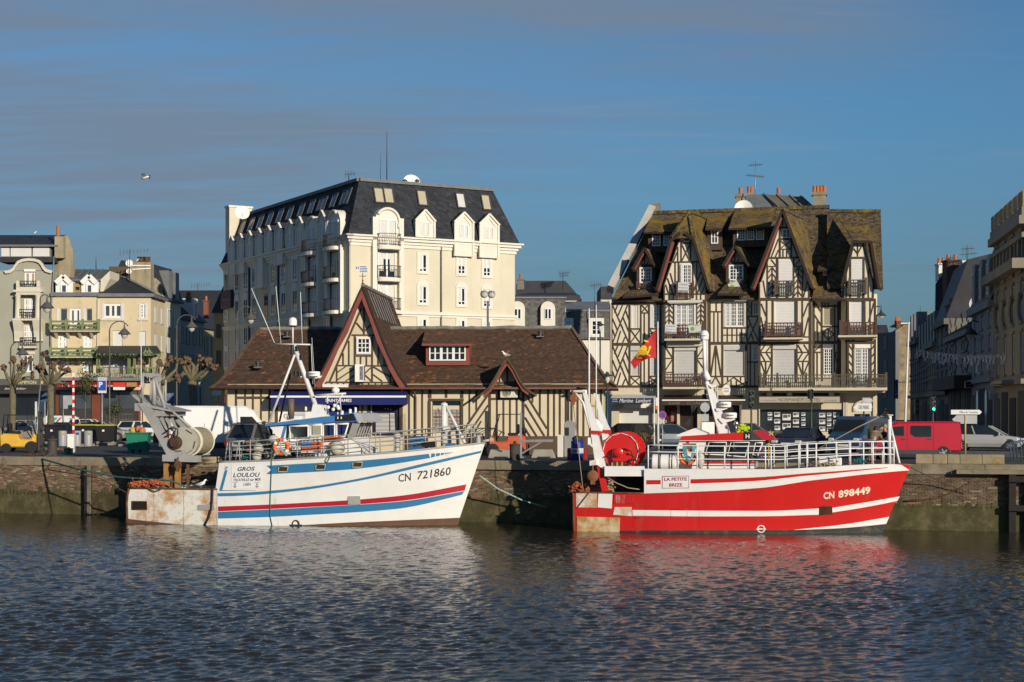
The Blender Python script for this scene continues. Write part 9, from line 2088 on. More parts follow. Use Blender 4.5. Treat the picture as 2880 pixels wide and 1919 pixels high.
car('grey-beige car behind the leaning pole and the yellow forklift',G(78,114),-4,P_beige,4.5,kind='sedan');car('silver hatchback in the far row at the left end of the square',G(62,142),172,P_silver,4.);car('white hatchback showing its tail left of the gantry',G(392,132),62,P_white,3.9)
car('grey people carrier with roof rails behind the white boat wheelhouse',G(748,78.6),58,P_grey,4.2,H=1.62,rails_=True);car('black hatchback with red tail light beside the green lamp post',G(1757,94),155,P_black,4.3,H=1.55);car('blue-grey estate parked before the brown cafe',G(1888,94.5),8,P_bluegrey,4.6,H=1.5)
car('black car before the estate agency window behind the wheelhouse roof',G(2105,93.5),10,P_black,4.3,H=1.55);car('midnight blue saloon facing the quay beside the yucca',G(2248,84),-118,P_midnight,4.5,kind='sedan',H=1.38);car('silver-white hatchback with black roof waiting at the right edge',G(2775,91),-22,P_silver,4.25,H=1.46,roofm=P_black)
car('blue car queueing in the street behind the red van',G(2560,112),100,P_blue,4.2);car('dark blue car first in the shaded street traffic',G(2480,122),100,P_midnight,4.2);car('dark grey car further down the shaded street',G(2520,150),100,P_grey,4.2)
def forklift(label,p,rz,m,hub,cage):
 t=thing('forklift',label,'forklift',p,R(rz))
 MB().prism([(x,-.5,z)for x,z in((-1.05,.3),(-1.1,.95),(-.95,1.05),(-.1,1.02),(-.05,.75),(.55,.72),(.7,1.05),(.85,.95),(.8,.3))],(0,1.,0)).build('chassis',m,t,True,bevel=.06)
 MB().box((-.35,0,1.1),(.5,.5,.14)).build('seat',M_k,t,True,bevel=.04);MB().box((-.62,0,1.36),(.12,.48,.5)).build('backrest',M_k,t,True,bevel=.04)
 MB().lathe([(0,-.42),(.16,-.36),(.18,0),(.16,.36),(0,.42)],(-.88,0,1.28),12,axis=(0,1,0)).build('gas_bottle',M_dst,t,True);MB().torus((.22,0,1.22),.17,.022,(-.5,0,1),14,5).build('steering_wheel',M_k,t,True);MB().tube([(.5,0,.8),(.22,0,1.22)],.03,6).build('steering_column',M_k,t,True)
 for s in(1,-1):
  MB().tube([(-.95,s*.45,1.),(-.85,s*.45,cage),(.35,s*.45,cage),(.62,s*.45,1.)],.035,6).build('overhead_guard',M_dst if hub is M_red else M_k,t,True)
  MB().box((.98,s*.3,1.2),(.12,.1,2.15)).build('mast_rail',M_dst,t,True);MB().box((1.55,s*.25,.12),(1.,.12,.04)).build('fork',M_k,t,True)
  for x,r in((-.72,.26),(.62,.32)):
   o=MB().lathe([(r*.55,-.12),(r,-.1),(r,.1),(r*.55,.12)],(x,s*.5,r),16,axis=(0,s,0)).build('wheel',M_tyre,t,True);MB().lathe([(0,.02),(r*.56,.02),(r*.56,.1),(r*.3,.06),(0,.06)],(x,s*.5,r),14,axis=(0,s,0)).build('hub',hub,o,True)
 for z in(.35,1.2,2.2):MB().box((.98,0,z),(.1,.56,.1)).build('mast_crossbar',M_dst,t,True)
 for i in range(5):MB().bar((-.8+i*.26,-.45,cage),(-.8+i*.26,.45,cage),.03,.03).build('guard_bar',M_k,t,True)
 return t
forklift('orange-red forklift parked against the market hall wall',G(1423,80),176,mat('forklift_orange',(.5,.1,.045),.6,var=.15,vs=3),M_red,2.1);forklift('yellow forklift cut by the left edge of the quay',G(62,87),4,mat('forklift_yellow',(.62,.36,.04),.6,var=.12,vs=3),M_k,2.05)
# --- quay furniture
def block(px,w,label):p=G(px,76.3);t=thing('concrete_block',label,'block',p,0,'concrete blocks on the quay');h=w/2;MB().prism([p+SJ.U*x+SJ.Z*z for x,z in((-h,0),(-h*.8,.42),(h*.7,.42),(h,0),(h*.55,0),(h*.5,.06),(-h*.5,.06),(-h*.55,0))],-SJ.N*.5).build('block',M_kerb,t,bevel=.03)
block(1408,1.25,'trapezoid concrete block in front of the orange forklift');block(1528,1.2,'trapezoid concrete block between the steel frame and the blue drum')
def bollard(p,h,label,m):t=thing('bollard',label,'bollard',p);MB().lathe([(.3,0),(.25,.05),(.24,h*.1),(.23,h*.85),(.26,h*.88),(.25,h*.95),(.08,h),(.06,h*1.05),(.09,h*1.1),(0,h*1.16)],p,16).build('post',m,t);return t
M_boll=mat('iron_bollard',(.055,.05,.042),.8,var=.3,vs=4,dirt=((.14,.06,.025),.55,.75,4))
bollard(quay(QW.uz(1440,1299)[0],GZ,-.5),.78,'dark iron bollard in front of the orange forklift',M_boll);bollard(quay(QW.uz(124,1284)[0],GZ,-.75),.92,'rusty iron bollard with coiled rope on the left quay edge',M_boll);bollard(G(193,84),.32,'short green bollard at the foot of the barrier post',M_gn)
heap(QW,None,[quay(QW.uz(x,1290)[0],GZ+.05,-.55)for x in(50,90,130)],M_ru,'rusty_chain',45,(.03,.06),20,'heap of rusty chain round the left bollard')
heap(QW,None,[quay(QW.uz(x,1303)[0],GZ+.03,-.45)for x in(1408,1445,1490)],mat('blue_rope',(.03,.12,.2),.9),'blue_rope',30,(.02,.045),21,'blue rope lying round the middle bollard')
t=thing('steel_frame','grey steel post with side beam and brace beside the orange forklift','frame',G(1465,76.6));p=G(1465,76.6)
for a,e,w in((p,p+SJ.Z*2.2,.1),(p+SJ.Z*.82,p+SJ.Z*.84+SJ.U*1.55,.12),(p+SJ.Z*.2,p+SJ.Z*.78+SJ.U*1.,.07),(p-SJ.U*.1,p+SJ.U*.15,.14)):MB().bar(a,e,w,w).build('bar',M_st,t)
p=G(1602,78.5);t=thing('fuel_pump','grey round-topped fuel pump behind the blue drum','pump',p);MB().prism([p+SJ.U*x+SJ.Z*z for x,z in[(-.27,0),(-.27,1.6)]+[(.27*math.cos(R(a)),1.6+.2*math.sin(R(a)))for a in range(160,-1,-20)]+[(.27,0)]],-SJ.N*.5).build('case',mat('pump_grey',(.25,.25,.25),.5),t,bevel=.02);MB().box(p+SJ.N*.01+SJ.Z*1.25-SJ.U*.13,(.2,.02,.4),SJ.rot).build('display',M_k,t)
MB().box(p+SJ.Z*.55-SJ.U*.45,(.28,.3,1.1),SJ.rot).build('cabinet',M_ow,t)
p=quay(QW.uz(1607,1297)[0],GZ,-1.2);t=thing('oil_drum','dark blue oil drum with a white band and lettering on the quay edge','drum',p);r_=.285
MB().lathe([(r_*.96,0),(r_,.02),(r_,.28),(r_*1.03,.3),(r_,.32),(r_,.58),(r_*1.03,.6),(r_,.62),(r_,.87),(r_*1.02,.9),(0,.9)],p,24).build('drum',mat('drum_blue',(.012,.025,.24),.4),t);MB().lathe([(r_+.004,.33),(r_+.008,.34),(r_+.008,.56),(r_+.004,.57)],p,24).build('white_band',mat('band_grey',(.5,.5,.5),.5),t)
letter('IGOL',t,mat('navy_lettering',(.02,.025,.07)),lambda x,y:p+QW.U*(math.sin((x-.55)*1.5)*(r_+.014))+QW.N*(math.cos((x-.55)*1.5)*(r_+.014))+V3((0,0,.38+.13*y)),bold=.03,shear=.2)
tag(MB().ball(p+V3((0,0,.98)),.27,12,0,(1,1,.6),.12).build('bin_bag',M_plast),'dark plastic bag heaped on top of the blue drum','bag');tag(MB().box(p+QW.U*-.1-QW.N*.45+V3((0,0,.28)),(.9,.3,.55),QW.rot).build('red_bin',mat('bin_red',(.3,.02,.02),.5),bevel=.03),'red box showing either side of the blue drum','box')
p=G(390,87);t=thing('fish_tub','green plastic tub full of orange and yellow floats left of the gantry','tub',p);M_tub=mat('tub_green',(.015,.19,.115),.55,var=.08)
MB().prism([p+V3(q)for q in((-.5,-.4,.14),(.5,-.4,.14),(.62,-.5,1.05),(-.62,-.5,1.05))],(0,.9,0)).build('tub',M_tub,t,bevel=.03);MB().box(p+V3((0,-.05,1.07)),(1.32,1.05,.08)).build('rim',M_tub,t,bevel=.02)
for x in(-.4,0,.4):MB().box(p+V3((x,-.05,.07)),(.2,.8,.14)).build('foot',M_tub,t)
MB().torus(p+V3((0,-.47,.7)),.18,.02,(0,1,0),12,5,0,0,180).build('handle',M_tub,t)
for i,(x,y,m,l)in enumerate(((-.3,0.,mat('float_yellow',(.5,.36,.06),.7),'yellow float in the green tub'),(.02,-.1,mat('float_orange',(.5,.16,.06),.7),'upper orange float in the green tub'),(.25,-.25,mat('float_orange',(.5,.16,.06),.7),'lower orange float at the right of the green tub'))):tag(MB().ball(p+V3((x,y,1.2+.08*(i==1))),.2,12).build('float',m),l,'float')
def wheelie(px,D,w,label,lid):p=G(px,D)+V3((0,0,.16));t=thing('waste_bin',label,'bin',p,0,'waste bins on the kerbed platform');MB().prism([p+V3(q)for q in((-w*.44,-.4,.15),(w*.44,-.4,.15),(w*.5,-.5,1.15),(-w*.5,-.5,1.15))],(0,.85,0)).build('container',M_k,t,bevel=.03);MB().box(p+V3((0,-.08,1.2)),(w*1.04,1.,.1)).build('lid',lid,t,bevel=.03);MB().box(p+V3((-.1,-.49,.85)),(.14,.02,.12)).build('sticker',M_w,t);[MB().lathe([(.1,-.03),(.1,.03)],p+V3((s*w*.4,-.3,.08)),10,axis=(0,1,0)).build('wheel',M_st,t)for s in(-1,1)]
M_ylid=mat('lid_yellow',(.42,.36,.03),.6);wheelie(300,104,1.25,'black waste bin with yellow lid at the right end of the bin row',M_ylid);wheelie(243,106,1.35,'middle black waste bin with yellow lid behind the grey cylinders',M_ylid);wheelie(155,104,1.2,'all black waste bin behind the second plane tree',M_k)
for px,l,c in((176,'grey recycling cylinder with yellow label left of the barrier',(.5,.36,.03)),(216,'grey recycling cylinder with blue label just right of the barrier',(.02,.05,.25)),(248,'grey recycling cylinder with green label before the black bins',(.2,.38,.08))):p=G(px,99)+V3((0,0,.1));t=thing('recycling_cylinder',l,'bin',p);MB().lathe([(.26,0),(.27,.9),(.24,.95),(0,.97)],p,18).build('drum',mat('cylinder_grey',(.3,.3,.31),.45),t);MB().box(p+V3((.1,-.25,.78)),(.18,.06,.13)).build('label_plate',mat('lab%.2f'%c[0],c),t)
p=G(200,86.5);t=thing('barrier','raised red and white barrier pole on its white post','barrier',p);MB().box(p+V3((0,0,.5)),(.36,.36,1.)).build('post',M_w,t,bevel=.03);MB().box(p+V3((0,0,.95)),(.4,.4,.14)).build('hood',M_w,t,bevel=.04)
for i in range(16):MB().box(p+V3((.13,0,1.05+.205*i+.1)),(.1,.1,.203)).build('band',(M_red if i%2==0 else M_w),t)
p=G(138,92);t=thing('pallet','wooden pallet with rusty chain lying beside the left bollard','pallet',p)
for i in range(5):MB().box(p+V3((0,-.4+.2*i,.14)),(1.5,.12,.03)).build('plank',M_pallet,t)
for x in(-.65,0,.65):MB().box(p+V3((x,0,.06)),(.12,.9,.11)).build('bearer',M_pallet,t)
# --- lamps, signals, signs, flags
def pole(name,label,cat,base,top,r,m,grp=None):t=thing(name,label,cat,base,0,grp);MB().tube([base,base.lerp(top,.3),top],[r*1.5,r,r*.8],8).build('pole',m,t);return t
def bell(c,s,m,t):MB().lathe([(.03*s,.42*s),(.05*s,.2*s),(.14*s,.12*s),(.34*s,-.1*s),(.36*s,-.13*s),(.1*s,-.1*s)],c,14).build('lamp_shade',m,t);MB().lathe([(.22*s,-.11*s),(.15*s,-.3*s),(0,-.4*s)],c,12).build('lamp_globe',M_lampglass,t)
def crook(px,pytop,D,label,span,k=1.,m=None):
 m=m or M_gi;b=G(px,D);zt=EYE-(pytop-HY)*D/F;r=abs(span)*D/F/2;s=1 if span>0 else-1;top=V3((b.x,D,zt-r));t=pole('street_lamp',label,'lamp',b,top,.07,m,'crook-topped street lamps')
 arc=[V3((b.x+s*r*(1-math.cos(R(a))),D,zt-r+r*math.sin(R(a))))for a in range(0,151,15)];MB().tube(arc,.045,6).build('crook',m,t);c=arc[-3]-V3((0,0,.75*k));MB().tube([arc[-3],c+V3((0,0,.3))],.03,5).build('hanger',m,t);bell(c,1.5*k,m,t)
crook(113,829,118,'crook-topped street lamp in front of the grey house',26);crook(308,904,130,'crook-topped street lamp before the brasserie corner',56);crook(497,886,135,'crook-topped street lamp at the mouth of the shaded side street',56);crook(666,862,130,'crook-topped street lamp in front of the shaded hotel side',52);crook(30,962,118,'lower crook-topped lamp at the left edge behind the plane tree',44,.9);crook(2760,903,116,'crook-topped lamp bending left in the shaded street',-40,1,M_dst)
for px,py,D,l in((1708,1058,79.5,'green lamp post with disc shade at the right corner of the hall'),(563,1072,92,'green lamp post with disc shade behind the white van'),(1688,915,92,'tall green lamp post rising over the right hip of the hall')):
 b=G(px,D);z=EYE-(py-HY)*D/F;t=pole('lamp_post',l,'lamp',b,V3((b.x,D,z-.3)),.05,M_gn);c=V3((b.x,D,z));MB().lathe([(.06,.22),(.1,.1),(.36,0.),(.1,0.)],c,14).build('lamp_shade',M_gn,t);MB().lathe([(.05,-.35),(.13,-.2),(.12,-.02)],c,12).build('lantern',M_lampglass,t)
b=G(1372,96);zt=EYE-(828-HY)*96/F;t=pole('globe_lamp','lamp post with two white globes behind the hall roof','lamp',b,V3((b.x,96,zt-.4)),.08,M_st)
for s in(-1,1):c=V3((b.x+s*.22,96+.1*s,zt));MB().ball(c,.24,14).build('globe',M_lampglass,t);MB().lathe([(.245,0.),(.2,.16),(0,.25)],c,12).build('globe_cap',M_zn,t)
def signal(px,py0,py1,D,label,face,lit=False):
 b=G(px,D);z0,z1=EYE-(py1-HY)*D/F,EYE-(py0-HY)*D/F;t=pole('traffic_light',label,'traffic light',b,V3((b.x,D,z1)),.06,M_gn);h=(z1-z0)/3;MB().box((b.x+face*.1,D,(z0+z1)/2),(.3,.3,z1-z0)).build('housing',M_gn,t,bevel=.03)
 for i in range(3):c=V3((b.x+face*.1,D-.16,z0+h*(i+.5)));MB().lathe([(.12,0),(.12,.12),(.105,.12),(.1,.01)],c,12,axis=(0,-1,0)).build('hood',M_k,t);MB().lathe([(0,.03),(.1,.02)],c,12,axis=(0,-1,0)).build('lens',M_green_lit if lit and i==0 else M_k,t)
M_green_lit=emit_mat('green_signal',(.05,.85,.65),2.2)
signal(2113,1098,1148,92,'green traffic light in front of the brown cafe corner',0);signal(2282,1096,1122,92,'green traffic light pole before the estate agency window',-.5);signal(2624,1116,1158,100,'traffic light showing green at the mouth of the shaded street',0,True);signal(2576,1122,1165,104,'dark side-on traffic light left of the green one',.3)
def arrow(px0,px1,py0,py1,D,d,label,m,polem,foot,txt=None,tm=None):
 f=Frame((px0+px1)/2,D,0);r=f.rect(px0,py0,px1,py1);zm=(r[1]+r[3])/2;k=(r[3]-r[1])*.55;q=[(r[0]+(k if d<0 else 0),r[1]),(r[2]-(k if d>0 else 0),r[1]),(r[2],zm)if d>0 else(r[2],r[1]+.001),(r[2]-(k if d>0 else 0),r[3]),(r[0]+(k if d<0 else 0),r[3])]+([(r[0],zm)]if d<0 else[])
 t=thing('direction_sign',label,'sign',f.at(f.uz(foot,1200)[0],GZ));MB().prism([f.at(u,z,0)for u,z in q],f.N*.05).build('arrow_panel',m,t)
 if txt:letter(txt,t,tm or M_ink,lambda x,y:f.at(r[0]+(r[2]-r[0])*(.26+.6*x),r[1]+(r[3]-r[1])*(.25+.5*y),.056))
 if polem:MB().tube([f.at(f.uz(foot,1200)[0],GZ,-.05),f.at(f.uz(foot,1200)[0],r[3],-.05)],.05,8).build('pole',polem,t)
M_signw=mat('sign_white',(.6,.6,.58),.5,var=.03);M_signg=mat('sign_back',(.33,.34,.35),.5);M_yel=mat('pole_yellow',(.45,.33,.12),.6)
arrow(2674,2761,1153,1166,84,1,'white arrow sign to the tourist office on a yellow pole',M_signw,M_yel,2715.5,'Office de Tourisme');arrow(2677,2747,1168,1192,84.1,-1,'blank grey back of an arrow sign below the tourist office sign',M_signg,None,2715.5);arrow(2399,2451,1135,1157,93,-1,'white arrow sign to the marine spa before the agency corner',M_signw,M_gn,2430,'CURES MARINES');arrow(2425,2456,1119,1135,93.1,1,'grey arrow sign above the marine spa sign',M_signg,None,2430,'PORT',M_inkw);arrow(594,622,1099,1113,95,-1,'small white arrow sign behind the white van',M_signw,M_st,614)
p=G(1863,88.5);z=EYE-(1167.5-HY)*88.5/F;c=V3((p.x,88.45,z));t=pole('road_sign','round blue and red no-stopping sign with a small plate','sign',p,c+V3((0,.05,.2)),.03,M_st);MB().lathe([(0,0),(.22,0),(.22,.02),(0,.02)],c,20,axis=(0,-1,0)).build('red_disc',M_red,t)
o=MB().lathe([(0,.02),(.17,.02),(.17,.024),(0,.024)],c,20,axis=(0,-1,0)).build('blue_field',mat('sign_blue',(.02,.06,.4),.5),t);[MB().bar(c+V3((-.13,-.028,-.13*s)),c+V3((.13,-.028,.13*s)),.006,.05,0,(0,1,0)).build('red_bar',M_red,o)for s in(1,-1)]
MB().box(c-V3((0,0,.36)),(.44,.02,.12)).build('plate',M_signw,t);letter('SAUF',t,M_ink,lambda x,y:c+V3((-.2+.25*x,-.014,-.4+.08*y)));MB().box(c+V3((.15,-.012,-.36)),(.1,.01,.1)).build('blue_square',mat('sign_blue',(.02,.06,.4)),t)
p=G(1982,84);z=EYE-(1146-HY)*84/F;t=pole('road_sign','grey backs of a round and a square road sign behind the red boat mast','sign',p,V3((p.x,84,z+.3)),.07,M_st);MB().lathe([(0,0),(.25,0),(.25,.02),(0,.02)],(p.x,83.9,z),18,axis=(0,-1,0)).build('disc_back',M_signg,t);MB().box((p.x,83.9,z-.55),(.4,.02,.38)).build('square_back',M_signg,t);MB().box((p.x+.1,83.6,z-1.15),(.7,.3,.75)).build('cabinet',M_w,t,bevel=.03)
p=G(1840,88);MB_=pole('bus_stop','slim white stop pole with orange panel beside the flagpole','sign',p,pw(1840,1118,88),.04,M_ms);MB().box(pw(1847,1130,88),(.13,.03,.45)).build('timetable',M_signw,MB_);MB().box(pw(1847,1147,88),(.13,.03,.2)).build('orange_panel',M_orange,MB_)
p=G(287,112);t=pole('parking_sign','blue car park sign with white letter on a pole','sign',p,pw(287,1062,112),.06,M_st);f=Frame(287,111.9,0);r=f.rect(276,1062,300,1106);f.sl(r,0,.06).build('panel',M_signw,t);f.sl((r[0]+.03,r[1]+.18,r[2]-.03,r[3]-.22),.061,.01).build('blue_field',mat('sign_blue',(.02,.06,.4)),t)
letter('P',t,M_inkw,lambda x,y:f.at(r[0]+.08+.26*x,r[1]+.42+.36*y,.075),bold=.03);letter('INDIGO',t,M_ink,lambda x,y:f.at(r[0]+.07+.46*x,r[3]-.16+.1*y,.065))
for(x0_,x1_,y0,y1,D,m,l)in((99,127,1130,1172,106,M_signw,'white notice board on the square behind the leaning pole'),(178,203,1113,1150,118,M_signg,'blank grey notice board behind the barrier pole'),(113,134,1100,1130,107,mat('panel_blue',(.05,.09,.14),.6),'blue-grey parking information panel beside the second plane tree'),(463,490,1106,1136,100,mat('poster_blue',(.14,.17,.3),.6,var=.8,vs=3),'blue poster panel behind the gantry')):f=Frame(x0_,D,0);r=f.rect(x0_,y0,x1_,y1);t=thing('notice_board',l,'board',f.at(0,GZ));f.sl(r,0,.06).build('panel',m,t);[MB().tube([f.at(u,GZ),f.at(u,r[3])],.03,6).build('leg',M_st,t)for u in(r[0],r[2])]
p=G(1851,90);t=pole('flagpole','white flagpole with the red flag in front of the timbered house','flagpole',p,pw(1850,905,90),.055,M_ms);fl=thing('flag','red flag with yellow lions hanging from the white flagpole','flag',pw(1848,1006,90))
def fq(u,v):a,c=(1849-76*u,921+98*u),(1849-64*u,1007+8*u*u*u*4);return pw(a[0]+(c[0]-a[0])*v,a[1]+(c[1]-a[1])*v,90+.22*math.sin(u*8+v*2)*(.3+u))
b=MB();b.add([fq(i/14,j/10)for i in range(15)for j in range(11)],[(i*11+j,i*11+j+1,(i+1)*11+j+1,(i+1)*11+j)for i in range(14)for j in range(10)]);b.f and b.s.__setitem__(slice(None),[True]*len(b.f));b.build('cloth',mat('flag_red',(.42,.02,.022),.8,var=.12),fl)
S_=[(fq(i/30,j/20))for i in range(31)for j in range(21)]
def cloth(x,y):
 d=V3(((x-CX)/F,(HY-y)/F));p=min(S_,key=lambda q:(q.x/q.y-d.x)**2+((q.z-EYE)/q.y-d.y)**2);return pw(x,y,p.y-.03)
for q in(((560,790),(600,740),(650,745),(670,780),(665,840),(690,820),(700,760),(725,740),(738,770),(720,800),(700,860),(680,880),(720,890),(735,918),(660,885),(620,895),(560,895),(530,905),(520,930),(590,925),(592,945),(510,948),(488,915),(500,880),(540,850),(510,835)),((630,648),(650,655),(690,668),(698,690),(660,688),(622,672))):MB().prism([cloth(1700+x/5.6,840+y/5.6)for x,y in q],(0,-.008,0)).build('yellow_lion',mat('flag_yellow',(.62,.42,.02),.8),fl)
pole('flagpole','bare white flagpole leaning slightly in front of the shaded street','flagpole',G(2543,88),pw(2556,906,88),.06,M_ms);pole('leaning_pole','leaning silver pole beside the yellow forklift','pole',G(100,96),pw(112,1095,96),.05,M_st);pole('flagpole','thin bare white pole before the brasserie corner','flagpole',G(397,100),pw(397,892,100),.03,M_ms)
t=thing('railing','brown iron railing along the pavement before the brasserie','railing',G(340,150))
for y in(1165,1180):MB().tube([pw(300,y,150),pw(372,y,150)],.04,5).build('rail',M_gi,t)
for i in range(9):MB().tube([pw(300+9*i,1165,150),G(300+9*i,150)],.035,5).build('post',M_gi,t)
for i in range(3):t=thing('cycle_hoop',('nearest','middle','farthest')[i]+' blue cycle hoop at the far right end of the quay','cycle stand',G(2842+9*i,72+2*i));q=G(2842+9*i,72+2*i);MB().tube([q+V3((0,0,0)),q+V3((0,0,.7)),q+V3((.1,.05,.85)),q+V3((.5,.3,.85)),q+V3((.6,.35,.7)),q+V3((.6,.35,0))],.03,6).build('hoop',mat('hoop_blue',(.04,.07,.14),.5),t)
# --- plants and trees
M_bark=mat('plane_bark',(.17,.145,.085),.95,var=.4,vs=3,bump=.6,bs=8,dirt=((.07,.06,.035),.52,.68,3));M_knob=mat('pollard_knob',(.15,.095,.055),.95,var=.5,vs=7,bump=.9,bs=14)
def pollard(D,base,limbs,r0,label):
 t=thing('plane_tree',label,'tree',G(base[0],D),0,'pollarded plane trees');top=pw(*base[1:],D);MB().tube([G(base[0],D),G(base[0],D).lerp(top,.5)+V3((.05,0,0)),top],[r0*1.15,r0,r0*1.1],12).build('trunk',M_bark,t);rg=np.random.RandomState(base[0])
 for q in limbs:
  pts=[top];
  for i,(x,y)in enumerate(q):pts.append(pw(x,y,D+(i+1)*rg.uniform(-.5,.5)))
  n=len(pts);MB().tube(pts,[r0*(.62-.3*i/(n-1))*rg.uniform(.85,1.2)for i in range(n)],9).build('branch',M_bark,t)
  b=MB();e=pts[-1];[b.ball(e+V3(rg.normal(0,r0*.42,3)),rg.uniform(.07,.14),7,0,(1,1,1),.32)for _ in range(11)];b.build('knuckle',M_knob,t,kind='stuff')
pollard(104,(140,142,1082),[((125,1050),(112,1030)),((128,1045),(118,1010),(122,998)),((160,1050),(150,1025)),((165,1055),(172,1035)),((165,1062),(190,1042)),((150,1040),(148,1030)),((120,1060),(104,1035)),((165,1075),(185,1082))],.2,'pollarded plane tree standing behind the left bollard')
pollard(108,(32,36,1085),[((50,1060),(70,1045),(84,1012)),((48,1055),(58,1035)),((40,1030),(36,1012)),((60,1065),(90,1058)),((20,1060),(10,1035)),((62,1050),(66,1020))],.2,'pollarded plane tree at the left edge of the square')
pollard(98,(548,540,1072),[((525,1050),(500,1060)),((520,1040),(512,1015)),((535,1045),(522,1020)),((550,1045),(563,1015)),((565,1050),(575,1025)),((570,1058),(600,1032)),((545,1030),(530,1012)),((575,1040),(588,1015))],.25,'thick pollarded plane tree behind the white van')
pollard(108,(440,448,1085),[((470,1065),(495,1040),(500,1012)),((455,1060),(470,1030)),((430,1065),(405,1040),(395,1018)),((440,1050),(445,1020)),((475,1070),(510,1055),(530,1030)),((460,1045),(478,1012))],.23,'pollarded plane tree behind the grey gantry')
def leafy(name,label,cat,D,px,py,w,h,n,s,m,trunk=True):
 c=pw(px,py,D);t=thing(name,label,cat,G(px,D));rg=np.random.RandomState(px);b=MB()
 for i in range(n):d=V3(rg.normal(0,1,3)).normalized();p=c+V3((d.x*w,d.y*w,d.z*h))*rg.uniform(.3,1);e=d.cross(V3(rg.normal(0,1,3))).normalized();f=e.cross(d);b.add([p-e*s,p+f*s*.5,p+e*s,p-f*s*.5],[(0,1,2,3)])
 b.build('foliage',m,t,kind='stuff')
 if trunk:MB().tube([G(px,D),c],[.05,.03],6).build('trunk',M_bark,t)
M_bush=mat('olive_leaf',(.06,.07,.025),.8,var=.5,vs=5)
leafy('young_tree','thin young evergreen with a feathery crown before the brasserie','tree',125,240,1080,.85,1.6,900,.09,M_bush);leafy('shrub','small olive shrub in front of the brasserie window','shrub',140,322,1150,1.,.9,500,.1,M_bush);leafy('shrub','low yellowish shrub behind the red net drum','shrub',88,1805,1232,.55,.45,350,.07,M_dryleaf,False)
p=pw(2172,1236,84);t=thing('yucca','spiky yellow-green yucca on the quay beside the red boat visor','plant',G(2172,84));rg=np.random.RandomState(4);M_yuc=mat('yucca_leaf',(.2,.19,.05),.7,var=.4,vs=6)
for i in range(70):d=V3((rg.normal(0,1),rg.normal(0,1),abs(rg.normal(.3,.7)))).normalized();s=d.cross(V3((0,0,1))).normalized()*.03;L=rg.uniform(.5,.85);MB().add([p-s,p+s,p+d*L*.6+s-V3((0,0,.03)),p+d*L-V3((0,0,.16)),p+d*L*.6-s-V3((0,0,.03))],[(0,1,2,3,4)]).build('leaf',M_yuc,t)
MB().tube([G(2172,84),p],[.12,.1],8).build('stem',M_bark,t)
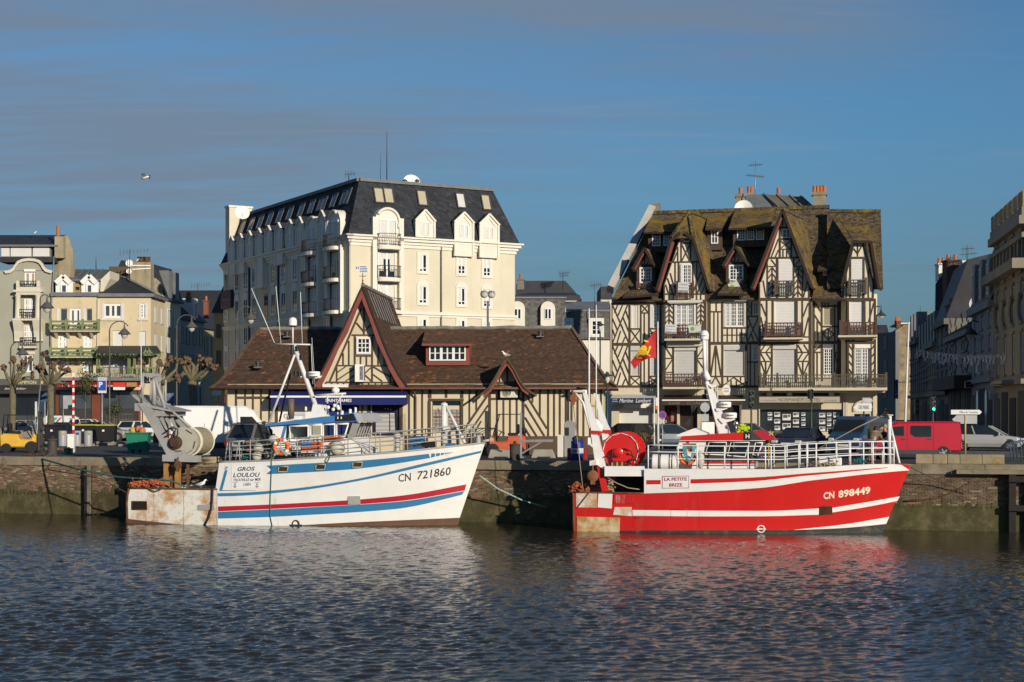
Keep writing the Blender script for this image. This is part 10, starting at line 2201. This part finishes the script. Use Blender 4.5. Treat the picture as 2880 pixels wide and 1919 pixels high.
# --- people
def skin(pts,edges,name,m,parent):
 me=bpy.data.meshes.new(name);me.from_pydata([p[:3]for p in pts],edges,[]);me.materials.append(m);o=bpy.data.objects.new(name,me);SC.collection.objects.link(o);o.parent=parent;MW[o.name]=wm(parent)
 s=o.modifiers.new('skin','SKIN');me.skin_vertices or bpy.context.view_layer.update()
 for i,p in enumerate(pts):me.skin_vertices[0].data[i].radius=(p[3],p[4]if len(p)>4 else p[3]);me.skin_vertices[0].data[i].use_root=i==0
 o.modifiers.new('smooth','SUBSURF').levels=1;o.modifiers['smooth'].render_levels=1;s.use_smooth_shade=True;return o
M_skin=mat('skin',(.42,.23,.15),.6,var=.05)
def person(label,p,rz,bend,coat,trousers,hair,sc=1.):
 t=thing('person',label,'person',p,R(rz));t.scale=(sc,sc,sc);B=bend;sh=(.1+.42*B,1.42-.2*B);hd=(.14+.62*B,1.62-.3*B)
 skin([(0,0,.95,.14,.17),(.03+.15*B,0,1.15-.02*B,.15,.18),(sh[0],0,sh[1]-.06,.15,.2),(sh[0]+.04,0,sh[1]+.08,.07),(hd[0],0,hd[1]-.02,.075),(hd[0],0,hd[1]+.1,.09),(sh[0],.2,sh[1]-.04,.08),(sh[0]+.1,.27,1.14-.1*B,.06),(sh[0]+.3,.2,1.06-.1*B,.045),(sh[0],-.2,sh[1]-.04,.08),(sh[0]+.1,-.27,1.14-.1*B,.06),(sh[0]+.3,-.2,1.06-.1*B,.045),(0,.1,.85,.11),(.04,.12,.5,.075),(-.02,.12,.1,.055),(.1,.13,.04,.045),(0,-.1,.85,.11),(.02,-.12,.5,.075),(-.06,-.12,.1,.055),(.06,-.13,.04,.045)],[(0,1),(1,2),(2,3),(3,4),(4,5),(2,6),(6,7),(7,8),(2,9),(9,10),(10,11),(0,12),(12,13),(13,14),(14,15),(0,16),(16,17),(17,18),(18,19)],'body',M_skin,t)
 skin([(0,0,.86,.17,.2),(.03+.15*B,0,1.15,.18,.21),(sh[0],0,sh[1]-.05,.17,.22),(sh[0]+.03,0,sh[1]+.03,.1),(sh[0],.22,sh[1]-.05,.1),(sh[0]+.1,.28,1.15-.1*B,.08),(sh[0]+.27,.21,1.07-.1*B,.06),(sh[0],-.22,sh[1]-.05,.1),(sh[0]+.1,-.28,1.15-.1*B,.08),(sh[0]+.27,-.21,1.07-.1*B,.06)],[(0,1),(1,2),(2,3),(2,4),(4,5),(5,6),(2,7),(7,8),(8,9)],'jacket',coat,t)
 skin([(0,0,.9,.15,.18),(0,.1,.82,.125),(.04,.12,.5,.09),(-.02,.12,.1,.075),(0,-.1,.82,.125),(.02,-.12,.5,.09),(-.06,-.12,.1,.075)],[(0,1),(1,2),(2,3),(0,4),(4,5),(5,6)],'trousers',trousers,t)
 h=V3((hd[0],0,hd[1]+.07));MB().ball(h-V3((.025,0,-.03)),.105,12,0,(1.08,.92,1)).build('hair',hair,t,True)
 MB().prism([h+V3(q)for q in((.085,-.015,.03),(.125,0,-.025),(.085,.015,-.03))],(.005,0,0)).build('nose',M_skin,t,True)
 for s in(1,-1):
  MB().ball(h+V3((.085,s*.035,.025)),.012,6).build('eye',M_k,t,True);MB().ball(h+V3((0,s*.095,0)),.025,6,0,(1,.5,1.4)).build('ear',M_skin,t,True);MB().box((.06 if s>0 else .02,s*.12,.045),(.28,.1,.09)).build('shoe',M_k,t,True,bevel=.03)
  w=V3((sh[0]+.3,s*.2,1.06-.1*B))
  for k in range(4):MB().tube([w+V3((.03,(k-1.5)*.018,0)),w+V3((.09-.008*abs(k-1.5),(k-1.5)*.02,-.01)),w+V3((.11,(k-1.5)*.02,-.05))],[.011,.01,.008],5).build('finger',M_skin,t,True)
  MB().tube([w,w+V3((.04,-s*.05,-.01)),w+V3((.07,-s*.055,-.03))],[.013,.012,.009],5).build('thumb',M_skin,t,True)
 return t
person('stooping man in an olive jacket on the quay behind the red boat bow',G(2452,70.6),62,.8,mat('olive_jacket',(.15,.12,.065),.9,var=.15,vs=5),mat('brown_trousers',(.1,.06,.035),.9),M_k);person('grey-haired man in a dark navy coat facing the stooping man beside the red van',G(2497,71.2),200,.05,mat('navy_coat',(.03,.025,.045),.9),mat('navy_trousers',(.025,.025,.04),.9),mat('grey_hair',(.3,.28,.26),.9),.92)
for p,f,l in((SJ.pt(1423,1007,.3),(-1,-.2,0),'gull perched on the peak of the small gable over the air conditioner'),(pw(97,660,168),(1,0,0),'gull standing on the ridge of the grey house'),(pw(385,737,170),(1,0,0),'gull on the brown chimney wall of the brasserie house')):gull(p,.9,f,l)
